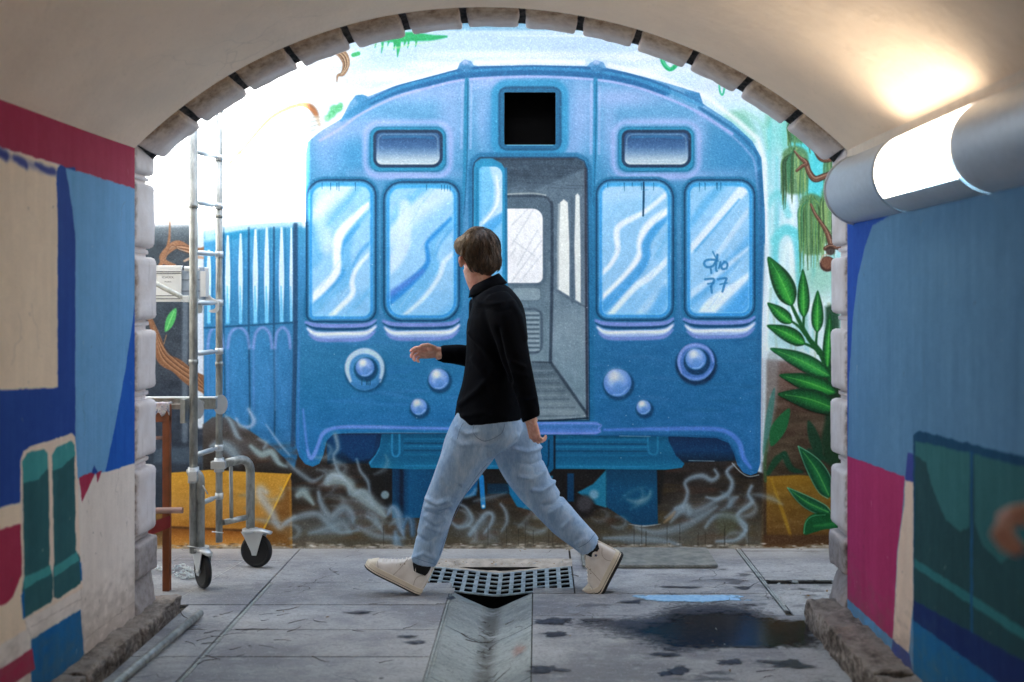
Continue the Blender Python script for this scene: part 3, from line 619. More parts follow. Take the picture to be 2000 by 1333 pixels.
    smoke([(440, 812), (452, 826), (462, 850), (470, 858)], [4, 8, 8, 3], .6); smoke([(486, 800), (496, 822), (488, 834), (470, 832), (462, 818)], [5, 7, 6, 5, 3], .7, (150, 180, 214))
    smoke([(412, 872), (430, 868), (452, 880), (462, 900), (450, 905)], [6, 16, 16, 14, 5], .55); smoke([(490, 872), (510, 888), (530, 884), (545, 905), (560, 912)], [6, 12, 12, 8, 3], .6, (160, 190, 200))
    smoke([(505, 858), (520, 866), (515, 876)], [3, 8, 3], .5); smoke([(520, 830), (545, 865), (566, 890)], [2, 4, 2], .5, (150, 180, 214), 4)
    smoke([(520, 962), (508, 958), (512, 975), (530, 1000), (545, 1030), (560, 1020), (575, 1010)], [10, 16, 14, 14, 10, 6, 4], .6, (168, 180, 190), 9)
    smoke([(562, 905), (590, 928), (612, 940), (630, 930)], [5, 9, 8, 3], .45)
    smoke([(655, 850), (660, 875), (652, 892), (660, 920), (678, 945), (684, 965)], [8, 6, 4, 5, 7, 6], .6)
    smoke([(640, 942), (660, 936), (682, 944), (690, 958), (712, 975), (740, 995), (752, 1008)], [14, 20, 16, 14, 18, 16, 6], .75, (150, 170, 176), 7)
    smoke([(690, 968), (705, 960), (718, 966), (728, 985)], [5, 9, 12, 9], .6, (150, 170, 180))
    smoke([(640, 935), (650, 928), (668, 932)], [5, 8, 5], .7, (176, 196, 204)); smoke([(697, 898), (704, 920), (718, 940), (722, 960)], [3, 5, 6, 3], .55)
    p.disc(752, 967, 8, (150, 176, 190), 5, .8)
    smoke([(582, 968), (592, 962), (602, 972), (612, 985)], [10, 16, 10, 5], .7, (150, 174, 180)); smoke([(622, 962), (628, 985), (645, 1010), (660, 1000), (675, 992), (688, 1006), (690, 1020)], [6, 10, 14, 13, 12, 10, 4], .55)
    smoke([(560, 1020), (590, 1008), (620, 1005), (640, 1022), (665, 1040), (700, 1036)], [6, 12, 12, 10, 8, 3], .5); smoke([(605, 1042), (640, 1034), (668, 1024), (684, 1040)], [6, 16, 22, 5], .5, (128, 152, 172), 9)
    smoke([(718, 1010), (736, 1022), (748, 1040)], [6, 10, 4], .45); smoke([(700, 1030), (730, 1045), (760, 1050), (790, 1052)], [8, 12, 10, 5], .4)
    smoke([(758, 1005), (766, 992), (776, 1000), (782, 1025), (788, 1045)], [4, 10, 12, 14, 5], .7, (120, 152, 190)); smoke([(788, 1030), (796, 1012), (804, 1020), (806, 1045)], [4, 10, 12, 8], .6, (70, 110, 160))
    smoke([(772, 1040), (776, 1066)], [6, 16], .5, (120, 156, 196))
    smoke([(895, 985), (910, 992), (922, 1012), (915, 1026), (895, 1030), (880, 1018)], [4, 5, 7, 5, 6, 4], .6); smoke([(918, 1044), (936, 1020), (950, 1004), (962, 1006), (960, 1022), (946, 1042)], [8, 8, 9, 7, 6, 3], .65)
    smoke([(978, 985), (988, 1000), (990, 1020), (980, 1038)], [4, 6, 6, 3], .5); smoke([(1046, 1004), (1060, 1012), (1070, 1020)], [6, 8, 3], .45)
    smoke([(890, 960), (900, 972), (920, 968), (930, 956)], [3, 4, 5, 3], .5, (130, 170, 200))
    smoke([(1320, 994), (1336, 985), (1343, 962), (1338, 945), (1350, 934), (1372, 930), (1390, 938), (1402, 930), (1396, 918)], [6, 7, 6, 6, 8, 9, 8, 6, 4], .6)
    smoke([(1434, 908), (1420, 922), (1430, 942), (1424, 962), (1404, 975), (1380, 972)], [3, 6, 7, 8, 7, 3], .65); smoke([(1300, 1012), (1330, 994), (1350, 1002), (1378, 992), (1412, 968)], [4, 14, 16, 12, 4], .4)
    smoke([(1468, 950), (1462, 966), (1468, 982), (1446, 1000), (1440, 1010), (1458, 1030), (1440, 1054), (1400, 1058)], [5, 6, 9, 7, 6, 7, 7, 4], .65); smoke([(1378, 1030), (1396, 1010), (1424, 1008), (1442, 1018), (1456, 1036)], [5, 8, 10, 9, 6], .55)
    smoke([(1424, 990), (1432, 976), (1440, 972)], [5, 10, 5], .5); smoke([(1240, 1030), (1280, 1040), (1330, 1030), (1370, 1010), (1400, 990)], [6, 10, 14, 10, 4], .45)
    smoke([(1180, 1052), (1240, 1052), (1300, 1058), (1330, 1066)], [5, 12, 10, 4], .5); smoke([(1310, 1020), (1340, 990), (1346, 1000)], [4, 12, 10], .5)
    p.stroke([(1298, 1020), (1310, 1010), (1318, 1000)], [4, 7, 3], (180, 150, 110), 6, .6); p.disc(1420, 1020, 22, (84, 92, 60), 16, .5)
    q = np.random.RandomState(17)
    for i in range(46):
        x, y = (q.uniform(430, 760), q.uniform(880, 1050)) if i % 2 else (q.uniform(860, 1480), q.uniform(960, 1056))
        if x < 580 and y < 930: continue
        P = [(x, y)]; an = q.uniform(-1, 1); cu = q.uniform(-.9, .9)
        for j in range(5): x += math.cos(an) * 13; y += math.sin(an) * 9; an += cu; P.append((x, min(y, 1060)))
        smoke(P, [3, 8, 10, 7, 3], q.uniform(.15, .38), [(134, 154, 172), (150, 168, 180), (112, 134, 156)][i % 3], 8)
    for (x, y, r, ry) in ((620, 1030, 60, 22), (700, 1000, 40, 30), (930, 1030, 50, 20), (1380, 1000, 60, 30), (1300, 1045, 80, 14), (460, 880, 30, 20)): p.disc(x, y, r, (120, 136, 152), ry * 1.6, .28, ry)
    # worn foot of the wall
    n = vnoise(p.H, p.W, 5, 16, 77); bx = p.box(90, 1040, 1860, 1095); i0, i1, j0, j1, X, Y = bx
    al = sstep((Y - 1062 + n[i0:i1, j0:j1] * 11) / 10); p.put(bx, al.astype(np.float32) * .85, vg([(1040, (178, 168, 146)), (1095, (168, 166, 160))]))
    for i in range(160):
        x = 300 + rs.rand() * 1340; p.disc(x, 1062 + rs.rand() * 9, 1.5 + rs.rand() * 5, [(80, 62, 50), (214, 210, 200), (118, 100, 80), (226, 226, 222)][rs.randint(4)], 2, .6, 1.2)
    for i in range(24):
        x = 600 + rs.rand() * 880; p.stroke([(x, 1020 + rs.rand() * 20), (x, 1066)], 1.2, (40, 36, 30), 1.4, .5)
    for i in range(40):
        x = 600 + rs.rand() * 880; y = 120 + rs.rand() * 800; p.disc(x, y, .8, (240, 246, 250), 1, .8)
    # paint darkened towards the top, lightened below, to cancel the brighter light up there
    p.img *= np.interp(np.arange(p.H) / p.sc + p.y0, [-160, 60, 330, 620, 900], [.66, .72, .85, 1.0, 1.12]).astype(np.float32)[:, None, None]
    # cyan cast of the blue paints and a little more bite in the darks
    w = np.clip((p.img[..., 2] - p.img[..., 0]) * 2.2, 0, 1); w = w * np.clip((.86 - p.img[..., 2]) * 6, 0, 1); p.img[..., 1] += .03 * w; p.img[..., 0] -= .03 * w
    p.img = (p.img - .55) * 1.13 + .55; lu = p.img.mean(-1, keepdims=True); p.img = lu + (p.img - lu) * .9
    np.clip(p.img, 0, 1, out=p.img)
    # spray speckle: the paint sits thin on the grain of the render
    n = vnoise(p.H, p.W, 1.6, 1.9, 99, 2); p.img += (n * .06)[..., None]
    n = vnoise(p.H, p.W, 2.2, 2.2, 98, 1); p.img += (np.clip(n - .55, 0, 1) * .22)[..., None]
    np.clip(p.img, 0, 1, out=p.img)
    return p
def plane_left(px, py):
    Y = XL * F / (px - VX); return Y, EYE + (VY - py) / F * Y
def plane_right(px, py):
    Y = XR * F / (px - VX); return Y, EYE + (VY - py) / F * Y
def side_canvas(fn, base):
    p = Paint(0.4 * 400, -2.10 * 400, 4.25 * 400, 0.10 * 400, 1.0, base)
    def q(pts): return [(fn(a, b)[0] * 400, -fn(a, b)[1] * 400) for a, b in pts]
    p.q = q
    return p
def streaks(p, seed):
    p.mottle(30, 90, .022, seed); p.mottle(12, 12, .018, seed + 1)
    n = vnoise(p.H, p.W, 120, 7, seed + 2, 2); p.img += (n * .02)[..., None]
    # brush wobble of the outlines
    dx = vnoise(p.H, p.W, 14, 14, seed + 3, 3) * 1.7; dy = vnoise(p.H, p.W, 14, 14, seed + 4, 3) * 1.7
    ii = np.clip(np.arange(p.H)[:, None] + dy, 0, p.H - 1).astype(int); jj = np.clip(np.arange(p.W)[None, :] + dx, 0, p.W - 1).astype(int); p.img = p.img[ii, jj]
    # grime near the floor, scuffs, chips and hairline cracks
    h = (np.arange(p.H) / p.sc + p.y0)[:, None]; n = vnoise(p.H, p.W, 10, 16, seed + 5, 4)
    a = (sstep((h + 150 + n * 70) / 140) * .38).astype(np.float32); p.img += (rgb((128, 112, 98)) - p.img) * a[..., None]
    rs = np.random.RandomState(seed)
    for i in range(150):
        x = rs.uniform(500, 1690); y = -rs.uniform(0, 820) if i % 2 else -rs.uniform(0, 260); p.stroke([(x, y), (x + rs.randn() * 3, y + rs.randn() * 4 + 3)], [.8 + rs.rand() * 1.6, .5], [(236, 230, 220), (70, 62, 58), (150, 140, 130)][rs.randint(3)], 1.2, .55)
    for i in range(9):
        x, y = rs.uniform(900, 1690), -rs.uniform(40, 780); q_ = [(x, y)]
        for j in range(6): x += rs.randn() * 5; y += rs.uniform(4, 16); q_.append((x, y))
        p.stroke(q_, .6, (80, 70, 66), 1, .4)
    np.clip(p.img, 0, 1, out=p.img)
CREAM = (248, 224, 196); RED = (172, 44, 78); LB = (112, 170, 218); DB = (32, 72, 158); TEAL = (44, 98, 104); LTEAL = (66, 156, 156); MB = (12, 104, 168)
def paint_left():
    p = side_canvas(plane_left, (236, 226, 218)); q = p.q
    p.fill(q([(-400, 40), (263, 286), (263, 368), (130, 328), (110, 318), (60, 305), (-400, 165)]), RED, 1.5)
    p.fill(q([(-400, 600), (-400, 1120), (0, 992), (40, 981), (147, 950), (147, 325), (112, 328), (112, 757), (-400, 775)]), DB, 1.5)
    p.fill(q([(128, 327), (263, 368), (263, 912), (205, 925), (147, 940), (147, 470), (140, 400)]), LB, 1.5)
    p.fill(q([(263, 590), (263, 905), (205, 922), (225, 830), (245, 720), (257, 640)]), (20, 92, 190), 1.5)
    p.fill(q([(-400, 165), (0, 292), (60, 305), (112, 322), (112, 757), (-400, 775)]), CREAM, 1.5)
    p.stroke(q([(-60, 282), (5, 300), (30, 312), (60, 322), (108, 336)]), [8, 10, 5, 9, 8], (84, 92, 156), 12, .55); p.stroke(q([(-60, 282), (5, 300), (12, 310)]), [10, 12, 8], (56, 66, 140), 8, .9); p.stroke(q([(28, 308), (46, 318), (52, 326)]), [9, 11, 8], (60, 70, 146), 7, .9); p.stroke(q([(70, 320), (92, 332), (106, 334)]), [7, 9, 9], (60, 72, 148), 6, .9)
    p.fill(q([(110, 335), (117, 322), (128, 326), (128, 400), (112, 430)]), DB, 1.5)
    p.fill(q([(-400, 1120), (0, 992), (147, 950), (150, 935), (205, 922), (263, 905), (263, 1300), (-400, 1900)]), (238, 226, 216), 2)
    p.fill(q([(-400, 1120), (0, 992), (45, 981), (50, 1230), (-400, 1500)]), CREAM, 4)
    p.fill(q([(154, 932), (187, 920), (160, 982)]), RED, 1); p.fill(q([(187, 924), (199, 919), (190, 942)]), RED, 1); p.fill(q([(178, 925), (184, 908), (191, 923)]), DB, 1)
    p.fill(q([(40, 900), (46, 880), (60, 872), (140, 846), (146, 852), (150, 900), (156, 1080), (161, 1150), (48, 1212), (38, 1010)]), (242, 220, 200), 1.5)
    p.fill(q([(43, 900), (52, 886), (86, 878), (93, 886), (95, 950), (97, 1104), (103, 1130), (103, 1165), (99, 1176), (48, 1208), (42, 1152), (47, 1128)]), TEAL, 1.5)
    p.fill(q([(43, 900), (52, 886), (86, 878), (93, 886), (94, 914), (74, 936), (44, 945)]), LTEAL, 2)
    p.fill(q([(46, 1128), (98, 1104), (101, 1120), (46, 1151)]), LTEAL, 2)
    p.fill(q([(101, 890), (110, 873), (140, 861), (145, 870), (148, 1074), (156, 1088), (157, 1140), (112, 1171), (105, 1165), (103, 1115), (106, 1098)]), TEAL, 1.5)
    p.fill(q([(101, 890), (110, 873), (140, 861), (145, 870), (146, 890), (122, 912), (103, 919)]), LTEAL, 2)
    p.fill(q([(104, 1109), (150, 1076), (154, 1094), (105, 1128)]), LTEAL, 2)
    p.fill(q([(41, 1160), (47, 1150), (49, 1208), (45, 1208)]), MB, 1.5); p.fill(q([(154, 1095), (159, 1100), (160, 1135), (157, 1135)]), MB, 1.5)
    p.fill(q([(-400, 1140), (40, 1023), (43, 1120), (25, 1165), (12, 1178), (-400, 1330)]), RED, 1.5)
    p.fill(q([(60, 1250), (157, 1190), (164, 1275), (150, 1420), (60, 1500)]), MB, 1.5)
    p.fill(q([(-400, 1560), (62, 1267), (69, 1306), (-400, 1640)]), RED, 1.5)
    for l in ([(60, 1225), (161, 1168)], [(162, 1250), (263, 1176)], [(48, 1212), (62, 1250)], [(158, 1150), (165, 1280)]): p.stroke(q(l), .7, (120, 100, 90), 1, .6)
    rs = np.random.RandomState(9)
    for i in range(60):
        x, y = q([(160 + rs.rand() * 95, 930 + rs.rand() * 240)])[0]; p.stroke([(x, y), (x + rs.randn(), y + 4 + rs.rand() * 12)], .7, (196, 178, 168), 1, .5)
    streaks(p, 200)
    return p
def paint_right():
    p = side_canvas(plane_right, (98, 149, 192)); q = p.q; TEAL = (30, 76, 84)
    p.fill([(160, -840), (1700, -840), (1700, -1.86 * 400), (160, -1.86 * 400)], (226, 214, 200), 1.5)
    p.fill(q([(1640, 430), (1740, 420), (1705, 440), (1690, 480), (1676, 540), (1666, 620), (1658, 750), (1656, 900), (1640, 900)]), (32, 86, 186), 1.5)
    p.fill(q([(1640, 886), (1652, 889), (1767, 931), (1762, 1010), (1753, 1070), (1744, 1249), (1640, 1160)]), (186, 52, 112), 1.5)
    p.fill(q([(1640, 1155), (1744, 1249), (1738, 1300), (1640, 1215)]), (88, 168, 232), 1.5)
    p.fill(q([(1768, 937), (1785, 942), (1784, 1172), (1775, 1277), (1744, 1249), (1754, 1070), (1766, 990)]), (240, 218, 200), 1.5)
    p.fill(q([(1773, 884), (1787, 888), (1786, 943), (1768, 938)]), (60, 74, 160), 1.5)
    p.fill(q([(1744, 1249), (1776, 1277), (1786, 1330), (1738, 1300)]), (50, 74, 160), 1.5)
    p.fill(q([(1784, 850), (1794, 841), (2000, 892), (2600, 1040), (2600, 2600), (1784, 1400)]), (8, 76, 116), 1.5)
    p.fill(q([(1788, 861), (2000, 913), (2600, 1080), (2600, 1700), (2000, 1292), (1785, 1172)]), TEAL, 1.5)
    p.fill(q([(1788, 861), (1895, 884), (1893, 1030), (1877, 1038), (1848, 1016), (1819, 946), (1809, 904), (1788, 888)]), (52, 118, 124), 3)
    p.fill(q([(1902, 886), (2000, 911), (2120, 944), (2080, 1030), (2000, 1070), (1956, 1100), (1919, 1066), (1904, 1020)]), (50, 112, 118), 3)
    p.fill(q([(1786, 1091), (2000, 1228), (2600, 1560), (2600, 1600), (2000, 1250), (1786, 1108)]), (44, 122, 130), 2)
    p.stroke(q([(1898, 884), (1898, 1245)]), 6, (10, 92, 146), 1.5)
    p.fill(q([(1784, 1172), (2000, 1292), (2600, 1620), (2600, 1760), (2000, 1368), (1784, 1212)]), (10, 44, 110), 1.5)
    p.fill(q([(1784, 1212), (2000, 1368), (2600, 1760), (2600, 2600), (1784, 1500)]), (14, 108, 166), 1.5)
    streaks(p, 300)
    return p
# ---------------------------------------------------------------- object helpers
def link(o, parent=None):
    sc.collection.objects.link(o)
    if parent: o.parent = parent
    return o
def thing(name, label, cat, loc=(0, 0, 0), group=None):
    o = bpy.data.objects.new(name, None); link(o); o.location = loc; o.empty_display_size = .1
    o['label'] = label; o['category'] = cat
    if group: o['group'] = group
    return o
def tag(o, label=None, cat=None, group=None, kind=None):
    for k, v in (('label', label), ('category', cat), ('group', group), ('kind', kind)):
        if v: o[k] = v
    return o
def mesh_obj(name, bm, mats, parent=None, smooth=False, me=None):
    if me is None:
        me = bpy.data.meshes.new(name)
        if bm.faces: bmesh.ops.recalc_face_normals(bm, faces=bm.faces[:])
        if parent is not None:
            L = parent.location if parent.parent is None else parent.location + parent.parent.location
            bmesh.ops.translate(bm, verts=bm.verts[:], vec=-Vector(L))
        bm.to_mesh(me); bm.free()
        for m in (mats if isinstance(mats, (list, tuple)) else [mats]): me.materials.append(m)
        if smooth: me.polygons.foreach_set('use_smooth', [True] * len(me.polygons))
    o = bpy.data.objects.new(name, me); return link(o, parent)
def B(): return bmesh.new()
def box(bm, a, b, mat=0, bev=0.0):
    x0, y0, z0 = a; x1, y1, z1 = b
    vs = [bm.verts.new(p) for p in ((x0, y0, z0), (x1, y0, z0), (x1, y1, z0), (x0, y1, z0), (x0, y0, z1), (x1, y0, z1), (x1, y1, z1), (x0, y1, z1))]
    fs = [bm.faces.new([vs[i] for i in f]) for f in ((0, 3, 2, 1), (4, 5, 6, 7), (0, 1, 5, 4), (1, 2, 6, 5), (2, 3, 7, 6), (3, 0, 4, 7))]
    for f in fs: f.material_index = mat
    if bev:
        es = {e for f in fs for e in f.edges}
        bmesh.ops.bevel(bm, geom=list(es), offset=bev, segments=2, affect='EDGES', profile=.5)
    return vs
def tube(bm, pts, r, n=10, mat=0, caps=True, el=1.0):
    pts = [Vector(p) for p in pts]; m = len(pts)
    rr = r if hasattr(r, '__len__') else [r] * m
    up = None; rings = []
    for i, p in enumerate(pts):
        d = (pts[min(i + 1, m - 1)] - pts[max(i - 1, 0)]).normalized()
        if up is None: up = Vector((0, 0, 1)) if abs(d.z) < .9 else Vector((0, 1, 0))
        s = d.cross(up).normalized(); up = s.cross(d).normalized()
        rings.append([bm.verts.new(p + (s * math.cos(2 * math.pi * k / n) + up * math.sin(2 * math.pi * k / n) * el) * rr[i]) for k in range(n)])
    for a, b in zip(rings[:-1], rings[1:]):
        for k in range(n):
            f = bm.faces.new((a[k], a[(k + 1) % n], b[(k + 1) % n], b[k])); f.material_index = mat; f.smooth = True
    if caps:
        for ring in (rings[0], rings[-1]):
            f = bm.faces.new(ring); f.material_index = mat
    return rings
def cyl(bm, a, b, r, n=20, mat=0): return tube(bm, [a, b], r, n, mat)
def round_block(bm, h, r, div, fn, amp=0.0, freq=12.0, seed=0, mat=0):
    """rounded box of half sizes h, taken through fn into place, with a worn surface"""
    nx, ny, nz = div; V = {}
    def vert(i, j, k):
        if (i, j, k) not in V:
            p = Vector(((2 * i / nx - 1) * h[0], (2 * j / ny - 1) * h[1], (2 * k / nz - 1) * h[2]))
            # pull grid lines towards the edges so that the rounding is smooth
            q = Vector([max(-(h[a] - r), min(h[a] - r, p[a])) for a in range(3)])
            d = p - q
            if d.length > 1e-9: p = q + d.normalized() * r
            w = Vector(fn(p))
            if amp: w = w + noise.noise_vector(w * freq + Vector((seed, seed * .7, 0))) * amp + noise.noise_vector(w * freq * 3 + Vector((seed, 0, 0))) * amp * .45
            V[(i, j, k)] = bm.verts.new(w)
        return V[(i, j, k)]
    def quad(*ids):
        f = bm.faces.new([vert(*q) for q in ids]); f.smooth = True; f.material_index = mat
    for i in range(nx):
        for j in range(ny):
            quad((i, j, 0), (i, j + 1, 0), (i + 1, j + 1, 0), (i + 1, j, 0)); quad((i, j, nz), (i + 1, j, nz), (i + 1, j + 1, nz), (i, j + 1, nz))
    for i in range(nx):
        for k in range(nz):
            quad((i, 0, k), (i + 1, 0, k), (i + 1, 0, k + 1), (i, 0, k + 1)); quad((i, ny, k), (i, ny, k + 1), (i + 1, ny, k + 1), (i + 1, ny, k))
    for j in range(ny):
        for k in range(nz):
            quad((0, j, k), (0, j, k + 1), (0, j + 1, k + 1), (0, j + 1, k)); quad((nx, j, k), (nx, j + 1, k), (nx, j + 1, k + 1), (nx, j, k + 1))

# ---------------------------------------------------------------- materials
def lin(c):
    c = [v / 255 for v in c]
    return [v / 12.92 if v <= .04045 else ((v + .055) / 1.055) ** 2.4 for v in c] + [1]
class NT:
    def __init__(s, name):
        s.m = bpy.data.materials.new(name); s.m.use_nodes = True; s.t = s.m.node_tree; s.t.nodes.clear()
        s.out = s.t.nodes.new('ShaderNodeOutputMaterial'); s.b = s.t.nodes.new('ShaderNodeBsdfPrincipled'); s.t.links.new(s.b.outputs[0], s.out.inputs[0])
        s.tc = s.t.nodes.new('ShaderNodeNewGeometry').outputs['Position']
    def n(s, kind, **kw):
        o = s.t.nodes.new('ShaderNode' + kind)
        for k, v in kw.items():
            if k in o.inputs and not hasattr(o, k): o.inputs[k].default_value = v
            elif hasattr(o, k): setattr(o, k, v)
            else: o.inputs[k].default_value = v
        return o
    def l(s, a, b): s.t.links.new(a, b)
    def noise(s, scale, detail=4, rough=.55, stretch=None, vec=None, dist=0):
        v = vec or s.tc
        if stretch:
            mp = s.n('Mapping'); mp.inputs['Scale'].default_value = stretch; s.l(v, mp.inputs['Vector']); v = mp.outputs[0]
        o = s.n('TexNoise'); o.inputs['Scale'].default_value = scale; o.inputs['Detail'].default_value = detail; o.inputs['Roughness'].default_value = rough; o.inputs['Distortion'].default_value = dist
        s.l(v, o.inputs['Vector']); return o.outputs['Fac']
    def ramp(s, fac, stops):
        o = s.n('ValToRGB'); s.l(fac, o.inputs[0]); e = o.color_ramp.elements
        e[0].position = stops[0][0]; e[0].color = stops[0][1]; e[1].position = stops[-1][0]; e[1].color = stops[-1][1]
        for p, c in stops[1:-1]:
            q = e.new(p); q.color = c
        return o.outputs[0]
    def mask(s, fac, a, b):
        o = s.n('MapRange'); s.l(fac, o.inputs['Value']); o.inputs['From Min'].default_value = a; o.inputs['From Max'].default_value = b; return o.outputs[0]
    def mul(s, a, b, op='MULTIPLY'):
        o = s.n('Math'); o.operation = op
        for i, v in ((0, a), (1, b)):
            if hasattr(v, 'name'): s.l(v, o.inputs[i])
            else: o.inputs[i].default_value = v
        o.use_clamp = True; return o.outputs[0]
    def mix(s, fac, a, b, mode='MIX'):
        o = s.n('MixRGB'); o.blend_type = mode
        for i, v in ((0, fac), (1, a), (2, b)):
            if hasattr(v, 'name'): s.l(v, o.inputs[i])
            else: o.inputs[i].default_value = v
        return o.outputs[0]
    def bump(s, h, dist, strength=1.0, prev=None):
        o = s.n('Bump'); o.inputs['Distance'].default_value = dist; o.inputs['Strength'].default_value = strength; s.l(h, o.inputs['Height'])
        if prev is not None: s.l(prev, o.inputs['Normal'])
        return o.outputs[0]
    def done(s, col=None, rough=None, nrm=None, **kw):
        for k, v in (('Base Color', col), ('Roughness', rough), ('Normal', nrm)):
            if v is None: continue
            if hasattr(v, 'name'): s.l(v, s.b.inputs[k])
            else: s.b.inputs[k].default_value = v
        for k, v in kw.items():
            k = k.replace('_', ' ')
            if k in s.b.inputs: s.b.inputs[k].default_value = v
        return s.m
    def sep(s, axis):
        o = s.n('SeparateXYZ'); s.l(s.tc, o.inputs[0]); return o.outputs[axis]
    def tint(s, fac, c1, c2, amt=1): return s.mix(fac, c1, c2)

def to_image(name, p):
    im = bpy.data.images.new(name, p.W, p.H, alpha=False)
    a = np.ones((p.H, p.W, 4), np.float32); a[..., :3] = p.img[::-1]
    im.pixels.foreach_set(a.ravel()); im.update(); im.pack()
    return im
def painted(name, p, grain=125, depth=.0034, rough=.72):
    k = NT(name); im = to_image(name, p)
    t = k.n('TexImage'); t.image = im; t.extension = 'EXTEND'; t.interpolation = 'Cubic'
    g = k.noise(grain, 3, .6); f = k.noise(grain * .35, 3, .5)
    c = k.mix(k.mask(k.noise(grain * 1.4, 2), .3, .75), t.outputs[0], (.9, .9, .9, 1), 'MULTIPLY')
    b = k.bump(k.mix(.35, g, f), depth, 1.0)
    return k.done(c, rough, b, Specular_IOR_Level=.3)
def simple(name, col, rough=.6, metal=0.0, var=.12, grain=60, bump=.0004, spec=.5):
    k = NT(name); c = lin(col)
    n = k.noise(grain * .25, 5); d = [v * (1 - var) for v in c[:3]] + [1]; e = [min(1, v * (1 + var)) for v in c[:3]] + [1]
    cc = k.ramp(n, [(.3, d), (.7, e)])
    return k.done(cc, k.mask(k.noise(grain * .5, 4), -1 + rough, 1 + rough) if False else rough, k.bump(k.noise(grain, 4), bump), Metallic=metal, Specular_IOR_Level=spec)

def mat_plaster(name, col, dirt=(120, 96, 78), amt=.5, grain=45, depth=.001):
    k = NT(name)
    n = k.noise(2.2, 6, .6); c = k.mix(k.mul(k.mask(n, .45, .75), .35), lin(col), lin([v * .82 for v in col]))
    c = k.mix(k.mul(k.mask(k.noise(9, 8, .7), .62, .8), amt), c, lin(dirt))
    s1 = k.noise(70, 5, .7); c = k.mix(k.mul(k.mask(s1, .60, .7), .35), c, lin([v * .78 for v in col]))
    v = k.n('TexVoronoi'); v.feature = 'DISTANCE_TO_EDGE'; v.inputs['Scale'].default_value = 1.3; wv = k.n('TexNoise'); wv.inputs['Scale'].default_value = 3; k.l(k.tc, wv.inputs['Vector']); av = k.n('VectorMath'); k.l(k.tc, av.inputs[0]); mm = k.n('VectorMath'); mm.operation = 'SCALE'; mm.inputs['Scale'].default_value = .6; k.l(wv.outputs['Color'], mm.inputs[0]); k.l(mm.outputs[0], av.inputs[1]); k.l(av.outputs[0], v.inputs['Vector'])
    cr = k.mul(k.mask(v.outputs['Distance'], .005, .001), k.mask(k.noise(.9, 3), .52, .6)); c = k.mix(k.mul(cr, .14), c, lin((110, 92, 78)))
    b = k.bump(k.noise(grain, 6, .6), depth * 1.6); b = k.bump(k.noise(6, 4), .010, .8, b)
    return k.done(c, .85, b, Specular_IOR_Level=.25)
M_CEIL = mat_plaster('ceiling_plaster', (246, 224, 200), amt=.22)
def mat_stone():
    k = NT('whitewashed_stone'); Y = k.sep(1); Z = k.sep(2)
    n = k.noise(24, 8, .7); n2 = k.noise(7, 5, .6)
    c = k.mix(k.mask(n2, .35, .7), lin((232, 226, 226)), lin((210, 200, 196)))
    # streaks of run-off and the grimy inner arris
    st = k.noise(30, 5, .6, (1, 1, .12)); c = k.mix(k.mul(k.mask(st, .6, .72), .3), c, lin((150, 140, 134)))
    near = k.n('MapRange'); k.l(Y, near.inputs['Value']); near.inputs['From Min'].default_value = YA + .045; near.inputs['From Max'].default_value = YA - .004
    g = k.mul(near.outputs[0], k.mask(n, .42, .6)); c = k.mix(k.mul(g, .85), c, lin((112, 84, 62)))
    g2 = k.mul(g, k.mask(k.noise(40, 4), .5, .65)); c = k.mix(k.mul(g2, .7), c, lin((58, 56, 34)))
    # the arch stones are less whitewashed than the piers
    up = k.mask(Z, 2.0, 2.15); nr = k.n('MapRange'); k.l(Y, nr.inputs['Value']); nr.inputs['From Min'].default_value = YA + .14; nr.inputs['From Max'].default_value = YA + .05; c = k.mix(k.mul(up, k.mul(k.mul(nr.outputs[0], .8), .18, 'ADD')), c, k.mix(k.mask(n, .4, .65), lin((186, 164, 140)), lin((126, 102, 80))))
    lo = k.mask(Z, .44, .34); c = k.mix(k.mul(lo, .75), c, k.mix(k.mask(n, .4, .65), lin((150, 142, 140)), lin((92, 84, 80))))
    b = k.bump(k.noise(70, 6, .65), .0016); b = k.bump(k.noise(16, 4), .004, .7, b)
    return k.done(c, .85, b, Specular_IOR_Level=.3)
M_STONE = mat_stone()
def mat_kerb():
    k = NT('rough_kerb_stone')
    n = k.noise(30, 8, .75); n2 = k.noise(8, 5, .6, (1, .5, 1)); c = k.ramp(k.mix(.35, n, n2), [(.38, lin((52, 46, 43))), (.5, lin((128, 119, 112))), (.6, lin((184, 174, 166)))])
    vo = k.n('TexVoronoi'); vo.inputs['Scale'].default_value = 42; k.l(k.tc, vo.inputs['Vector']); c = k.mix(k.mul(k.mask(vo.outputs['Distance'], .5, .2), .35), c, lin((60, 52, 48)))
    gn = k.n('NewGeometry'); sp_ = k.n('SeparateXYZ'); k.l(gn.outputs['True Normal'], sp_.inputs[0]); c = k.mix(k.mul(k.mask(sp_.outputs[2], .5, .95), k.mask(n2, .3, .6)), c, k.mix(n, lin((120, 112, 106)), lin((196, 186, 176))))
    b = k.bump(n, .016); b = k.bump(vo.outputs['Distance'], .005, .6, b); return k.done(c, .92, b, Specular_IOR_Level=.2)
M_KERB = mat_kerb()
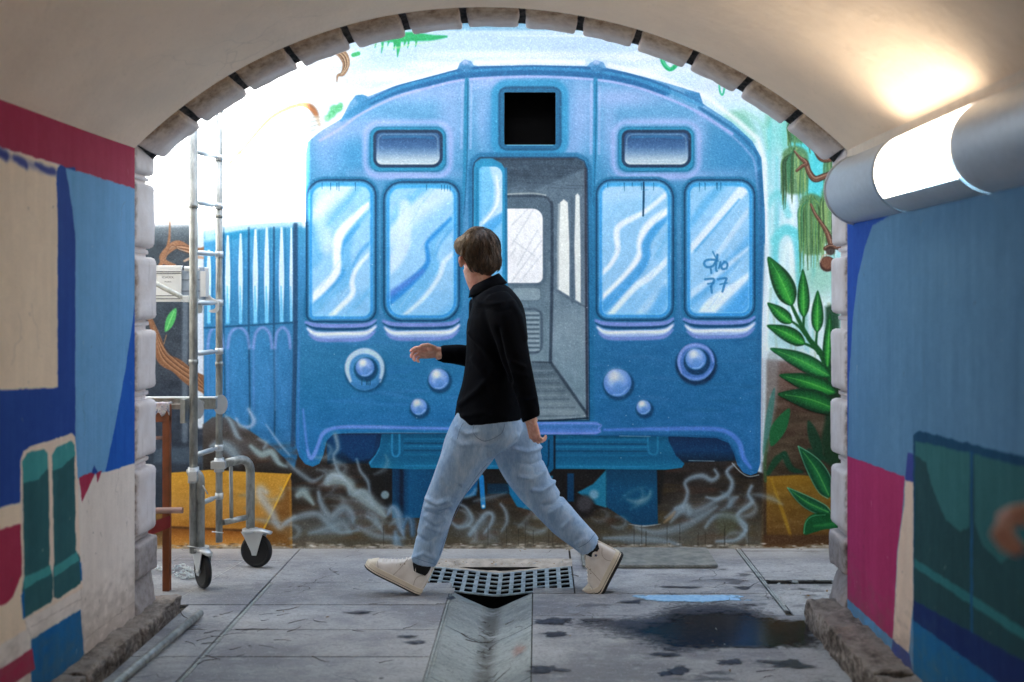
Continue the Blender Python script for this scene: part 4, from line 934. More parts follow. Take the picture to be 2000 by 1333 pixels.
def mat_slab(name='concrete_slab', base=(178, 181, 183), dark=(132, 135, 142)):
    k = NT(name); X = k.sep(0); Y = k.sep(1)
    n = k.noise(1.3, 6, .65, (1, 1.6, 1)); c = k.mix(k.mask(n, .4, .6), lin(base), lin(dark))
    f = k.noise(50, 8, .78, (1, 2.0, 1)); c = k.mix(k.mul(k.mask(f, .50, .64), .85), c, lin([v * .62 for v in base]))
    f3 = k.noise(9, 8, .75, (1, 2.4, 1)); c = k.mix(k.mul(k.mask(f3, .54, .66), .55), c, lin([v * .66 for v in base]))
    c = k.mix(k.mul(k.mask(f3, .46, .36), .45), c, lin((184, 190, 194)))
    f2 = k.noise(110, 3, .6); c = k.mix(k.mul(k.mask(f2, .62, .7), .7), c, lin((222, 224, 222)))
    # damp blotches, darker and glossier, to the right of the channel
    wr = k.mask(X, -.1, .35); w = k.mul(k.mask(k.noise(3.4, 6, .62, (1, 2.1, 1)), .585, .63), wr)
    wl = k.mul(k.mask(k.noise(5.5, 5, .6, (1, 2.6, 1)), .66, .7), .6); w = k.mul(w, wl, 'MAXIMUM')
    c = k.mix(k.mul(w, .72), c, lin((58, 60, 70)))
    # silt along the bottom of the channel
    xs_ = k.n('Math'); xs_.operation = 'ADD'; k.l(X, xs_.inputs[0]); xs_.inputs[1].default_value = .2125; xa = k.n('Math'); xa.operation = 'ABSOLUTE'; k.l(xs_.outputs[0], xa.inputs[0]); yl = k.mask(Y, 4.8, 4.77)
    si = k.mul(k.mul(k.mask(xa.outputs[0], .055, .015), k.mask(f3, .35, .5)), yl); c = k.mix(k.mul(si, .75), c, lin((84, 84, 80)))
    # pale dust next to the painted wall
    d = k.mul(k.mask(Y, 5.3, 5.58), k.mask(f, .3, .6)); c = k.mix(k.mul(d, .6), c, lin((186, 180, 166)))
    # hairline cracks
    v = k.n('TexVoronoi'); v.feature = 'DISTANCE_TO_EDGE'; v.inputs['Scale'].default_value = 1.6
    mp = k.n('Mapping'); mp.inputs['Scale'].default_value = (.7, 1.3, 1); av = k.n('VectorMath'); k.l(k.tc, mp.inputs[0]); k.l(mp.outputs[0], av.inputs[0])
    nn = k.n('TexNoise'); nn.inputs['Scale'].default_value = 5; k.l(k.tc, nn.inputs['Vector']); mm = k.n('VectorMath'); mm.operation = 'SCALE'; mm.inputs['Scale'].default_value = .35; k.l(nn.outputs['Color'], mm.inputs[0]); k.l(mm.outputs[0], av.inputs[1]); k.l(av.outputs[0], v.inputs['Vector'])
    cr = k.mul(k.mask(v.outputs['Distance'], .006, .001), k.mask(k.noise(1.1, 3), .5, .56)); c = k.mix(k.mul(cr, .7), c, lin((50, 48, 48)))
    rg = k.n('MapRange'); k.l(w, rg.inputs['Value']); rg.inputs['To Min'].default_value = .7; rg.inputs['To Max'].default_value = .3
    b = k.bump(f, .004); b = k.bump(cr, -.003, 1, b)
    return k.done(c, rg.outputs[0], b, Specular_IOR_Level=.4)
M_SLAB = mat_slab(); M_SLAB2 = mat_slab('smooth_gutter_concrete', (172, 182, 182), (140, 150, 152))
M_DIRT = simple('joint_dirt', (70, 66, 58), .95, var=.4, grain=90, bump=.004)
M_BLACK = simple('pit_black', (10, 10, 12), .9)

# ---------------------------------------------------------------- painted wall
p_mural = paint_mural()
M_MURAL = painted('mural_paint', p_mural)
M_WHITEWALL = mat_plaster('outer_plaster', (206, 200, 190))
UX0, UX1, UY0, UY1 = p_mural.x0, p_mural.x1, p_mural.y0, p_mural.y1
def W(px, py, off=0.0):
    """point on the painted wall at mural drafting coordinates"""
    return Vector(((px - VX) / F * YW, YW - off, EYE + (VY - py) / F * YW))
def uv_mural(bm, pts_of):
    uv = bm.loops.layers.uv.verify()
    for f in bm.faces:
        for l in f.loops:
            px = VX + l.vert.co.x * F / YW; py = VY - (l.vert.co.z - EYE) * F / YW
            l[uv].uv = ((px - UX0) / (UX1 - UX0), (UY1 - py) / (UY1 - UY0))
HOLE = (985, 181, 1085, 283)
wall = thing('mural_wall', 'rough plastered wall covered by the mural of a blue train', 'wall', (0, YW, 0))
bm = B()
xs = [UX0, HOLE[0], HOLE[2], UX1]; ys = [UY0, HOLE[1], HOLE[3], UY1]
for i in range(3):
    for j in range(3):
        if i == 1 and j == 1: continue
        a, b, c, d = xs[i], ys[j], xs[i + 1], ys[j + 1]
        f = bm.faces.new([bm.verts.new(W(*q)) for q in ((a, d), (c, d), (c, b), (a, b))])
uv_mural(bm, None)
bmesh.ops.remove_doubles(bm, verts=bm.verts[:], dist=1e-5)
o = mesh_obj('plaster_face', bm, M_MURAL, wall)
bm = B(); zt = W(0, UY0).z
box(bm, (-7, YW + .12, -.3), (7, YW + .5, zt)); box(bm, (-7, YW, -.3), (W(UX0, 0).x, YW + .119, zt)); box(bm, (W(UX1, 0).x, YW, -.3), (7, YW + .119, zt)); box(bm, (-7.0, YW - .04, zt + .001), (7.0, YW + .5, zt + .09))
mesh_obj('wall_core', bm, M_WHITEWALL, wall)
# the number box is a real recess
bm = B(); a, b, c, d = HOLE
A = [W(a, d), W(c, d), W(c, b), W(a, b)]; Bk = [v + Vector((0, .115, 0)) for v in A]
va = [bm.verts.new(v) for v in A]; vb = [bm.verts.new(v) for v in Bk]
for i in range(4): bm.faces.new((va[i], va[(i + 1) % 4], vb[(i + 1) % 4], vb[i]))
bm.faces.new(vb)
k = NT('niche_black'); g = k.mask(k.noise(300, 3, .7), .68, .72); zz = k.mask(k.sep(2), W(0, 250).z, W(0, 283).z)
M_NICHE = k.done(k.mix(k.mul(k.mul(g, zz), .25), (.0008, .0009, .0012, 1), lin((50, 60, 70))), .9, None, Specular_IOR_Level=.05)
mesh_obj('number_box_recess', bm, M_NICHE, wall)

def sheet(name, pts, parent, off, hole=None, smooth=False):
    """one coat of spray paint: a thin film of its own, following its painted outline"""
    if smooth: pts = spline(pts, True, 4)
    bm = B()
    def loop(P):
        vs = [bm.verts.new(W(q[0], q[1], off)) for q in P]
        return [bm.edges.new((vs[i], vs[(i + 1) % len(vs)])) for i in range(len(vs))]
    es = loop(pts)
    if hole: es += loop(hole)
    bmesh.ops.triangle_fill(bm, edges=es, use_beauty=True)
    uv_mural(bm, None)
    me = bpy.data.meshes.new(name)
    for f in bm.faces:
        if f.normal.y > 0: f.normal_flip()
    L = wall.location
    bmesh.ops.translate(bm, verts=bm.verts[:], vec=-L); bm.to_mesh(me); bm.free(); me.materials.append(M_MURAL)
    o = bpy.data.objects.new(name, me); link(o, parent); return o
FACE = [(597, 300), (597, 560), (588, 630), (581, 700), (578, 800), (578, 868), (584, 892), (596, 907), (611, 912), (624, 906), (632, 888), (638, 862), (650, 849), (680, 846), (800, 845), (920, 846), (1060, 850),
        (1200, 852), (1330, 853), (1400, 856), (1424, 866), (1434, 886), (1440, 908), (1452, 924), (1466, 929), (1479, 924), (1485, 905), (1486, 800), (1488, 640), (1494, 520), (1494, 420), (1489, 340), (1487, 309), (1469, 276), (1430, 240), (1373, 203),
        (1366, 182), (1340, 174), (1289, 159), (1220, 141), (1184, 133), (1178, 122), (1164, 118), (1152, 124), (1146, 130), (1040, 128), (935, 130), (925, 128), (920, 120), (908, 117), (898, 124), (893, 136), (841, 150), (772, 168), (719, 189), (708, 185), (695, 187), (684, 200),
        (667, 233), (625, 258), (601, 278)]
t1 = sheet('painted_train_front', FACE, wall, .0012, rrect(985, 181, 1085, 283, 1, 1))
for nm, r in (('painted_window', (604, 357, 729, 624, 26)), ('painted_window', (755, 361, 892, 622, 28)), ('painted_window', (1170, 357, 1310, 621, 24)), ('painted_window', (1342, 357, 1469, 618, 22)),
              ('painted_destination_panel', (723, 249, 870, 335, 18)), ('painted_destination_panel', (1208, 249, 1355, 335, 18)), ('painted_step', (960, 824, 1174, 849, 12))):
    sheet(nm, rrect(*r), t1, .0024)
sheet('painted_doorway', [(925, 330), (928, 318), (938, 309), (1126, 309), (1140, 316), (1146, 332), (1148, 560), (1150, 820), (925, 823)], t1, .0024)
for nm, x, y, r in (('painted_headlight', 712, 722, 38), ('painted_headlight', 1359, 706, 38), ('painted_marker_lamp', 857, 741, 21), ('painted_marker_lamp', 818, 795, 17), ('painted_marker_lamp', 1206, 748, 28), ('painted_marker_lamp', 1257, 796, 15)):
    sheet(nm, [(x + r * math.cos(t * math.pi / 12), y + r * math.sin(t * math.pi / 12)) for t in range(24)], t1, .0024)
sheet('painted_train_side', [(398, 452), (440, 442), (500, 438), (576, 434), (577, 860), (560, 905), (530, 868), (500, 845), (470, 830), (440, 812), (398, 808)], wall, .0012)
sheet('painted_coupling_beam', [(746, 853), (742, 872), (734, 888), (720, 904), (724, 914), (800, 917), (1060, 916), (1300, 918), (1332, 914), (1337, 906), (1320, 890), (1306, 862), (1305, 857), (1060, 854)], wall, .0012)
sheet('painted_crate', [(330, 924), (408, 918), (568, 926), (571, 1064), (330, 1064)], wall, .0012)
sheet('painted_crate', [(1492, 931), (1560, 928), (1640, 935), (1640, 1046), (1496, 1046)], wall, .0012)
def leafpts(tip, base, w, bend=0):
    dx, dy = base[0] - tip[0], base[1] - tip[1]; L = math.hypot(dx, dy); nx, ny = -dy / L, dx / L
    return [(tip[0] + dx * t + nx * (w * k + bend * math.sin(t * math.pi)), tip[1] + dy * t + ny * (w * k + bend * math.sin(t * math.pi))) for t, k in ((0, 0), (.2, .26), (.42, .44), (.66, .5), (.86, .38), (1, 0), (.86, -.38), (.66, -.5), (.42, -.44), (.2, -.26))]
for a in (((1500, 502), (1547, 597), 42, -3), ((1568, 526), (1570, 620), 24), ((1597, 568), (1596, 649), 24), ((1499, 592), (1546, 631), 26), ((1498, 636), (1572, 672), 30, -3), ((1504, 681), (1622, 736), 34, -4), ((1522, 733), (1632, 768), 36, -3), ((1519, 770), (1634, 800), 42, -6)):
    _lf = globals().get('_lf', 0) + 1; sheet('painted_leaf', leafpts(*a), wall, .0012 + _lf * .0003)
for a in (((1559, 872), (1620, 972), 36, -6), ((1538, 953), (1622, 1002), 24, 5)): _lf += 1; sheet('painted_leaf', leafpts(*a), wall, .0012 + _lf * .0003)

# ---------------------------------------------------------------- tunnel: side walls with their own painting
def side_wall(name, label, x, p, mname, out):
    root = thing(name, label, 'wall', (x, 2.2, 0))
    bm = B(); uv = bm.loops.layers.uv.verify(); Y0, Y1 = .4, YA
    f = bm.faces.new([bm.verts.new(v) for v in ((x, Y0, -.1), (x, Y1, -.1), (x, Y1, ZS), (x, Y0, ZS))])
    for l in f.loops: l[uv].uv = ((l.vert.co.y * 400 - p.x0) / (p.x1 - p.x0), (p.y1 + l.vert.co.z * 400) / (p.y1 - p.y0))
    me = bpy.data.meshes.new(name)
    if (f.normal.x > 0) != (out > 0): f.normal_flip()
    bmesh.ops.translate(bm, verts=bm.verts[:], vec=-root.location); bm.to_mesh(me); bm.free(); me.materials.append(painted(mname, p, 110, .0018, .8))
    link(bpy.data.objects.new('painted_face', me), root)
    bm = B(); box(bm, (min(x - out * .004, x - out * .3), Y0, -.2), (max(x - out * .004, x - out * .3), YA - .002, ZS)); box(bm, (min(x, x - out * .3), -16, -.2), (max(x, x - out * .3), Y0 - .001, ZS))
    mesh_obj('wall_core', bm, M_CEIL, root); return root
side_wall('tunnel_wall', 'left tunnel wall with cream, crimson and blue painted shapes', XL, paint_left(), 'left_wall_paint', 1)
side_wall('tunnel_wall', 'right tunnel wall with pink stripe and dark teal painted windows', XR, paint_right(), 'right_wall_paint', -1)
# vault
bm = B(); A0, A1 = math.asin((XL - CX) / RV), math.asin((XR - CX) / RV); NA, NY = 60, 90; g = []
for i in range(NA + 1):
    t = A0 + (A1 - A0) * i / NA; row = []
    for j in range(NY + 1):
        y = -16 + (YA + 16) * (j / NY); r = RV + noise.noise(Vector((t * 3, y * 1.5, 0))) * .012
        row.append(bm.verts.new((CX + r * math.sin(t), y, max(ZS - .012, CZ + r * math.cos(t)))))
    g.append(row)
for i in range(NA):
    for j in range(NY):
        f = bm.faces.new((g[i][j], g[i][j + 1], g[i + 1][j + 1], g[i + 1][j])); f.smooth = True
o = mesh_obj('ceiling', bm, M_CEIL); tag(o, kind='structure')
for f in o.data.polygons: pass
# mass of the embankment over the vault, open to the passage
front = thing('portal_wall', 'plastered wall over the tunnel mouth around the arch stones', 'wall', (0, YB, 0))
HF = 2.71
bm = B(); N = 48
for (y0, rr) in ((YA + .012, RV + .03), (YB - .012, RV + .03)):
    pr = None
    for i in range(N + 1):
        t = A0 + (A1 - A0) * i / N; a = bm.verts.new((CX + rr * math.sin(t), y0, CZ + rr * math.cos(t))); b = bm.verts.new((CX + rr * math.sin(t), y0, HF))
        if pr: bm.faces.new((pr[0], a, b, pr[1]))
        pr = (a, b)
pr = None
for i in range(N + 1):
    t = A0 + (A1 - A0) * i / N; rr = RV + .03
    a = bm.verts.new((CX + rr * math.sin(t), YA + .012, CZ + rr * math.cos(t))); b = bm.verts.new((CX + rr * math.sin(t), YB - .012, CZ + rr * math.cos(t)))
    if pr: bm.faces.new((pr[0], a, b, pr[1]))
    pr = (a, b)
xl, xr = CX + (RV + .03) * math.sin(A0), CX + (RV + .03) * math.sin(A1)
box(bm, (-7, YA + .012, -.3), (XL - .23, YB - .012, HF)); box(bm, (XR + .23, YA + .012, -.3), (7, YB - .012, HF)); box(bm, (XL - .229, YA + .014, 2.0), (xl, YB - .014, HF)); box(bm, (xr, YA + .014, 2.0), (XR + .229, YB - .014, HF))
box(bm, (-7, -16, HF), (7, YB + .03, HF + .07))
mesh_obj('wall_face', bm, M_WHITEWALL, front)
# unseen blocks added above the embankment to cut the edges of the sun patch
blocker = thing('sun_blocker', 'unseen plastered block added to shade the mural from the sun', 'sun_blocker', (0, 1.2, HF + .07))
bm = B(); box(bm, (-1.70, .4, HF + .072), (7, 1.6, 6.35)); box(bm, (-1.71, .35, 6.351), (7.05, 1.61, 6.42)); box(bm, (-7, .4, HF + .072), (-1.701, 1.6, 5.12)); box(bm, (-7, .4, 5.121), (-1.712, 1.605, 5.18)); mesh_obj('shade_block', bm, M_WHITEWALL, blocker)

# arch stones: thirteen voussoirs
arch = thing('stone_arch', 'arch of rough cushioned stones framing the tunnel mouth', 'arch', (CX, YA, ZS))
NV = 13; rnd = random.Random(4)
for s in range(NV):
    t0 = A0 + (A1 - A0) * (s + .03) / NV; t1_ = A0 + (A1 - A0) * (s + .97) / NV; tm = (t0 + t1_) / 2; dt = (t1_ - t0)
    hl = RV * dt / 2 - .006; dep = (YB - YA) / 2; th = .13; rr = rnd.uniform(-.006, .004)
    def fn(p, tm=tm, rr=rr):
        u, v, w = p; e = (v + dep) / (2 * dep); e = max(0, min(1, e * 1.7)); r = RV - .002 + rr + .13 + w - .030 * e * e * (3 - 2 * e); t = tm + u / RV
        # cushion: the intrados bellies towards the middle of the stone's depth
        return (CX + r * math.sin(t), YA + dep + v, CZ + r * math.cos(t))
    bm = B(); round_block(bm, (hl, dep, th), .018, (16, 14, 8), fn, .005, 11, s * 3.1)
    mesh_obj('stone', bm, M_STONE, arch, smooth=True)
# dark joints
k = NT('sooty_mortar'); M_SOOT = k.done(k.ramp(k.noise(40, 6), [(.4, lin((30, 27, 26))), (.65, lin((80, 72, 66)))]), .95, k.bump(k.noise(60, 5), .004))
for s in range(NV + 1):
    bm = B(); t = A0 + (A1 - A0) * s / NV
    for q, (a, b) in enumerate(((-.014, .014),)):
        vs = []
        for tt in (t + a, t + b):
            for y, q_ in ((YA + .02, .016), (YB - .035, -.014)): vs.append(bm.verts.new((CX + (RV + q_) * math.sin(tt), y, CZ + (RV + q_) * math.cos(tt))))
        bm.faces.new((vs[0], vs[1], vs[3], vs[2]))
    mesh_obj('mortar_joint', bm, M_SOOT, arch)
# piers
def pier(label, x, sg, cuts, low):
    root = thing('stone_pier', label, 'pier', (x, YA, 0), 'stone piers carrying the arch')
    zz = lambda py, Y=YB: EYE + (VY - py) / F * Y
    bm = B(); x0, x1 = sorted((x - sg * .2, x - sg * .035)); box(bm, (x0, YA + .03, .04), (x1, YB - .035, 2.0)); mesh_obj('mortar_joint', bm, M_STONE, root)
    for i, (a, b) in enumerate(cuts):
        z1, z0 = zz(a), zz(b); h = (z1 - z0) / 2; bm = B(); pr = rnd.uniform(-.004, .006)
        round_block(bm, (.11, (YB - YA) / 2, h), .022, (10, 14, 14), lambda p: (x - sg * (.11 - pr) + p[0], (YA + YB) / 2 + p[1], (z0 + z1) / 2 + p[2]), .003, 9, i * 5.3 + x)
        mesh_obj('stone', bm, M_STONE, root, smooth=True)
        bm = B(); round_block(bm, (.1, (YB - YA) / 2 - .02, .012), .01, (4, 8, 4), lambda p: (x - sg * .124 + p[0], (YA + YB) / 2 + p[1], z0 - .018 + p[2]), .003, 14, i)
        mesh_obj('moulding', bm, M_STONE, root, smooth=True)
    for (a, b, ex, tp) in low:
        z1, z0 = zz(a), zz(b); bm = B(); h = (z1 - z0) / 2
        round_block(bm, (.12, (YB - YA) / 2 + ex * .3, h), .012, (8, 10, 10), lambda p: (x - sg * (.12 - ex) + p[0] + sg * tp * (1 - (p[2] / h)) * .5, (YA + YB) / 2 + p[1], (z0 + z1) / 2 + p[2]), .007, 14, a)
        mesh_obj('plinth_stone', bm, M_STONE, root, smooth=True)
    return root
pier('left pier of white cushioned stones beside the scaffold tower', XL, 1, ((292, 346), (362, 486), (504, 624), (643, 757), (777, 885), (905, 1030)), ((1042, 1108, .006, 0), (1112, 1180, -.02, .03)))
pier('right pier of white cushioned stones beside the painted leaves', XR, -1, ((292, 356), (372, 482), (504, 613), (642, 757), (776, 882), (904, 1020)), ((1030, 1098, .012, -.005), (1102, 1168, -.03, .05)))

# kerbs
def kerb(label, x0, x1, y1, h, sg, breaks):
    root = thing('kerb', label, 'kerb', ((x0 + x1) / 2, y1, 0))
    e = [y1] + breaks
    for i in range(len(e) - 1):
        a, b = e[i + 1] + .004, e[i] - .004; L = (b - a) / 2; c = (a + b) / 2; hw = (x1 - x0) / 2
        bm = B(); n = max(8, min(120, int(L * 110)))
        hh = h * rnd.uniform(.94, 1.04)
        round_block(bm, (hw + .02, L, hh / 2 + .03), .006, (16, n, 10), lambda p: ((x0 + x1) / 2 - sg * .02 + p[0], c + p[1], hh / 2 - .03 + p[2]), .013, 16, i * 2.7 + x0)
        mesh_obj('kerb_stone', bm, M_KERB, root, smooth=True)
kerb('low broken stone kerb along the left tunnel wall beside the pipe', XL, -1.61, 4.50, .075, 1, [4.06, 3.55, 3.0, 2.2, 1.2, -3.5])
kerb('rough chipped stone kerb under the pink and teal wall', 1.161, XR, 4.34, .11, -1, [3.96, 3.45, 2.9, 2.2, 1.2, -3.5])

# ---------------------------------------------------------------- ground
bm = B(); box(bm, (-40, -40, -.5), (40, 40, -.45)); o = mesh_obj('ground', bm, M_DIRT); tag(o, kind='structure')
pav = bpy.data.objects.new('pavement', None); link(pav); pav['kind'] = 'structure'
bm = B()
GX0, GX1, GY0, GY1 = -.40, -.025, 4.76, 5.27      # channel and pit
PX0, PX1 = -.62, .175
for a, b in (((-7, -16, -.4), (GX0, 4.76, -.016)), ((GX1, -16, -.4), (7, 4.76, -.016)), ((-7, 4.76, -.4), (PX0, YW, -.016)), ((PX1, 4.76, -.4), (7, YW, -.016)), ((PX0, 5.375, -.4), (PX1, YW, -.016))):
    box(bm, a, b)
mesh_obj('bedding', bm, M_DIRT, pav)
def slab(x0, x1, y0, y1, z=0.0, m=None, jag=.004):
    bm = B(); dz = rnd.uniform(-.0012, .0012); vs = box(bm, (x0 + .003, y0 + .003, -.0157 if z < 0 else z - .012), (x1 - .003, y1 - .003, z + dz), bev=.003)
    return mesh_obj('paving_slab', bm, m or M_SLAB, pav)
cols = (-7, -5.2, -3.6, -2.45, -1.335)
ys_far = (4.585, 5.0, 5.35, YW - .004)
for a, b in zip(cols[:-1], cols[1:]):
    for c, d in zip(ys_far[:-1], ys_far[1:]): slab(a, b, c, d)
rows = [4.938, 4.585, 4.244, 3.927, 3.60, 3.25, 2.9, 2.5, 2.0, 1.4, .6, -.6, -2, -4]
for a, b in zip(rows[:-1], rows[1:]):
    slab(-1.315, GX0 - .022, b, a)
slab(-1.61, -1.335, 3.93, 4.585); slab(-1.61, -1.335, 2.9, 3.93); slab(-1.61, -1.335, -4, 2.9)
bm = B(); box(bm, (-1.333, -4, -.014), (-1.317, 4.938, -.004), bev=.002); mesh_obj('mortar_strip', bm, M_SLAB2, pav)
bm = B(); box(bm, (GX0 - .021, -4, -.014), (GX0 - .012, 4.76, .0005)); box(bm, (GX0 - .009, -4, -.014), (GX0 - .001, 4.76, -.001)); mesh_obj('mortar_strip', bm, M_SLAB2, pav)
slab(-1.335, PX0 - .004, 4.938, YW - .004); slab(PX0, PX1, 5.36, YW - .004)
slab(GX1, 1.112, 4.43, 4.76)
for a, b in ((2.2, 4.43), (-.2, 2.2), (-4, -.2)): slab(GX1, 2.3, a, b)
slab(PX1 + .004, 1.112, 4.76, YW - .004)
for c, d in zip((4.43, 4.6, 4.985, YW - .06), (4.6, 4.985, YW - .06, YW - .004)):
    if c == 4.6: slab(1.14, 2.3, 4.6, 4.955, -.0125)
    else: slab(1.14, 2.3, c, d)
bm = B(); box(bm, (1.116, 4.5, -.014), (1.124, YW - .01, .001)); box(bm, (1.128, 4.5, -.014), (1.136, YW - .01, -.001)); mesh_obj('mortar_strip', bm, M_SLAB2, pav)
for a, b in ((2.3, 4.2), (4.2, 7)):
    for c, d in ((4.6, 5.1), (5.1, YW - .004)): slab(a, b, c, d)
bm = B(); box(bm, (1.14, 4.956, -.0155), (2.3, 4.984, -.0145)); mesh_obj('slot_darkness', bm, M_BLACK, pav)  # black strip stands in for the darkness inside the slot
# supports in the open slot
bm = B(); box(bm, (1.27, 4.957, -.014), (1.30, 4.983, -.003), bev=.003); box(bm, (1.47, 4.957, -.014), (1.50, 4.983, -.003), bev=.003); mesh_obj('stone_chip', bm, M_SLAB2, pav)
# V channel
def vz(x): return -.085 * (1 - abs((x - (GX0 + GX1) / 2)) / ((GX1 - GX0) / 2))
gut = thing('drain_channel', 'V shaped concrete drain channel running down the middle of the floor', 'drain', ((GX0 + GX1) / 2, 4.7, 0))
e = [4.775, 4.30, 3.72, 3.1, 2.4, 1.4, 0, -2, -4]
for i, (a, b) in enumerate(zip(e[1:], e[:-1])):
    bm = B(); nx, ny = 16, max(4, int((b - a) * 16)); G = []
    for ii in range(nx + 1):
        x = GX0 + .001 + (GX1 - GX0 - .002) * ii / nx; u = (ii / nx - .5) * 2
        z = -.085 * (1 - abs(u)) ** .92 + (.006 if abs(u) < .1 else 0)
        G.append([bm.verts.new((x, a + .002 + (b - a - .004) * j / ny, z + noise.noise(Vector((x * 14, (a + (b - a) * j / ny) * 9, 3))) * .002)) for j in range(ny + 1)])
    for ii in range(nx):
        for j in range(ny): f = bm.faces.new((G[ii][j], G[ii + 1][j], G[ii + 1][j + 1], G[ii][j + 1])); f.smooth = True
    low = [bm.verts.new((v.co.x, v.co.y, -.14)) for v in (r[-1] for r in G)]
    for ii in range(nx): bm.faces.new((G[ii][-1], G[ii + 1][-1], low[ii + 1], low[ii]))
    mesh_obj('channel_segment', bm, M_SLAB2, gut)
# pit under the grate
bm = B(); x0, x1, y0, y1 = PX0 + .004, PX1 - .004, 4.764, 5.266
box(bm, (x0 - .0, y0, -.44), (x1, y1, -.38)); box(bm, (x0 - .002, y0, -.4), (x0 + .002, y1, -.014)); box(bm, (x1 - .002, y0, -.4), (x1 + .002, y1, -.014)); box(bm, (x0, y1 - .002, -.4), (x1, y1 + .002, -.014))
box(bm, (x0, 4.762, -.4), (GX0 + .01, 4.770, -.004)); box(bm, (GX1 - .01, 4.762, -.4), (x1, 4.770, -.004))
M_PIT = simple('pit_wall', (20, 18, 17), .95, var=.4, bump=.004, grain=40)
o = mesh_obj('drain_pit', bm, M_PIT, gut)
# fill the strips either side of the channel mouth, in front of the grate
bm = B(); box(bm, (PX0, 4.762, -.012), (GX0 - .003, 4.85, -.001)); mesh_obj('pit_lip', bm, M_SLAB, gut)
bm = B(); box(bm, (GX1 + .003, 4.762, -.012), (PX1, 4.85, -.001)); mesh_obj('pit_lip', bm, M_SLAB, gut)

# grate
k = NT('galvanised_iron'); n = k.noise(40, 6, .6)
M_IRON = k.done(k.ramp(n, [(.35, lin((120, 136, 144))), (.6, lin((178, 194, 202)))]), .5, k.bump(k.noise(120, 4), .0008), Metallic=.35)
grate = thing('drain_grate', 'galvanised drain grate sagging over the pit under the walker', 'drain grate', (-.2, 5.0, 0))
def gz(x): return -.044 * max(0, 1 - abs(x + .2) / .42) + .002
def gbar(name, pts, w, hgt, ax):
    bm = B(); pr = None
    for p in pts:
        x, y = p; z = gz(x)
        o2 = (w / 2, 0) if ax == 'y' else (0, w / 2)
        q = [bm.verts.new((x - o2[0], y - o2[1], z)), bm.verts.new((x + o2[0], y + o2[1], z)), bm.verts.new((x + o2[0], y + o2[1], z - hgt)), bm.verts.new((x - o2[0], y - o2[1], z - hgt))]
        if pr:
            for i in range(4): bm.faces.new((pr[i], pr[(i + 1) % 4], q[(i + 1) % 4], q[i]))
        else: bm.faces.new(q)
        pr = q
    bm.faces.new(pr); return mesh_obj(name, bm, M_IRON, grate)
gx = [PX0 + .008 + i * (PX1 - PX0 - .016) / 13 for i in range(14)]
for i, x in enumerate(gx): gbar('grate_bar', [(x, 4.86), (x, 5.25)], .021 if 0 < i < 13 else .016, .006, 'y')
nx_ = 26
for j in range(6):
    y = 4.868 + j * (5.242 - 4.868) / 5
    gbar('cross_bar', [(PX0 + .004 + i * (PX1 - PX0 - .008) / nx_, y) for i in range(nx_ + 1)], .018 if j in (0, 5) else .014, .006, 'x')
# mortar spill filling the sag behind the grate
bm = B(); G = []
for i in range(41):
    x = PX0 - .05 + (PX1 - PX0 + .06) * i / 40
    G.append([bm.verts.new((x, 5.246 + .13 * j / 6 + noise.noise(Vector((x * 9, j, 2))) * .006, (gz(x) - .004) * (1 - (j / 6)) ** 1.3 + .0025 + (noise.noise(Vector((x * 22, j * 1.3, 0))) * .006 if 0 < j < 6 else 0))) for j in range(7)])
for i in range(40):
    for j in range(6): f = bm.faces.new((G[i][j], G[i + 1][j], G[i + 1][j + 1], G[i][j + 1])); f.smooth = True
M_SPILL = simple('rough_mortar', (176, 168, 156), .95, var=.3, grain=70, bump=.006)
mesh_obj('mortar_spill', bm, M_SPILL, gut)
# cover plate behind the walker
k = NT('ribbed_plate'); wv = k.n('TexWave'); wv.inputs['Scale'].default_value = 28; wv.inputs['Distortion'].default_value = 1.5; k.l(k.tc, wv.inputs[0]); wv.bands_direction = 'DIAGONAL'
M_PLATE = k.done(k.ramp(k.noise(20, 6), [(.35, lin((112, 118, 116))), (.65, lin((150, 152, 146)))]), .65, k.bump(wv.outputs['Fac'], .002), Metallic=.2)
bm = B(); box(bm, (.235, 5.185, .006), (.94, YW - .06, .02), bev=.002); box(bm, (.25, 5.20, -.0), (.93, YW - .07, .005))
o = mesh_obj('cover_plate', bm, M_PLATE); tag(o, 'flat ribbed metal cover plate lying against the foot of the mural wall', 'cover plate')
# mortar spill around the grate and dirt at the wall foot
bm = B()
def blob(bm, cx, cy, rx, ry, z, n=32, seed=0, am=.25, zf=None):
    """a thin film that thins out towards its rim (attribute fade)"""
    L = bm.verts.layers.float.get('fade') or bm.verts.layers.float.new('fade'); K = 6; prev = None
    for q in range(K + 1):
        ring = []
        for i in range(n):
            t = 2 * math.pi * i / n; g = (q / K) * (1 + am * noise.noise(Vector((math.cos(t) * 1.6, math.sin(t) * 1.6, seed))) * 2)
            x, y = cx + rx * 1.25 * g * math.cos(t), cy + ry * 1.25 * g * math.sin(t)
            v = bm.verts.new((x, y, z if zf is None else zf(x) + z)); v[L] = 1 - q / K; ring.append(v)
            if q == 0: break
        if prev:
            if len(prev) == 1:
                for i in range(n): bm.faces.new((prev[0], ring[i], ring[(i + 1) % n]))
            else:
                for i in range(n): bm.faces.new((prev[i], ring[i], ring[(i + 1) % n], prev[(i + 1) % n]))
        prev = ring
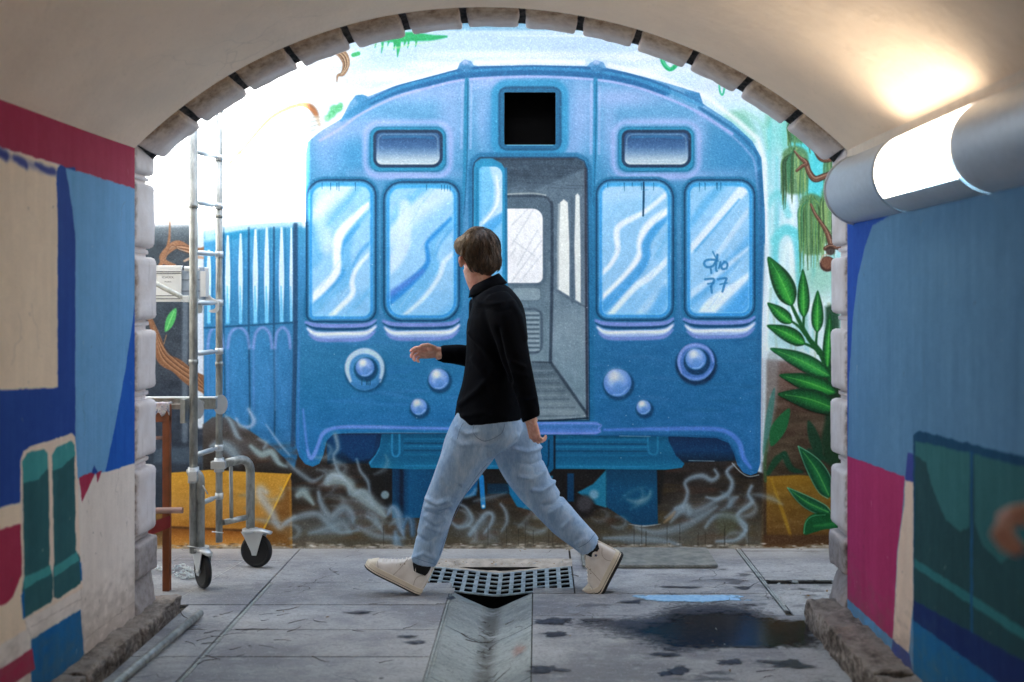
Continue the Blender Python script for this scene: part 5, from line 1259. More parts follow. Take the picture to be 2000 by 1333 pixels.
def film(name, c0, c1, rough, spec, scale=22, lo=.12, hi=.3, op=1.0, bump=.0004):
    k = NT(name); at = k.n('Attribute'); at.attribute_name = 'fade'
    nz = k.noise(scale, 7, .65, (1, 1.8, 1)); sm = k.n('Math'); sm.operation = 'MULTIPLY_ADD'; k.l(nz, sm.inputs[0]); sm.inputs[1].default_value = .9; sm.inputs[2].default_value = -.45
    ad = k.n('Math'); ad.operation = 'ADD'; k.l(sm.outputs[0], ad.inputs[0]); k.l(at.outputs['Fac'], ad.inputs[1])
    al = k.mul(k.mask(ad.outputs[0], lo, hi), op); m = k.done(k.ramp(k.noise(45, 6, .7), [(.4, lin(c0)), (.68, lin(c1))]), rough, k.bump(k.noise(60, 3), bump), Specular_IOR_Level=spec)
    k.l(al, k.b.inputs['Alpha']); return m
M_WATER = film('still_water', (20, 21, 26), (60, 60, 62), .15, .8, 12, .12, .3, .95, .0006)
blob(bm, .86, 4.235, .37, .20, .0022, 56, 2.2, .2)
o = mesh_obj('puddle', bm, M_WATER); tag(o, 'dark irregular puddle on the floor near the right kerb', 'puddle')
bm = B(); blob(bm, .725, 4.68, .235, .062, .0028, 40, 7.1, .22); o = mesh_obj('paint_spill', bm, film('spilt_blue_paint', (140, 190, 232), (176, 218, 246), .6, .4, 18, .15, .28, .95)); tag(o, 'pale blue paint spilt on the floor behind the puddle', 'paint spill')
vzz = lambda x: vz(x) * .96
bm = B(); blob(bm, -.08, 4.05, .04, .10, .006, 24, 4, .3, vzz); pass
o = mesh_obj('paint_smear', bm, film('coral_spray', (196, 140, 130), (186, 146, 138), .8, .3, 40, .25, .9, .45)); tag(o, 'faint coral paint smear on the side of the drain channel', 'paint mark')
# chalk line near the scaffold wheels
bm = B(); a, b = Vector((-1.55, 5.50, .0022)), Vector((-1.70, 4.55, .0022)); s_ = (b - a).normalized().cross(Vector((0, 0, 1))) * .006; L = bm.verts.layers.float.new('fade'); pr = None
for i in range(13):
    c = a.lerp(b, i / 12); q = []
    for o_, f_ in ((-1.6, 0), (0, .55), (1.6, 0)):
        v = bm.verts.new(c + s_ * o_); v[L] = f_; q.append(v)
    if pr:
        for j in range(2): bm.faces.new((pr[j], pr[j + 1], q[j + 1], q[j]))
    pr = q
o = mesh_obj('chalk_line', bm, film('chalk', (206, 210, 210), (222, 224, 222), .9, .2, 40, .05, .5, .8)); tag(o, 'faint pale chalk line on the paving between the scaffold wheels', 'chalk line')
# damp patches as thin films
M_DAMP = film('damp_film', (40, 42, 50), (84, 86, 98), .35, .6, 30, .1, .42, .85, .001)
bm = B()
for i, (px, py, rx, ry) in enumerate(((1400, 1225, .48, .24), (1075, 1215, .10, .045), (1160, 1212, .07, .02), (1085, 1240, .06, .03), (1230, 1177, .06, .018), (1300, 1280, .055, .02), (1315, 1270, .04, .013), (1325, 1312, .05, .035), (1300, 1318, .03, .02), (1330, 1148, .09, .02), (1390, 1195, .07, .022),
        (1455, 1150, .05, .02), (1070, 1310, .07, .04), (1460, 1265, .09, .014), (700, 1198, .06, .02), (812, 1257, .05, .022), (800, 1245, .035, .014), (1180, 1158, .05, .012), (1540, 1300, .09, .045), (1420, 1295, .06, .035), (880, 1170, .02, .02))):
    Y = EYE * F / (py - VY); blob(bm, (px - VX) / F * Y, Y, rx, ry, .0034 + i * .00006 if i else .0017, 26, i * 3.3, .4)
o = mesh_obj('damp_patches', bm, M_DAMP); tag(o, kind='stuff')
# ---------------------------------------------------------------- luminaire along the right springing
M_STEEL = simple('brushed_steel', (196, 202, 208), .45, metal=.3, var=.06, grain=200, bump=.0001)
M_SEAM = simple('steel_seam', (96, 100, 106), .5, metal=.5)
k = NT('lit_diffuser'); k.b.inputs['Emission Color'].default_value = (1, .86, .68, 1); k.b.inputs['Emission Strength'].default_value = 2.1; M_LIT = k.done((.9, .88, .85, 1), .5)
lamp = thing('tunnel_lamp', 'long steel tube light with a glowing white section on the right wall', 'lamp', (1.33, 3, 1.86))
def shell(name, y0, y1, a0, a1, r, m, parent, n=28, cap=False):
    bm = B(); R = []
    for i in range(n + 1):
        t = math.radians(a0 + (a1 - a0) * i / n)
        R.append([bm.verts.new((1.33 + r * math.cos(t), y, 1.86 + r * math.sin(t))) for y in (y0, y1)])
    for a, b in zip(R[:-1], R[1:]): f = bm.faces.new((a[0], a[1], b[1], b[0])); f.smooth = True
    if cap:
        f = bm.faces.new([q[1] for q in R])
    return mesh_obj(name, bm, m, parent)
shell('housing', 3.535, 4.12, 60, 300, .14, M_STEEL, lamp); shell('housing', 2.885, 3.53, 221.5, 300, .14, M_STEEL, lamp); shell('housing', 2.885, 3.53, 60, 117.5, .14, M_STEEL, lamp); shell('housing', -3.9, 2.88, 60, 300, .14, M_STEEL, lamp)
shell('diffuser', 2.89, 3.528, 117, 221, .137, M_LIT, lamp)
for y in (3.532, 2.882, 1.557, .908, -.4): shell('joint_ring', y - .006, y + .006, 58, 302, .1435, M_SEAM, lamp)
bm = B(); tube(bm, [(1.33 + .1405 * math.cos(math.radians(a)), 4.12, 1.86 + .1405 * math.sin(math.radians(a))) for a in range(60, 301, 10)], .006, 6); mesh_obj('end_ring', bm, M_STEEL, lamp)
bm = B(); c = bm.verts.new((1.31, 4.118, 1.86)); vs = [bm.verts.new((1.33 + .139 * math.cos(math.radians(a)), 4.118, 1.86 + .139 * math.sin(math.radians(a)))) for a in range(60, 301, 10)]
for a, b in zip(vs[:-1], vs[1:]): bm.faces.new((c, a, b))
mesh_obj('end_cap', bm, M_STEEL, lamp)

# ---------------------------------------------------------------- rolling scaffold
k = NT('galvanised_tube'); n = k.noise(30, 6, .65, (1, 1, .35))
M_GALV = k.done(k.ramp(n, [(.3, lin((118, 122, 118))), (.5, lin((158, 162, 158))), (.68, lin((186, 190, 188)))]), .42, k.bump(k.noise(160, 4), .0006), Metallic=.55)
M_ALU = simple('white_aluminium', (220, 224, 226), .5, metal=.15, var=.04); M_RUBBER = simple('black_rubber', (14, 14, 16), .6, var=.2); M_ZINC = simple('zinc_bracket', (206, 212, 214), .38, metal=.45, var=.08)
scaf = thing('scaffold_tower', 'rolling scaffold tower of galvanised tubes in front of the mural', 'scaffold', (-1.65, 4.95, 0))
Y1s, Y2s = 4.85, 5.10
P1 = lambda py: Q(378, py, Y1s); P2 = lambda py: Q(428, py, Y2s)
def part(name, fn, m, parent=scaf, smooth=False):
    bm = B(); fn(bm); return mesh_obj(name, bm, m, parent, smooth)
ax, bx_ = Q(378, 575, Y1s).x, Q(428, 575, Y2s).x
part('stile', lambda bm: [tube(bm, [(ax, Y1s, .17), (ax, Y1s, 2.60)], .0195, 14)], M_GALV)
part('stile', lambda bm: [tube(bm, [(bx_, Y2s, .16), (bx_, Y2s, 2.60)], .017, 14)], M_GALV)
for z_ in (1.63, 1.05, 2.1):
    pass
z0 = EYE + (VY - 295) / F * Y1s
for i in range(-1, 8):
    z = z0 - i * .2475
    A_, B_ = Vector((ax, Y1s, z)), Vector((bx_, Y2s, z))
    def rung(bm):
        d = (B_ - A_); tube(bm, [A_ + d * .10, A_ + d * .2, A_ + d * .22, A_ + d * .72, A_ + d * .74, A_ + d * .9], [.009, .009, .0125, .0125, .008, .008], 10)
    part('rung', rung, M_ZINC)
    part('rung_socket', lambda bm: [tube(bm, [B_ + Vector((0, 0, -.016)), B_ + Vector((0, 0, .016))], .021, 12)], M_ZINC)
for z in (1.86, 1.1):
    part('sleeve', lambda bm: [tube(bm, [(ax, Y1s, z - .012), (ax, Y1s, z + .012)], .0225, 14)], M_GALV)
    part('sleeve', lambda bm: [tube(bm, [(bx_, Y2s, z - .04), (bx_, Y2s, z - .016)], .0195, 14)], M_GALV)
# wheeled outriggers
def caster(px, py_top, py_bot, rot, r, Y, name='caster_wheel'):
    c = Q(px, py_top, Y); zc = r
    cen = Vector((c.x, Y, zc)); d = Vector((math.cos(rot), math.sin(rot), 0)); s = Vector((-d.y, d.x, 0)); off = d * .035
    w = cen + off
    def tyre(bm):
        n, k_ = 36, 12; R = []
        for i in range(n):
            t = 2 * math.pi * i / n
            R.append([bm.verts.new(w + (d * math.cos(t) + Vector((0, 0, 1)) * math.sin(t)) * (r - .014 + .014 * math.cos(2 * math.pi * j / k_)) + s * .016 * math.sin(2 * math.pi * j / k_)) for j in range(k_)])
        for i in range(n):
            for j in range(k_): f = bm.faces.new((R[i][j], R[(i + 1) % n][j], R[(i + 1) % n][(j + 1) % k_], R[i][(j + 1) % k_])); f.smooth = True
    wh = part(name, tyre, M_RUBBER)
    def hub(bm): tube(bm, [w - s * .014, w + s * .014], r - .022, 28)
    o = bpy.data.objects.new('hub', None); bm = B(); hub(bm); h = mesh_obj('hub', bm, M_RUBBER, None); h.parent = wh; h.location = -Vector(scaf.location)
    top = 2 * r + .012
    def fork(bm):
        for sg in (-1, 1):
            o2 = s * (.026 * sg)
            P = [cen + d * -.04 + Vector((0, 0, top - zc)), cen + d * .085 + Vector((0, 0, top - zc)), cen + d * .07 + Vector((0, 0, top - zc - .045)), w + d * .018, w + d * .012 - Vector((0, 0, .02)), w - d * .012 - Vector((0, 0, .02)), w - d * .018, cen + d * -.02 + Vector((0, 0, top - zc - .03))]
            a = [bm.verts.new(p + o2 - s * .002) for p in P]; b = [bm.verts.new(p + o2 + s * .002) for p in P]
            bm.faces.new(a); bm.faces.new(b[::-1])
            for i in range(len(P)): bm.faces.new((a[i], a[(i + 1) % len(P)], b[(i + 1) % len(P)], b[i]))
        tube(bm, [cen + Vector((0, 0, top - zc - .004)), cen + Vector((0, 0, top - zc + .012))], .042, 20)
        tube(bm, [cen + d * .0 + Vector((0, 0, top - zc + .002)), cen + d * .06 + Vector((0, 0, top - zc + .004)), cen + d * .118 + Vector((0, 0, top - zc - .004))], [.03, .026, .016], 10, el=.5)
    part('caster_fork', fork, M_ZINC)
    part('caster_axle', lambda bm: [tube(bm, [w - s * .034, w + s * .034], .009, 10)], M_ZINC)
caster(391, 1086, 1160, math.radians(-50), .085, 4.87)
caster(489, 1031, 1100, math.radians(-12), .088, 5.22)
def bend(bm, a, b, c, r, n=8, rad=.05):
    a, b, c = Vector(a), Vector(b), Vector(c); u = (a - b).normalized() * rad; v = (c - b).normalized() * rad
    P = [a] + [b + u * (1 - t) ** 2 + v * t ** 2 for t in [i / n for i in range(n + 1)]] + [c]; tube(bm, P, r, 14)
q = Q(391, 930, 4.86)
part('outrigger_tube', lambda bm: bend(bm, (ax - .005, Y1s + .01, q.z + .02), (q.x, 4.86, q.z + .03), (q.x, 4.86, .18), .0215, rad=.06), M_GALV)
part('clamp', lambda bm: [tube(bm, [(ax, Y1s, q.z - .03), (ax, Y1s, q.z + .045)], .026, 14), box(bm, (ax - .012, Y1s - .04, q.z - .02), (ax + .03, Y1s - .02, q.z + .03), bev=.004)], M_ZINC)
q2, q3 = Q(440, 905, 5.12), Q(489, 905, 5.24)
part('outrigger_tube', lambda bm: bend(bm, (q2.x, 5.11, q2.z), (q3.x, 5.24, q2.z + .012), (q3.x, 5.24, .18), .0225, rad=.085), M_GALV)
part('clamp', lambda bm: [tube(bm, [(bx_, Y2s, q2.z - .04), (bx_, Y2s, q2.z + .03)], .025, 14), box(bm, (bx_ - .03, Y2s - .045, q2.z - .02), (bx_ + .045, Y2s - .02, q2.z + .02), bev=.004)], M_ZINC)
q4, q5 = Q(436, 1021, 5.11), Q(486, 1010, 5.235)
part('lower_brace', lambda bm: tube(bm, [q4, q5], .0155, 12), M_GALV)
q6, q7 = Q(451, 912, 5.15), Q(452, 1016, 5.15)
part('upright', lambda bm: tube(bm, [q6, q7], .010, 10), M_GALV)
part('lower_brace', lambda bm: tube(bm, [Q(374, 1052, 4.85), Q(390, 1058, 4.86)], .017, 12), M_GALV)
part('pin', lambda bm: tube(bm, [Q(396, 948, 4.83), Q(406, 966, 4.83)], .003, 6), M_ZINC)
part('pin', lambda bm: tube(bm, [Q(414, 1039, 5.08), Q(436, 1041, 5.08)], .003, 6), M_ZINC)
part('pin', lambda bm: tube(bm, [Q(366, 1067, 4.83), Q(400, 1073, 4.83)], .003, 6), M_ZINC)
# horizontal toe board frame with its round discs
ya = 4.93; a, b = Q(238, 776, ya), Q(430, 800, ya)
part('ledger_beam', lambda bm: [box(bm, (a.x, ya, b.z), (Q(421, 0, ya).x, ya + .03, a.z - .008), bev=.003)], M_GALV)
part('ledger_edge', lambda bm: [box(bm, (a.x, ya - .012, a.z - .007), (Q(421, 0, ya).x, ya + .035, a.z), bev=.002)], M_ALU)
part('ledger_edge', lambda bm: [box(bm, (a.x, ya - .012, Q(0, 789, ya).z - .004), (Q(370, 0, ya).x, ya - .001, Q(0, 789, ya).z), bev=.001)], M_ALU)
part('end_plate', lambda bm: [box(bm, (Q(366, 0, ya).x, 4.825, Q(0, 822, ya).z), (Q(376, 0, ya).x, 4.88, Q(0, 776, ya).z), bev=.003)], M_GALV)
for px, py, yy, rx in ((433, 790, 5.06, .020), (388, 799, 4.9, .017)):
    c = Q(px, py, yy)
    def disc(bm):
        n = 28; A = [bm.verts.new((c.x + rx * 1.6 * math.cos(2 * math.pi * i / n) * .9, c.y - .02 + .02 * math.cos(2 * math.pi * i / n), c.z + .050 * math.sin(2 * math.pi * i / n))) for i in range(n)]
        C_ = [bm.verts.new(v.co + Vector((0, .006, 0))) for v in A]; bm.faces.new(A); bm.faces.new(C_[::-1])
        for i in range(n): bm.faces.new((A[i], A[(i + 1) % n], C_[(i + 1) % n], C_[i]))
    part('locking_disc', disc, M_ZINC)
# white deck board with its end profile
yb = 5.02
def fr(px0, py0, px1, py1, Y, d, bm, bev=.002): a, b = Q(px0, py1, Y), Q(px1, py0, Y); box(bm, (a.x, Y, a.z), (b.x, Y + d, b.z), bev=bev)
part('deck_board', lambda bm: fr(180, 519, 354.5, 590, yb, .02, bm), M_ALU)
for y_ in (531, 534.5, 578, 584): part('board_rib', lambda bm: fr(180, y_ - .7, 354, y_ + .7, yb - .003, .003, bm, 0), M_SEAM)
M_GREYP = simple('grey_profile', (150, 166, 184), .5, metal=.2, var=.06)
part('deck_end_profile', lambda bm: fr(355, 522, 398, 586, yb + .01, .04, bm), M_GREYP)
for y_ in (547, 569): part('profile_rib', lambda bm: fr(355, y_ - .6, 397, y_ + .6, yb + .006, .004, bm, 0), M_SEAM)
part('profile_flange', lambda bm: fr(391, 530, 402, 580, yb + .0, .05, bm), M_ALU)
# the open tube on top of the board
cc = Q(360, 525, yb - .01)
part('deck_tube', lambda bm: tube(bm, [cc + Vector((0, .0, 0)), cc + Vector((.105, .05, -.004))], .0125, 14), M_ALU)
part('tube_mouth', lambda bm: tube(bm, [cc + Vector((-.001, -.012, 0)), cc + Vector((-.002, -.0128, 0))], .0095, 14), M_BLACK)
# tiny maker's lettering on the board
for txt, py, sz in (('ICHOOL', 544, .016), ('MOBILE', 552, .010)):
    cu = bpy.data.curves.new('board_lettering', 'FONT'); cu.body = txt; cu.size = sz; cu.align_x = 'CENTER'; cu.extrude = .0002
    cv = bpy.data.objects.new('tmp', cu); link(cv); bpy.context.view_layer.update(); me = bpy.data.meshes.new_from_object(cv.evaluated_get(bpy.context.evaluated_depsgraph_get())); bpy.data.objects.remove(cv); o = bpy.data.objects.new('board_lettering', me); link(o, scaf); o.location = Q(328, py, yb - .0035) - Vector(scaf.location); o.rotation_euler = (math.pi / 2, 0, 0); me.materials.clear(); me.materials.append(M_SEAM)
# diagonal brace and hooks
part('diagonal_brace', lambda bm: tube(bm, [Q(300, 552, 4.9), Q(352, 579, 4.88), Q(362, 584, 4.875)], [.0125, .0125, .009], 12), M_GALV)
part('brace_end', lambda bm: fr(356, 578, 369, 591, 4.865, .012, bm, .003), M_ZINC)
def hook(bm, pts, Y, d):
    P = spline(pts, True, 3); a = [bm.verts.new(Q(x, y, Y)) for x, y in P]; b = [bm.verts.new(Q(x, y, Y) + Vector((0, d, 0))) for x, y in P]
    ea = [bm.edges.new((a[i], a[(i + 1) % len(a)])) for i in range(len(a))]; bmesh.ops.triangle_fill(bm, edges=ea)
    eb = [bm.edges.new((b[i], b[(i + 1) % len(b)])) for i in range(len(b))]; bmesh.ops.triangle_fill(bm, edges=eb)
    for i in range(len(a)): bm.faces.new((a[i], a[(i + 1) % len(a)], b[(i + 1) % len(a)], b[i]))
part('hook_plate', lambda bm: hook(bm, [(392, 568), (398, 564), (404, 572), (414, 582), (426, 590), (427, 606), (420, 611), (410, 610), (408, 607), (418, 604), (421, 598), (420, 594), (396, 588)], 5.06, .006), M_ALU)
part('hook_plate', lambda bm: hook(bm, [(384, 584), (390, 590), (395, 600), (392, 612), (384, 608)], 4.9, .012), M_ZINC)

# ---------------------------------------------------------------- wooden trestle behind the left pier
M_WOOD = simple('reddish_brown_wood', (134, 72, 36), .55, var=.25, grain=60, bump=.0008)
M_RED = simple('red_painted_board', (140, 42, 46), .6, var=.2); M_PINK = simple('dusty_pink_tube', (176, 146, 138), .7, var=.12)
tr = thing('wooden_trestle', 'reddish brown wooden trestle half hidden behind the left pier', 'trestle', (-1.83, 4.82, 0))
yt = 4.80; lx = Q(326, 0, yt).x
part('leg', lambda bm: box(bm, (lx - .017, yt - .017, .0), (lx + .017, yt + .017, Q(0, 812, yt).z), bev=.004), M_WOOD, tr)
part('leg', lambda bm: box(bm, (lx - .417, yt - .017, .0), (lx - .383, yt + .017, Q(0, 812, yt).z), bev=.004), M_WOOD, tr)
part('rung', lambda bm: tube(bm, [(lx - .4, yt, Q(0, 858, yt).z - .01), (lx - .008, yt - .004, Q(0, 855, yt).z)], .009, 10), M_PINK, tr)
part('cross_board', lambda bm: [bm.faces.new([bm.verts.new(v) for v in p]) for p in ((Q(240, 1070, 4.78), Q(333, 1030, 4.78), Q(333, 1007, 4.78), Q(240, 1040, 4.78)), (Q(240, 1070, 4.76), Q(333, 1030, 4.76), Q(333, 1007, 4.76), Q(240, 1040, 4.76)), (Q(240, 1040, 4.76), Q(333, 1007, 4.76), Q(333, 1007, 4.78), Q(240, 1040, 4.78)), (Q(333, 1007, 4.76), Q(333, 1030, 4.76), Q(333, 1030, 4.78), Q(333, 1007, 4.78)))], M_RED, tr)
tr.children[-1]['label'] = 'red painted cross board'
part('top_rail', lambda bm: box(bm, (lx - .42, yt - .02, Q(0, 812, yt).z - .03), (lx + .017, yt + .02, Q(0, 790, yt).z), bev=.004), M_WOOD, tr)
k = NT('paint_stained_cloth'); n = k.noise(28, 5, .6, dist=1.5)
M_CLOTH = k.done(k.ramp(n, [(.38, lin((120, 130, 170))), (.48, lin((226, 224, 222))), (.6, lin((190, 170, 190))), (.7, lin((226, 214, 170)))]), .8)
bm = B(); G = []
for i in range(9):
    row = []
    for j in range(9):
        x = Q(296 + 38 * i / 8, 0, yt).x; z = Q(0, 788, yt).z + .004 - (.035 + .03 * abs(math.sin(i * .9))) * max(0, (j - 3) / 5) if j > 3 else Q(0, 788, yt).z + .004
        row.append(bm.verts.new((x, yt + .022 - .046 * min(1, j / 3) - .004 * math.sin(i * 1.7), z + .002 * math.sin(i * 2))))
    G.append(row)
for i in range(8):
    for j in range(8): f = bm.faces.new((G[i][j], G[i + 1][j], G[i + 1][j + 1], G[i][j + 1])); f.smooth = True
o = mesh_obj('rag', bm, M_CLOTH); tag(o, 'paint stained rag hanging over the top of the trestle', 'rag')
md = o.modifiers.new('thick', 'SOLIDIFY'); md.thickness = .004
bm = B(); tube(bm, [Q(262, 998, 4.75), Q(357, 997, 4.75)], .0145, 16, caps=False); tube(bm, [Q(262, 998, 4.75), Q(356.5, 997, 4.75)], .011, 16, caps=False); o = mesh_obj('cardboard_tube', bm, M_PINK); tag(o, 'dusty pink tube lying across the trestle board by the pier', 'tube')

# chain on the ground
bm = B(); rc = random.Random(5)
M_CHAIN = simple('bright_chain', (196, 206, 210), .3, metal=.7, var=.1)
def torus(bm, c, r, t, ax_, ax2, n=12, m=6):
    w = ax_.cross(ax2).normalized(); R = []
    for i in range(n):
        a = 2 * math.pi * i / n; d = ax_ * math.cos(a) * 1.35 + ax2 * math.sin(a)
        dn = d.normalized()
        R.append([bm.verts.new(c + d * r + dn * t * math.cos(2 * math.pi * j / m) + w * t * math.sin(2 * math.pi * j / m)) for j in range(m)])
    for i in range(n):
        for j in range(m): f = bm.faces.new((R[i][j], R[(i + 1) % n][j], R[(i + 1) % n][(j + 1) % m], R[i][(j + 1) % m])); f.smooth = True
path = [Q(300, 1108, 5.18), Q(330, 1112, 5.1), Q(352, 1106, 5.2), Q(372, 1110, 5.12), Q(384, 1118, 5.05), Q(366, 1124, 4.98), Q(344, 1122, 5.02), Q(356, 1114, 5.08), Q(378, 1122, 5.0), Q(396, 1124, 5.0)]
path = spline([(p.x, p.y) for p in path], False, 8); acc = 0; last = path[0]; li = 0
for p_ in path:
    if math.hypot(p_[0] - last[0], p_[1] - last[1]) >= .0165:
        d = Vector((p_[0] - last[0], p_[1] - last[1], 0)).normalized(); s = Vector((-d.y, d.x, 0)); up = Vector((0, 0, 1))
        e = s if li % 2 else (s * .55 + up * .8).normalized()
        torus(bm, Vector((p_[0], p_[1], .009 + rc.uniform(0, .006))), .0095, .0028, d, e); last = p_; li += 1
o = mesh_obj('chain', bm, M_CHAIN); tag(o, 'bright metal chain lying in a heap behind the scaffold wheel', 'chain')

# steel pipe against the left kerb
bm = B(); pa, pb = Vector((-1.492, 4.40, .02)), Vector((-1.585, 2.3, .021))
tube(bm, [pa, pb], .0165, 20, caps=False); tube(bm, [pa, pb], .0138, 20, caps=False)
for e_ in (pa, pb):
    pass
o = mesh_obj('steel_pipe', bm, M_GALV); tag(o, 'long galvanised pipe lying on the floor beside the left kerb', 'pipe')

# twigs, leaves and grit
M_TWIG = simple('dry_twig', (62, 48, 38), .9, var=.4); M_LEAF = simple('dry_leaf', (128, 104, 70), .85, var=.4)
rt = random.Random(12)
def ground_z(x, y):
    return vz(x) + .003 if GX0 < x < GX1 and y < 4.76 else .002
bm = B()
def twig(px, py, L, ang, cur, r=.0012):
    Y = EYE * F / (py - VY); x = (px - VX) / F * Y; P = []
    for i in range(6):
        P.append(Vector((x, Y, ground_z(x, Y) + r + abs(rt.gauss(0, .0015)))))
        x += math.cos(ang) * L / 5; Y += math.sin(ang) * L / 5; ang += cur * .3 + rt.gauss(0, .12)
    tube(bm, P, [r, r, r * .9, r * .8, r * .6, r * .3], 5)
for i in range(88):
    if i < 42: px, py = 945 + rt.gauss(0, 9), rt.choice((1205, 1242, 1305)) + rt.gauss(0, 10)
    elif i < 62: px, py = 430 + rt.gauss(0, 60), 1240 + rt.gauss(0, 28)
    else: px, py = rt.uniform(330, 1500), rt.uniform(1130, 1330)
    if py < 1110: continue
    twig(px, py, rt.uniform(.015, .05) if i < 42 else rt.uniform(.02, .10), rt.uniform(-1.6, 1.6) if i < 42 else rt.uniform(-.7, .9), rt.gauss(0, .5), rt.uniform(.0006, .0014))
for a in ((352, 1195, .15, -1.1, .2), (350, 1232, .12, .1, 0), (460, 1232, .18, .08, .0), (540, 1195, .12, .3, .5), (910, 1232, .16, .5, .1), (950, 1310, .14, .9, -.3), (900, 1225, .1, -.5, .8), (385, 1300, .1, 1.2, -.8), (610, 1285, .1, -.8, .2), (1130, 1128, .06, 2.4, 0)):
    twig(*a, .0018)
o = mesh_obj('twig_litter', bm, M_TWIG); tag(o, kind='stuff')
bm = B()
for i in range(260):
    if i < 110: x, y = rt.uniform(-1.7, 1.8), YW - abs(rt.gauss(0, .035)) - .005
    elif i < 150: x, y = rt.uniform(1.15, 1.5), rt.uniform(4.62, 4.95)
    elif i < 200: x, y = rt.uniform(-.6, .17), rt.uniform(5.24, 5.33)
    else:
        x, y = rt.uniform(-1.55, 1.1), rt.uniform(3.0, 5.5)
    z = ground_z(x, y) if not (1.14 < x < 2.3 and 4.6 < y < 4.96) else -.009
    s = rt.uniform(.002, .008); t = rt.uniform(0, 6.28)
    c = Vector((x, y, z + .001)); u = Vector((math.cos(t), math.sin(t), rt.uniform(-.1, .4))) * s * 1.6; v = Vector((-math.sin(t), math.cos(t), rt.uniform(0, .5))) * s * .7
    vs = [bm.verts.new(c + q) for q in (-u, -v, u, v)]; f = bm.faces.new(vs); f.material_index = i % 2
o = mesh_obj('leaf_litter', bm, [M_LEAF, M_SLAB2]); tag(o, kind='stuff')
# ---------------------------------------------------------------- the walker
def remeshed(name, bm, voxel, mats, parent, smooth_it=4, disp=None, fac=.6):
    me = bpy.data.meshes.new('tmp'); bmesh.ops.recalc_face_normals(bm, faces=bm.faces[:]); bm.to_mesh(me); bm.free()
    o = bpy.data.objects.new('tmp', me); sc.collection.objects.link(o)
    r = o.modifiers.new('r', 'REMESH'); r.mode = 'VOXEL'; r.voxel_size = voxel; r.use_smooth_shade = True
    s = o.modifiers.new('s', 'SMOOTH'); s.iterations = smooth_it; s.factor = fac
    dg = bpy.context.evaluated_depsgraph_get(); dg.update(); ev = o.evaluated_get(dg); m2 = bpy.data.meshes.new_from_object(ev)
    bpy.data.objects.remove(o); bpy.data.meshes.remove(me)
    n = len(m2.vertices); co = np.empty(n * 3, np.float32); m2.vertices.foreach_get('co', co); co = co.reshape(-1, 3)
    if disp is not None:
        no = np.empty(n * 3, np.float32); m2.vertices.foreach_get('normal', no); no = no.reshape(-1, 3); co += no * disp(co, no)[:, None]
    co -= np.array(parent.location, np.float32); m2.vertices.foreach_set('co', co.ravel()); m2.update()
    m2.name = name; m2.materials.clear()
    for m in (mats if isinstance(mats, (list, tuple)) else [mats]): m2.materials.append(m)
    m2.polygons.foreach_set('use_smooth', [True] * len(m2.polygons))
    return link(bpy.data.objects.new(name, m2), parent)
def limb(bm, pts, n=20, sub=5):
    """closed tube through (px, py, Y, half width in px, depth half width in m)"""
    P = spline([tuple(q) for q in pts], False, sub); rings = []; m = len(P); C_ = [Q(q[0], q[1], q[2]) for q in P]
    for i, q in enumerate(P):
        d = (C_[min(i + 1, m - 1)] - C_[max(i - 1, 0)]).normalized(); s = Vector((d.z, 0, -d.x)).normalized(); t = Vector((0, 1, 0)); t = (t - d * t.dot(d)).normalized()
        w = q[3] / F * q[2]; dp = q[4]
        rings.append([bm.verts.new(C_[i] + s * (w * math.cos(2 * math.pi * k / n)) + t * (dp * math.sin(2 * math.pi * k / n))) for k in range(n)])
    for a, b in zip(rings[:-1], rings[1:]):
        for k in range(n): bm.faces.new((a[k], a[(k + 1) % n], b[(k + 1) % n], b[k]))
    bm.faces.new(rings[0]); bm.faces.new(rings[-1][::-1])
def ball3(bm, c, r, n=16):
    bmesh.ops.create_icosphere(bm, subdivisions=3, radius=1, matrix=Matrix.Translation(Vector(c)) @ Matrix.Diagonal((*r, 1)))
walker = thing('person', 'man in black shirt and pale jeans striding left, looking at the mural', 'person', Q(960, 1160, 4.80).xy.to_3d())
k = NT('skin'); n = k.noise(60, 4); X = k.noise(12, 3)
M_SKIN = k.done(k.mix(k.mul(k.mask(X, .4, .65), .6), k.ramp(n, [(.35, lin((206, 156, 134))), (.65, lin((228, 184, 164)))]), lin((196, 122, 104))), .5, k.bump(k.noise(300, 3), .0004), Subsurface_Weight=.12, Subsurface_Scale=.02)
k = NT('pale_denim'); tw = k.n('TexWave'); tw.inputs['Scale'].default_value = 240; tw.inputs['Distortion'].default_value = 1; tw.bands_direction = 'DIAGONAL'; k.l(k.tc, tw.inputs[0])
n = k.noise(14, 6, .7, (1, 1, .5)); c = k.ramp(n, [(.34, lin((130, 162, 198))), (.5, lin((158, 186, 214))), (.7, lin((188, 208, 226)))])
c = k.mix(k.mul(k.mask(k.noise(160, 3, .6, (1, 1, .2)), .4, .7), .3), c, lin((112, 134, 168)))
M_DENIM = k.done(c, .85, k.bump(tw.outputs['Fac'], .0004, .5, k.bump(k.noise(20, 5, .6, (1, 1, .6)), .006, .8)), Specular_IOR_Level=.2)
M_SHIRT = simple('black_cotton', (5, 7, 13), .9, var=.3, grain=40, bump=.003, spec=.1)
M_SOCK = simple('black_sock', (8, 8, 10), .9)

YN, YFAR = 4.755, 4.93
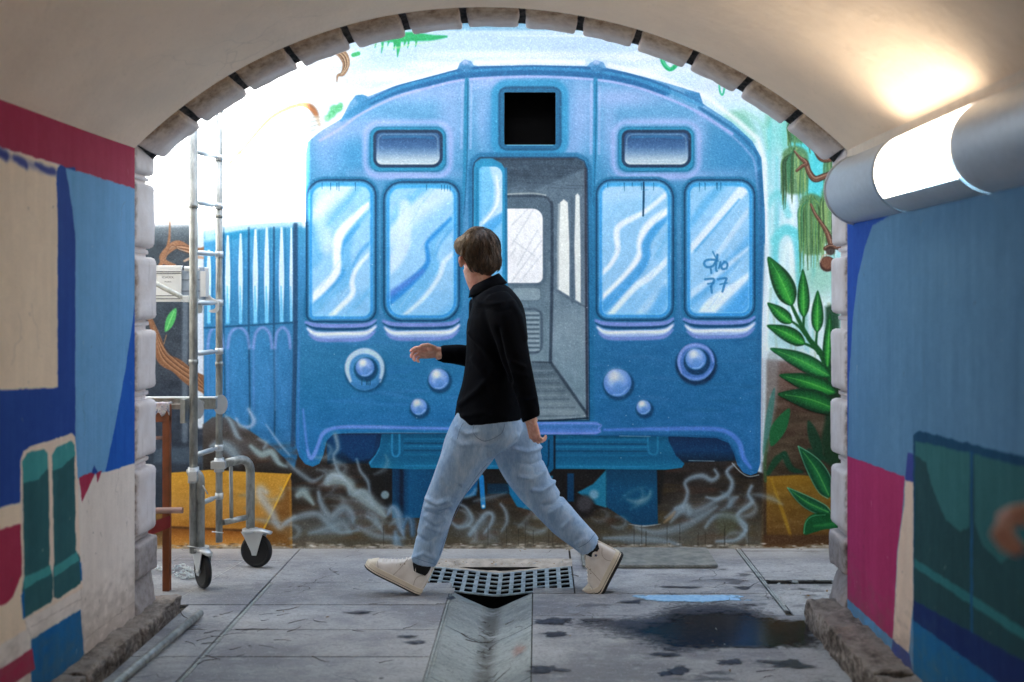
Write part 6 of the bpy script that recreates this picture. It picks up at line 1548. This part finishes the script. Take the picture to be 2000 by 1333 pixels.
# continuous body under the clothes
bm = B()
limb(bm, [(948, 545, 4.86, 24, .060), (960, 590, 4.85, 26, .08), (966, 650, 4.85, 40, .13), (966, 720, 4.85, 44, .13), (958, 790, 4.85, 48, .13), (965, 850, 4.85, 46, .14)])
limb(bm, [(925, 520, 4.86, 22, .052), (932, 540, 4.86, 24, .056), (942, 560, 4.86, 26, .062), (950, 585, 4.86, 28, .07)])
limb(bm, [(980, 612, 4.72, 14, .04), (995, 655, 4.67, 18, .045), (1012, 720, 4.66, 17, .042), (1028, 780, 4.66, 13, .032), (1036, 815, 4.665, 12, .028), (1038, 826, 4.665, 14, .022)])
limb(bm, [(945, 615, 5.00, 16, .045), (940, 660, 5.02, 19, .048), (938, 700, 5.02, 18, .042), (905, 695, 4.99, 15, .036), (870, 692, 4.97, 12, .030), (852, 690, 4.965, 14, .02)])
limb(bm, [(950, 830, YN + .02, 44, .08), (905, 905, YN, 36, .07), (868, 968, YN, 24, .055), (850, 1030, YN, 22, .048), (828, 1098, YN, 15, .036), (818, 1118, YN, 15, .034)])
limb(bm, [(990, 835, 4.9, 42, .08), (1015, 895, YFAR - .02, 36, .07), (1052, 965, YFAR - .04, 25, .055), (1108, 1020, YFAR - .08, 22, .048), (1152, 1066, YFAR - .12, 14, .036), (1170, 1082, YFAR - .12, 14, .034)])
# skull, jaw and face turned towards the wall
HC = Q(934, 500, 4.875)
fd = Vector((-.38, .925, .0)).normalized(); sd_ = Vector((fd.y, -fd.x, 0))        # face direction, his right-hand side
def H(f, s, u): return HC + fd * f + sd_ * s + Vector((0, 0, u))
ball3(bm, H(-.005, 0, .018), (.081, .095, .105)); ball3(bm, H(.03, 0, -.04), (.062, .072, .078)); ball3(bm, H(.062, 0, -.078), (.03, .03, .026))
ball3(bm, H(.098, 0, -.02), (.014, .018, .02)); ball3(bm, H(.092, 0, .0), (.01, .012, .025)); ball3(bm, H(.08, .03, .022), (.022, .014, .009)); ball3(bm, H(.08, -.03, .022), (.022, .014, .009)); ball3(bm, H(.082, 0, -.052), (.022, .012, .008)); ball3(bm, H(.062, .04, -.02), (.02, .02, .02)); ball3(bm, H(.062, -.04, -.02), (.02, .02, .02))
for sg in (-1, 1): ball3(bm, H(-.004, sg * .088, -.030), (.013, .016, .031)); ball3(bm, H(-.014, sg * .098, -.024), (.009, .012, .024))
body = remeshed('body', bm, .0055, M_SKIN, walker, 4)
M_EYE = simple('eye_white', (225, 222, 218), .2); M_IRIS = simple('iris', (60, 70, 80), .2); M_LIP = simple('lip', (168, 96, 90), .5)
for sg in (-1, 1):
    bm = B(); ball3(bm, H(.077, sg * .031, .004), (.0115, .0115, .0085)); e = mesh_obj('eye', bm, M_EYE, walker, True); bm = B(); ball3(bm, H(.0868, sg * .031, .004), (.005, .003, .005)); mesh_obj('iris', bm, M_IRIS, walker, True)
bm = B(); ball3(bm, H(.091, 0, -.052), (.02, .007, .006)); mesh_obj('lips', bm, M_LIP, walker, True)

# hair: cap plus strands
k = NT('brown_hair'); n = k.noise(110, 4, .6, (1, 1, .16))
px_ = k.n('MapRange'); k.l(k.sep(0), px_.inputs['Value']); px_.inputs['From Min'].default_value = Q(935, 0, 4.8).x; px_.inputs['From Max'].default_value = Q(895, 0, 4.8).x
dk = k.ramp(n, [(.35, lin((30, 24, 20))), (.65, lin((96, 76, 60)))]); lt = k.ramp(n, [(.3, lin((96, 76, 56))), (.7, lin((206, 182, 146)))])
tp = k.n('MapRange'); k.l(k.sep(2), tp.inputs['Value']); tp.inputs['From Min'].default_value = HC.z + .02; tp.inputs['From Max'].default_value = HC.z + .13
M_HAIR = k.done(k.mix(k.mul(px_.outputs[0], k.mul(tp.outputs[0], .45, 'ADD')), dk, lt), .5, None, Specular_IOR_Level=.4)  # highlight mixed into the hair colour, lighter towards the top left
def hdisp(co, no):
    out = np.zeros(len(co), np.float32); hc = np.array(HC)
    for i in range(len(co)):
        v = co[i] - hc; t = math.atan2(v[1], v[0])
        out[i] = noise.noise(Vector((t * 7, v[2] * 6, 1.3))) * .007 + noise.noise(Vector((t * 20, v[2] * 10, 4))) * .003
    return out
bm = B()
ball3(bm, H(-.012, .004, .034), (.096, .099, .099)); ball3(bm, H(-.045, .016, -.03), (.078, .068, .072)); ball3(bm, H(.015, -.05, .042), (.062, .056, .050)); ball3(bm, H(.045, 0, .075), (.06, .06, .045)); ball3(bm, H(-.035, .01, -.07), (.06, .045, .04))
hair = remeshed('hair', bm, .006, M_HAIR, walker, 3, hdisp)
rh = random.Random(3); bm = B(); crown = H(-.055, .0, .118)
def on_head(v):
    """drop a point onto the hair cap"""
    best = None
    for c, r in ((H(-.012, .004, .034), (.097, .100, .100)), (H(-.045, .016, -.03), (.079, .069, .073)), (H(.015, -.05, .042), (.063, .057, .051)), (H(.045, 0, .075), (.061, .061, .046)), (H(-.035, .01, -.07), (.061, .046, .041))):
        d = v - c; L = math.sqrt(sum((d[i] / r[i]) ** 2 for i in range(3)))
        if best is None or L < best[0]: best = (L, c + d / max(L, .05))
    return best[1]
clumps = []
for i in range(190):
    a = rh.uniform(0, 2 * math.pi); el = rh.uniform(.0, 1.0) ** .75 * 2.0; clumps.append((a, el, rh.random() ** 1.6 * .011, rh.gauss(0, .25)))
for i in range(3600):
    a, el, lift, sw = clumps[i % len(clumps)]; a += rh.gauss(0, .05); el += rh.gauss(0, .05)
    d0 = Vector((math.cos(a) * math.sin(el), math.sin(a) * math.sin(el), math.cos(el)))
    p0 = on_head(HC + Vector((0, 0, .02)) + (Matrix.Rotation(.35, 3, sd_) @ d0) * .06)
    d = (p0 - crown); d.z = min(d.z, 0) - .03; d = d.normalized(); d = (Matrix.Rotation(sw, 3, (p0 - HC).normalized()) @ d).normalized(); P = []; q = p0
    for s in range(6):
        q2_ = on_head(q); P.append(q2_ + (q2_ - HC).normalized() * (.0008 + (lift + rh.random() * .0012) * math.sin((s + .6) / 5.6 * 2.4))); q = q2_ + d * .012 + Vector((rh.gauss(0, .0012), rh.gauss(0, .0012), -.003 * s)); d = (d * .8 + (q2_ - crown).normalized() * .2).normalized()
        if q.z < HC.z - .100 + rh.random() * .012: break
        if (q - HC).dot(fd) > .062 and q.z < HC.z + .05: break
        if abs((q - HC).dot(sd_)) > .07 and q.z < HC.z - .012 and (q - HC).dot(fd) > -.03: break
    if len(P) > 2: tube(bm, P, [.0017 * (1 - j / len(P)) + .0003 for j in range(len(P))], 3, caps=False)
mesh_obj('hair_strands', bm, M_HAIR, walker, True)['kind'] = 'stuff'

# jeans
def creases(lines, back=None):
    """fabric folds: raised ridges following strokes seen on the near side"""
    segs = [(Q(a[0], a[1], 4.8), Q(b[0], b[1], 4.8), amp, w) for pts, amp, w in lines for a, b in zip(pts[:-1], pts[1:])]
    def f(co, no):
        out = np.zeros(len(co), np.float32)
        for A_, B_, amp, w in segs:
            ax2, az = A_.x, A_.z; dx, dz = B_.x - ax2, B_.z - az; L = dx * dx + dz * dz + 1e-9
            t = np.clip(((co[:, 0] - ax2) * dx + (co[:, 2] - az) * dz) / L, 0, 1); d = np.hypot(co[:, 0] - ax2 - t * dx, co[:, 2] - az - t * dz)
            g = np.exp(-(d / (w * .8)) ** 2) * amp * 1.7
            out = np.where(np.abs(g) > np.abs(out), g, out)
        r = np.array([noise.noise(Vector((c[0] * 13, c[1] * 13, c[2] * 9))) for c in co], np.float32) * .004
        return out.astype(np.float32) + r
    return f
bm = B()
limb(bm, [(950, 800, 4.84, 56, .155), (956, 830, 4.84, 64, .165), (966, 862, 4.84, 60, .15), (975, 880, 4.84, 40, .12)], 28)
limb(bm, [(942, 822, YN + .05, 52, .095), (925, 860, YN + .02, 54, .098), (902, 905, YN, 46, .088), (876, 950, YN, 36.5, .076), (860, 985, YN, 32, .070), (850, 1020, YN, 31, .066), (840, 1060, YN, 28.5, .062), (829, 1094, YN, 25.5, .056), (827, 1101, YN, 24.5, .055)], 26)
limb(bm, [(985, 825, 4.90, 54, .095), (1003, 862, YFAR - .02, 50, .095), (1016, 900, YFAR - .02, 44, .086), (1040, 945, YFAR - .03, 38, .076), (1066, 980, YFAR - .05, 33, .070), (1095, 1012, YFAR - .07, 31, .066), (1126, 1042, YFAR - .10, 27, .060), (1147, 1062, YFAR - .12, 24.5, .056), (1151, 1066, YFAR - .12, 23.5, .055)], 26)
J = creases([([(878, 968), (858, 975), (840, 968)], .010, .014), ([(880, 988), (862, 996), (836, 990)], -.009, .012), ([(884, 978), (866, 984), (838, 982)], .009, .010), ([(838, 1000), (855, 1012), (872, 1004)], .010, .012), ([(840, 1018), (858, 1026)], .006, .012),
             ([(985, 845), (960, 862), (925, 858)], .005, .015), ([(960, 885), (985, 868), (1010, 848)], .008, .014), ([(1060, 880), (1030, 885), (1005, 878)], .007, .013), ([(1058, 905), (1035, 910), (1010, 905)], -.006, .012), ([(1062, 925), (1040, 938), (1015, 934)], .008, .013),
             ([(1080, 950), (1060, 962), (1040, 960)], .009, .012), ([(1060, 990), (1080, 985), (1100, 972)], -.008, .012), ([(1072, 1004), (1096, 990)], .007, .012), ([(1098, 1030), (1118, 1012)], .006, .012), ([(812, 1082), (832, 1070), (852, 1080)], .006, .010), ([(820, 1040), (840, 1048), (862, 1036)], -.005, .013),
             ([(895, 830), (915, 842), (935, 838)], .007, .013), ([(888, 850), (905, 862), (935, 860)], .005, .014), ([(1124, 1060), (1140, 1050)], .005, .010), ([(930, 900), (905, 935)], .004, .02), ([(868, 930), (880, 944), (900, 940)], -.005, .012)])
jeans = remeshed('jeans', bm, .006, M_DENIM, walker, 5, J, .55)
# dark inner cuff and socks
for P in ([(826, 1094, YN, 22, .050), (823, 1108, YN, 20, .046), (820, 1116, YN, 19, .042)], [(1146, 1060, YFAR - .12, 21, .050), (1154, 1069, YFAR - .12, 19.5, .046), (1162, 1077, YFAR - .12, 18, .042)]):
    bm = B(); limb(bm, P, 20, 3); mesh_obj('sock', bm, M_SOCK, walker, True)
# back pocket seam on the near hip
bm = B(); sp = [(925, 822), (922, 848), (946, 866), (978, 848), (985, 830)]
pk = [Q(x, y, 4.655 + .0006 * abs(x - 955)) for x, y in sp]
M_SEAMD = simple('denim_seam', (84, 104, 140), .8)
from mathutils.bvhtree import BVHTree
def on_cloth(ob, pts, off=.0008):
    t = BVHTree.FromPolygons([v.co + Vector(walker.location) for v in ob.data.vertices], [p.vertices[:] for p in ob.data.polygons]); out = []; e = Vector((0, 0, EYE))
    for px, py in spline(pts, False, 6):
        d = (Q(px, py, 4.5) - e).normalized(); h = t.ray_cast(e, d, 8)
        if h[0] is not None: out.append(h[0] - d * off)
    return out
for pts in ([(930, 822), (924, 845), (946, 862), (978, 848), (986, 828)], [(905, 826), (898, 840), (893, 858)], [(952, 905), (925, 940), (898, 985), (878, 1030), (858, 1085)], [(806, 1088), (828, 1096), (851, 1103)], [(1130, 1070), (1148, 1060), (1162, 1043)]):
    P = on_cloth(jeans, pts)
    if len(P) > 2: bm = B(); tube(bm, P, .0011, 5); mesh_obj('seam', bm, M_SEAMD, walker, True)

# shirt
bm = B()
limb(bm, [(944, 556, 4.86, 22, .060), (952, 572, 4.86, 34, .105), (962, 590, 4.85, 46, .165), (970, 618, 4.85, 56, .185), (970, 660, 4.85, 59, .175), (967, 705, 4.85, 58, .160), (963, 750, 4.85, 60, .160), (958, 790, 4.85, 65, .170), (955, 815, 4.85, 67, .178), (955, 821, 4.85, 66, .176)], 30)
limb(bm, [(968, 590, 4.74, 30, .075), (985, 618, 4.685, 34, .072), (997, 660, 4.665, 31, .066), (1008, 705, 4.655, 28, .060), (1022, 750, 4.652, 23, .052), (1033, 790, 4.657, 20, .046), (1037, 814, 4.66, 18.5, .042), (1038, 818, 4.66, 18, .041)], 24)
limb(bm, [(948, 592, 4.97, 32, .075), (944, 630, 5.02, 30, .068), (942, 670, 5.03, 27, .060), (940, 700, 5.02, 26, .058), (925, 698, 5.00, 23, .052), (895, 693, 4.98, 20, .046), (866, 692, 4.965, 18, .042), (863, 692, 4.965, 17.5, .041)], 24)
S_ = creases([([(935, 590), (960, 594), (985, 590)], .003, .010), ([(940, 600), (975, 608), (1010, 600)], -.002, .010), ([(920, 650), (950, 680), (975, 720)], .008, .018), ([(975, 640), (985, 690), (1000, 740)], -.008, .014), ([(925, 700), (950, 730), (965, 770)], .006, .018), ([(900, 790), (935, 760), (960, 730)], .007, .018),
              ([(1000, 700), (1025, 712)], .006, .010), ([(1004, 722), (1030, 728)], .005, .010), ([(1016, 770), (1046, 772)], .004, .010), ([(885, 690), (890, 704)], .004, .008), ([(1000, 590), (1018, 620), (1026, 660)], .005, .014), ([(905, 810), (950, 800), (990, 812)], .004, .014)])
shirt = remeshed('shirt', bm, .0075, M_SHIRT, walker, 4, S_, .5)
# collar
bm = B(); N_ = 40; R = []
for i in range(N_ + 1):
    t = 2 * math.pi * i / N_; cx, cy = math.cos(t), math.sin(t)
    base = Q(950, 568, 4.86) + Vector((cx * .074, cy * .08, cx * .034))
    top = Q(947, 549, 4.86) + Vector((cx * .063, cy * .070, cx * .034)); out = Q(953, 566, 4.86) + Vector((cx * .094, cy * .104, cx * .036 - .004))
    R.append([bm.verts.new(p) for p in (base, top, top + Vector((cx * .006, cy * .006, .002)), out)])
for a, b in zip(R[:-1], R[1:]):
    for j in range(3): f = bm.faces.new((a[j], b[j], b[j + 1], a[j + 1])); f.smooth = True
bmesh.ops.remove_doubles(bm, verts=bm.verts[:], dist=1e-4)
o = mesh_obj('collar', bm, M_SHIRT, walker, True); md = o.modifiers.new('t', 'SOLIDIFY'); md.thickness = .004; md.offset = 0

# hands
def hand(wr, fwd, palm, thumb, curls, parent, L=.19, name='hand', sgn=1, th=.5, spread=.04):
    """wr wrist; fwd towards the knuckles; palm = palm normal; fingers curl towards it"""
    fwd = Vector(fwd).normalized(); palm = Vector(palm); palm = (palm - fwd * palm.dot(fwd)).normalized(); side = fwd.cross(palm) * thumb
    bm = B(); u = L / .19
    def seg(pts, r): tube(bm, pts, r, 12)
    # palm as three overlapping tapered masses
    for o_, w in ((-.026, .0135), (-.010, .0145), (.008, .0150), (.024, .0140)):
        tube(bm, [wr - fwd * .015 * u + side * o_ * .45 * u, wr + fwd * .03 * u + side * o_ * .85 * u, wr + fwd * .07 * u + side * o_ * u, wr + fwd * .092 * u + side * o_ * 1.08 * u], [.015 * u, w * u * 1.05, w * u, w * .82 * u], 12)
    ball3(bm, wr + fwd * .035 * u + side * .024 * u + palm * .006 * u, (.019 * u,) * 3)
    for fi, (o_, ln, rr_, cu) in enumerate(((.028, .074, .0092, curls[0]), (.010, .082, .0096, curls[1]), (-.009, .076, .0090, curls[2]), (-.026, .060, .0080, curls[3]))):
        p = wr + fwd * (.088 if fi in (1, 2) else .083) * u + side * o_ * u; d = (fwd + side * o_ * 6).normalized(); rr_ = rr_ * .92; P = [p - d * .012 * u, p]; an = 0; c = [cu * .9, cu * 1.15, cu * .7]
        for s, f_ in enumerate((.45, .31, .24)):
            an += c[s]; dd = (d * math.cos(an) + palm * math.sin(an)).normalized(); P.append(P[-1] + dd * ln * f_ * .5 * u); P.append(P[-1] + dd * ln * f_ * .5 * u)
        rs_ = [rr_ * q * u for q in (1.05, 1.08, 1.0, 1.03, .93, .96, .86, .62)]; tube(bm, P, rs_, 10)
    a = wr + fwd * .022 * u + side * .026 * u; d1 = (fwd * .62 + side * .62 + palm * th * .7).normalized(); d2 = (fwd * .85 + side * .25 + palm * th).normalized()
    tube(bm, [a - d1 * .012 * u, a + d1 * .02 * u, a + d1 * .042 * u, a + d1 * .042 * u + d2 * .016 * u, a + d1 * .042 * u + d2 * .032 * u, a + d1 * .042 * u + d2 * .042 * u], [.0135 * u, .0128 * u, .0112 * u, .0108 * u, .0098 * u, .006 * u], 12)
    return remeshed(name, bm, .0017, M_SKIN, parent, 2, None, .5)
# far hand reaching forward, palm inwards and down, fingers loosely curled
hand(Q(856, 688, 4.965), (-1, -.05, .02), (.15, -.80, -.56), 1, (.46, .60, .72, .84), walker, .192, th=.5)
# near hand trailing, palm facing back
hand(Q(1037, 820, 4.662), (.22, .02, -1), (.78, .62, -.05), -1, (.66, .74, .8, .84), walker, .186, th=.7)

# shoes
k = NT('cream_canvas'); M_CANVAS = k.done(k.ramp(k.noise(18, 5), [(.35, lin((222, 216, 208))), (.65, lin((240, 236, 230)))]), .8, k.bump(k.noise(260, 4), .0008))
M_SOLE = simple('cream_rubber', (224, 214, 194), .5, var=.08); M_OUT = simple('dark_outsole', (18, 18, 22), .7); M_LACE = simple('lace', (232, 226, 216), .8); M_NAVY = simple('navy_mark', (40, 50, 90), .7)
ST = [(0, .020, .112), (.03, .030, .150), (.10, .036, .158), (.20, .038, .160), (.30, .038, .158), (.40, .039, .138), (.48, .041, .112), (.58, .044, .092), (.68, .047, .078), (.78, .048, .064), (.88, .043, .050), (.95, .032, .038), (1.0, .014, .026)]
def shoe(label, toe, heel, Y, flex, near):
    tz, hz = Q(toe[0], toe[1], Y), Q(heel[0], heel[1], Y); L = .292
    d = (tz - hz); d.y = 0; d = d.normalized(); up = Vector((-d.z, 0, d.x)); up = up if up.z > 0 else -up
    if d.x > 0: pass
    lat = Vector((0, 1, 0)); org = hz
    def T(s, w, h):
        x = s * L; z = h
        if flex and s > .66:
            e = (s - .66) * L; an = flex * min(1, e / .05); c0 = .66 * L
            # rotate the toe part about the ball of the foot
            x = c0 + e * math.cos(an * .9) + h * math.sin(an) * -.6; z = e * math.sin(an) * .75 + h * math.cos(an)
        return org + d * x + up * z + lat * w
    root = bpy.data.objects.new('shoe', None); link(root, walker); root['label'] = label
    def pm(name, bm, m, smooth=True):
        me = bpy.data.meshes.new(name); bmesh.ops.recalc_face_normals(bm, faces=bm.faces[:]); bmesh.ops.translate(bm, verts=bm.verts[:], vec=-Vector(walker.location)); bm.to_mesh(me); bm.free(); me.materials.append(m)
        me.polygons.foreach_set('use_smooth', [smooth] * len(me.polygons)); o = bpy.data.objects.new(name, me); return link(o, root)
    S = [tuple(np.interp(s, [q[0] for q in ST], [q[j] for q in ST]) for j in (0, 1, 2)) for s in np.concatenate([np.linspace(0, .1, 6)[:-1], np.linspace(.1, .9, 22)[:-1], np.linspace(.9, 1, 7)])]
    bm = B(); R = []
    for s, w, h in S:
        ring = []
        for i in range(17):
            t = math.pi * i / 16; cw = math.cos(t); ch = math.sin(t)
            top = min(1, ch * 1.25) ** .8; ww = w * (1 - .42 * max(0, min(1, (h * top - .05) / .08))) if h > .06 else w
            ring.append(bm.verts.new(T(s, math.copysign(abs(cw) ** .6, cw) * ww, .018 + (h - .018) * top)))
        R.append(ring)
    for a, b in zip(R[:-1], R[1:]):
        for i in range(16): bm.faces.new((a[i], a[i + 1], b[i + 1], b[i]))
    bm.faces.new(R[0]); bm.faces.new(R[-1])
    o = pm('upper', bm, M_CANVAS)
    def strip(name, z0, z1, ex, m, s0=0, s1=1):
        bm = B(); A = []
        sel = [q for q in S if s0 <= q[0] <= s1]
        outl = [(s, w) for s, w, h in sel]
        pts = [(max(-.012, s - (.02 if s < .02 else 0)), -(w + ex)) for s, w in outl] + [(1.02 if s1 >= 1 else s1, 0)] + [(max(-.012, s - (.02 if s < .02 else 0)), w + ex) for s, w in outl[::-1]]
        lo = [bm.verts.new(T(a, b, z0)) for a, b in pts]; hi = [bm.verts.new(T(a, b, z1)) for a, b in pts]
        n = len(pts)
        for i in range(n): bm.faces.new((lo[i], lo[(i + 1) % n], hi[(i + 1) % n], hi[i]))
        bm.faces.new(lo); bm.faces.new(hi[::-1]); return pm(name, bm, m, False)
    strip('sole', .006, .034, .0035, M_SOLE); strip('sole_line', .0125, .0145, .0042, M_OUT if not near else simple('brown_line', (96, 84, 74), .6)); strip('outsole', -.001 if near else -.007, .0065 if near else .009, .003, M_OUT)
    # rubber toe cap
    bm = B(); R = []
    for s, w, h in [q for q in S if q[0] > .86]:
        R.append([bm.verts.new(T(s, math.copysign(abs(math.cos(t)) ** .6, math.cos(t)) * (w + .002), .02 + (h - .016) * min(1, math.sin(t) * 1.25) ** .8)) for t in [math.pi * i / 16 for i in range(17)]])
    for a, b in zip(R[:-1], R[1:]):
        for i in range(16): bm.faces.new((a[i], a[i + 1], b[i + 1], b[i]))
    bm.faces.new(R[-1]); pm('toe_cap', bm, M_SOLE)
    for i in range(7):
        s = .46 + i * .055; w = np.interp(s, [q[0] for q in ST], [q[1] for q in ST]); h = np.interp(s, [q[0] for q in ST], [q[2] for q in ST]); bm = B()
        tube(bm, [T(s - .01, -w * .62, h * .90), T(s, -w * .3, h + .004), T(s + .006, w * .3, h + .004), T(s - .004, w * .62, h * .9)], .0026, 6); pm('lace', bm, M_LACE)
    M_ST = bpy.data.materials.get('stitching') or simple('stitching', (150, 136, 118), .8)
    for cv in ([(.44, .128), (.47, .09), (.50, .060), (.53, .036)], [(.16, .036), (.18, .06), (.15, .085), (.05, .1)], [(.0, .148), (.12, .156), (.25, .158), (.36, .146)], [(.80, .036), (.84, .048), (.86, .058)]):
        for sg in (-1, 1):
            bm = B(); P = []
            for s_, z_ in spline(cv, False, 4):
                w = np.interp(s_, [q[0] for q in ST], [q[1] for q in ST]); h = np.interp(s_, [q[0] for q in ST], [q[2] for q in ST])
                tp = min(1, max(0, (z_ - .018) / max(.01, h - .018))); shn = min(1, tp ** (1 / .8) / 1.25); cw = math.sqrt(max(0, 1 - shn * shn)); ww = w * (1 - .42 * max(0, min(1, (h * tp - .05) / .08))) if h > .06 else w
                P.append(T(s_, sg * (cw ** .6 * ww + .0012), z_))
            tube(bm, P, .0011, 5); pm('stitch_line', bm, M_ST)
    for i in range(6):
        s_ = .46 + i * .055; w = np.interp(s_, [q[0] for q in ST], [q[1] for q in ST]); h = np.interp(s_, [q[0] for q in ST], [q[2] for q in ST]); bm = B(); ball3(bm, T(s_ - .012, -w * .66, h * .87), (.003, .003, .003)); pm('eyelet', bm, M_ST)
    # ankle patch
    bm = B(); sg = -1
    ring = [bm.verts.new(T(.2 + .062 * math.cos(t), sg * .0325 - .002, .112 + .019 * math.sin(t))) for t in [2 * math.pi * i / 24 for i in range(24)]]
    bm.faces.new(ring); pm('ankle_patch', bm, M_LACE, False)
    bm = B(); st = [bm.verts.new(T(.2 + (.032 if i % 2 == 0 else .013) * math.cos(t), sg * .0325 - .0035, .112 + (.0095 if i % 2 == 0 else .004) * math.sin(t))) for i, t in enumerate([2 * math.pi * i / 10 + .3 for i in range(10)])]
    bm.faces.new(st); pm('star_mark', bm, M_NAVY, False)
    bm = B(); P = [T(s, w * 0, h) for s, w, h in [(.0, 0, .02), (-.006, 0, .06), (-.003, 0, .11), (.0, 0, .148)]]; tube(bm, P, .004, 8); pm('heel_strip', bm, M_SOLE)
    return root
shoe('front cream high top shoe landing on its heel', (718, 1108), (820, 1161), 4.75, 0, True)
shoe('rear cream high top shoe pushing off its toes', (1163, 1178), (1214, 1082), 4.80, 1.0, False)

# ---------------------------------------------------------------- the blurred hand of somebody at the right edge
bystander = thing('person', 'blurred hand of a second person reaching in at the right edge', 'person', (.90, 1.42, 0))
wr_ = Q(2078, 1004, 1.42)
hand(wr_, (-1, .05, -.05), (.0, -.4, -.9), 1, (.9, .95, 1.0, 1.0), bystander, .17, th=.9)
bm = B(); tube(bm, [wr_ + Vector((-.012, 0, 0)), wr_ + Vector((.05, -.01, -.004)), wr_ + Vector((.2, -.05, -.01)), wr_ + Vector((.30, -.07, 0))], [.024, .034, .042, .046], 20); mesh_obj('sleeve', bm, M_SHIRT, bystander, True)
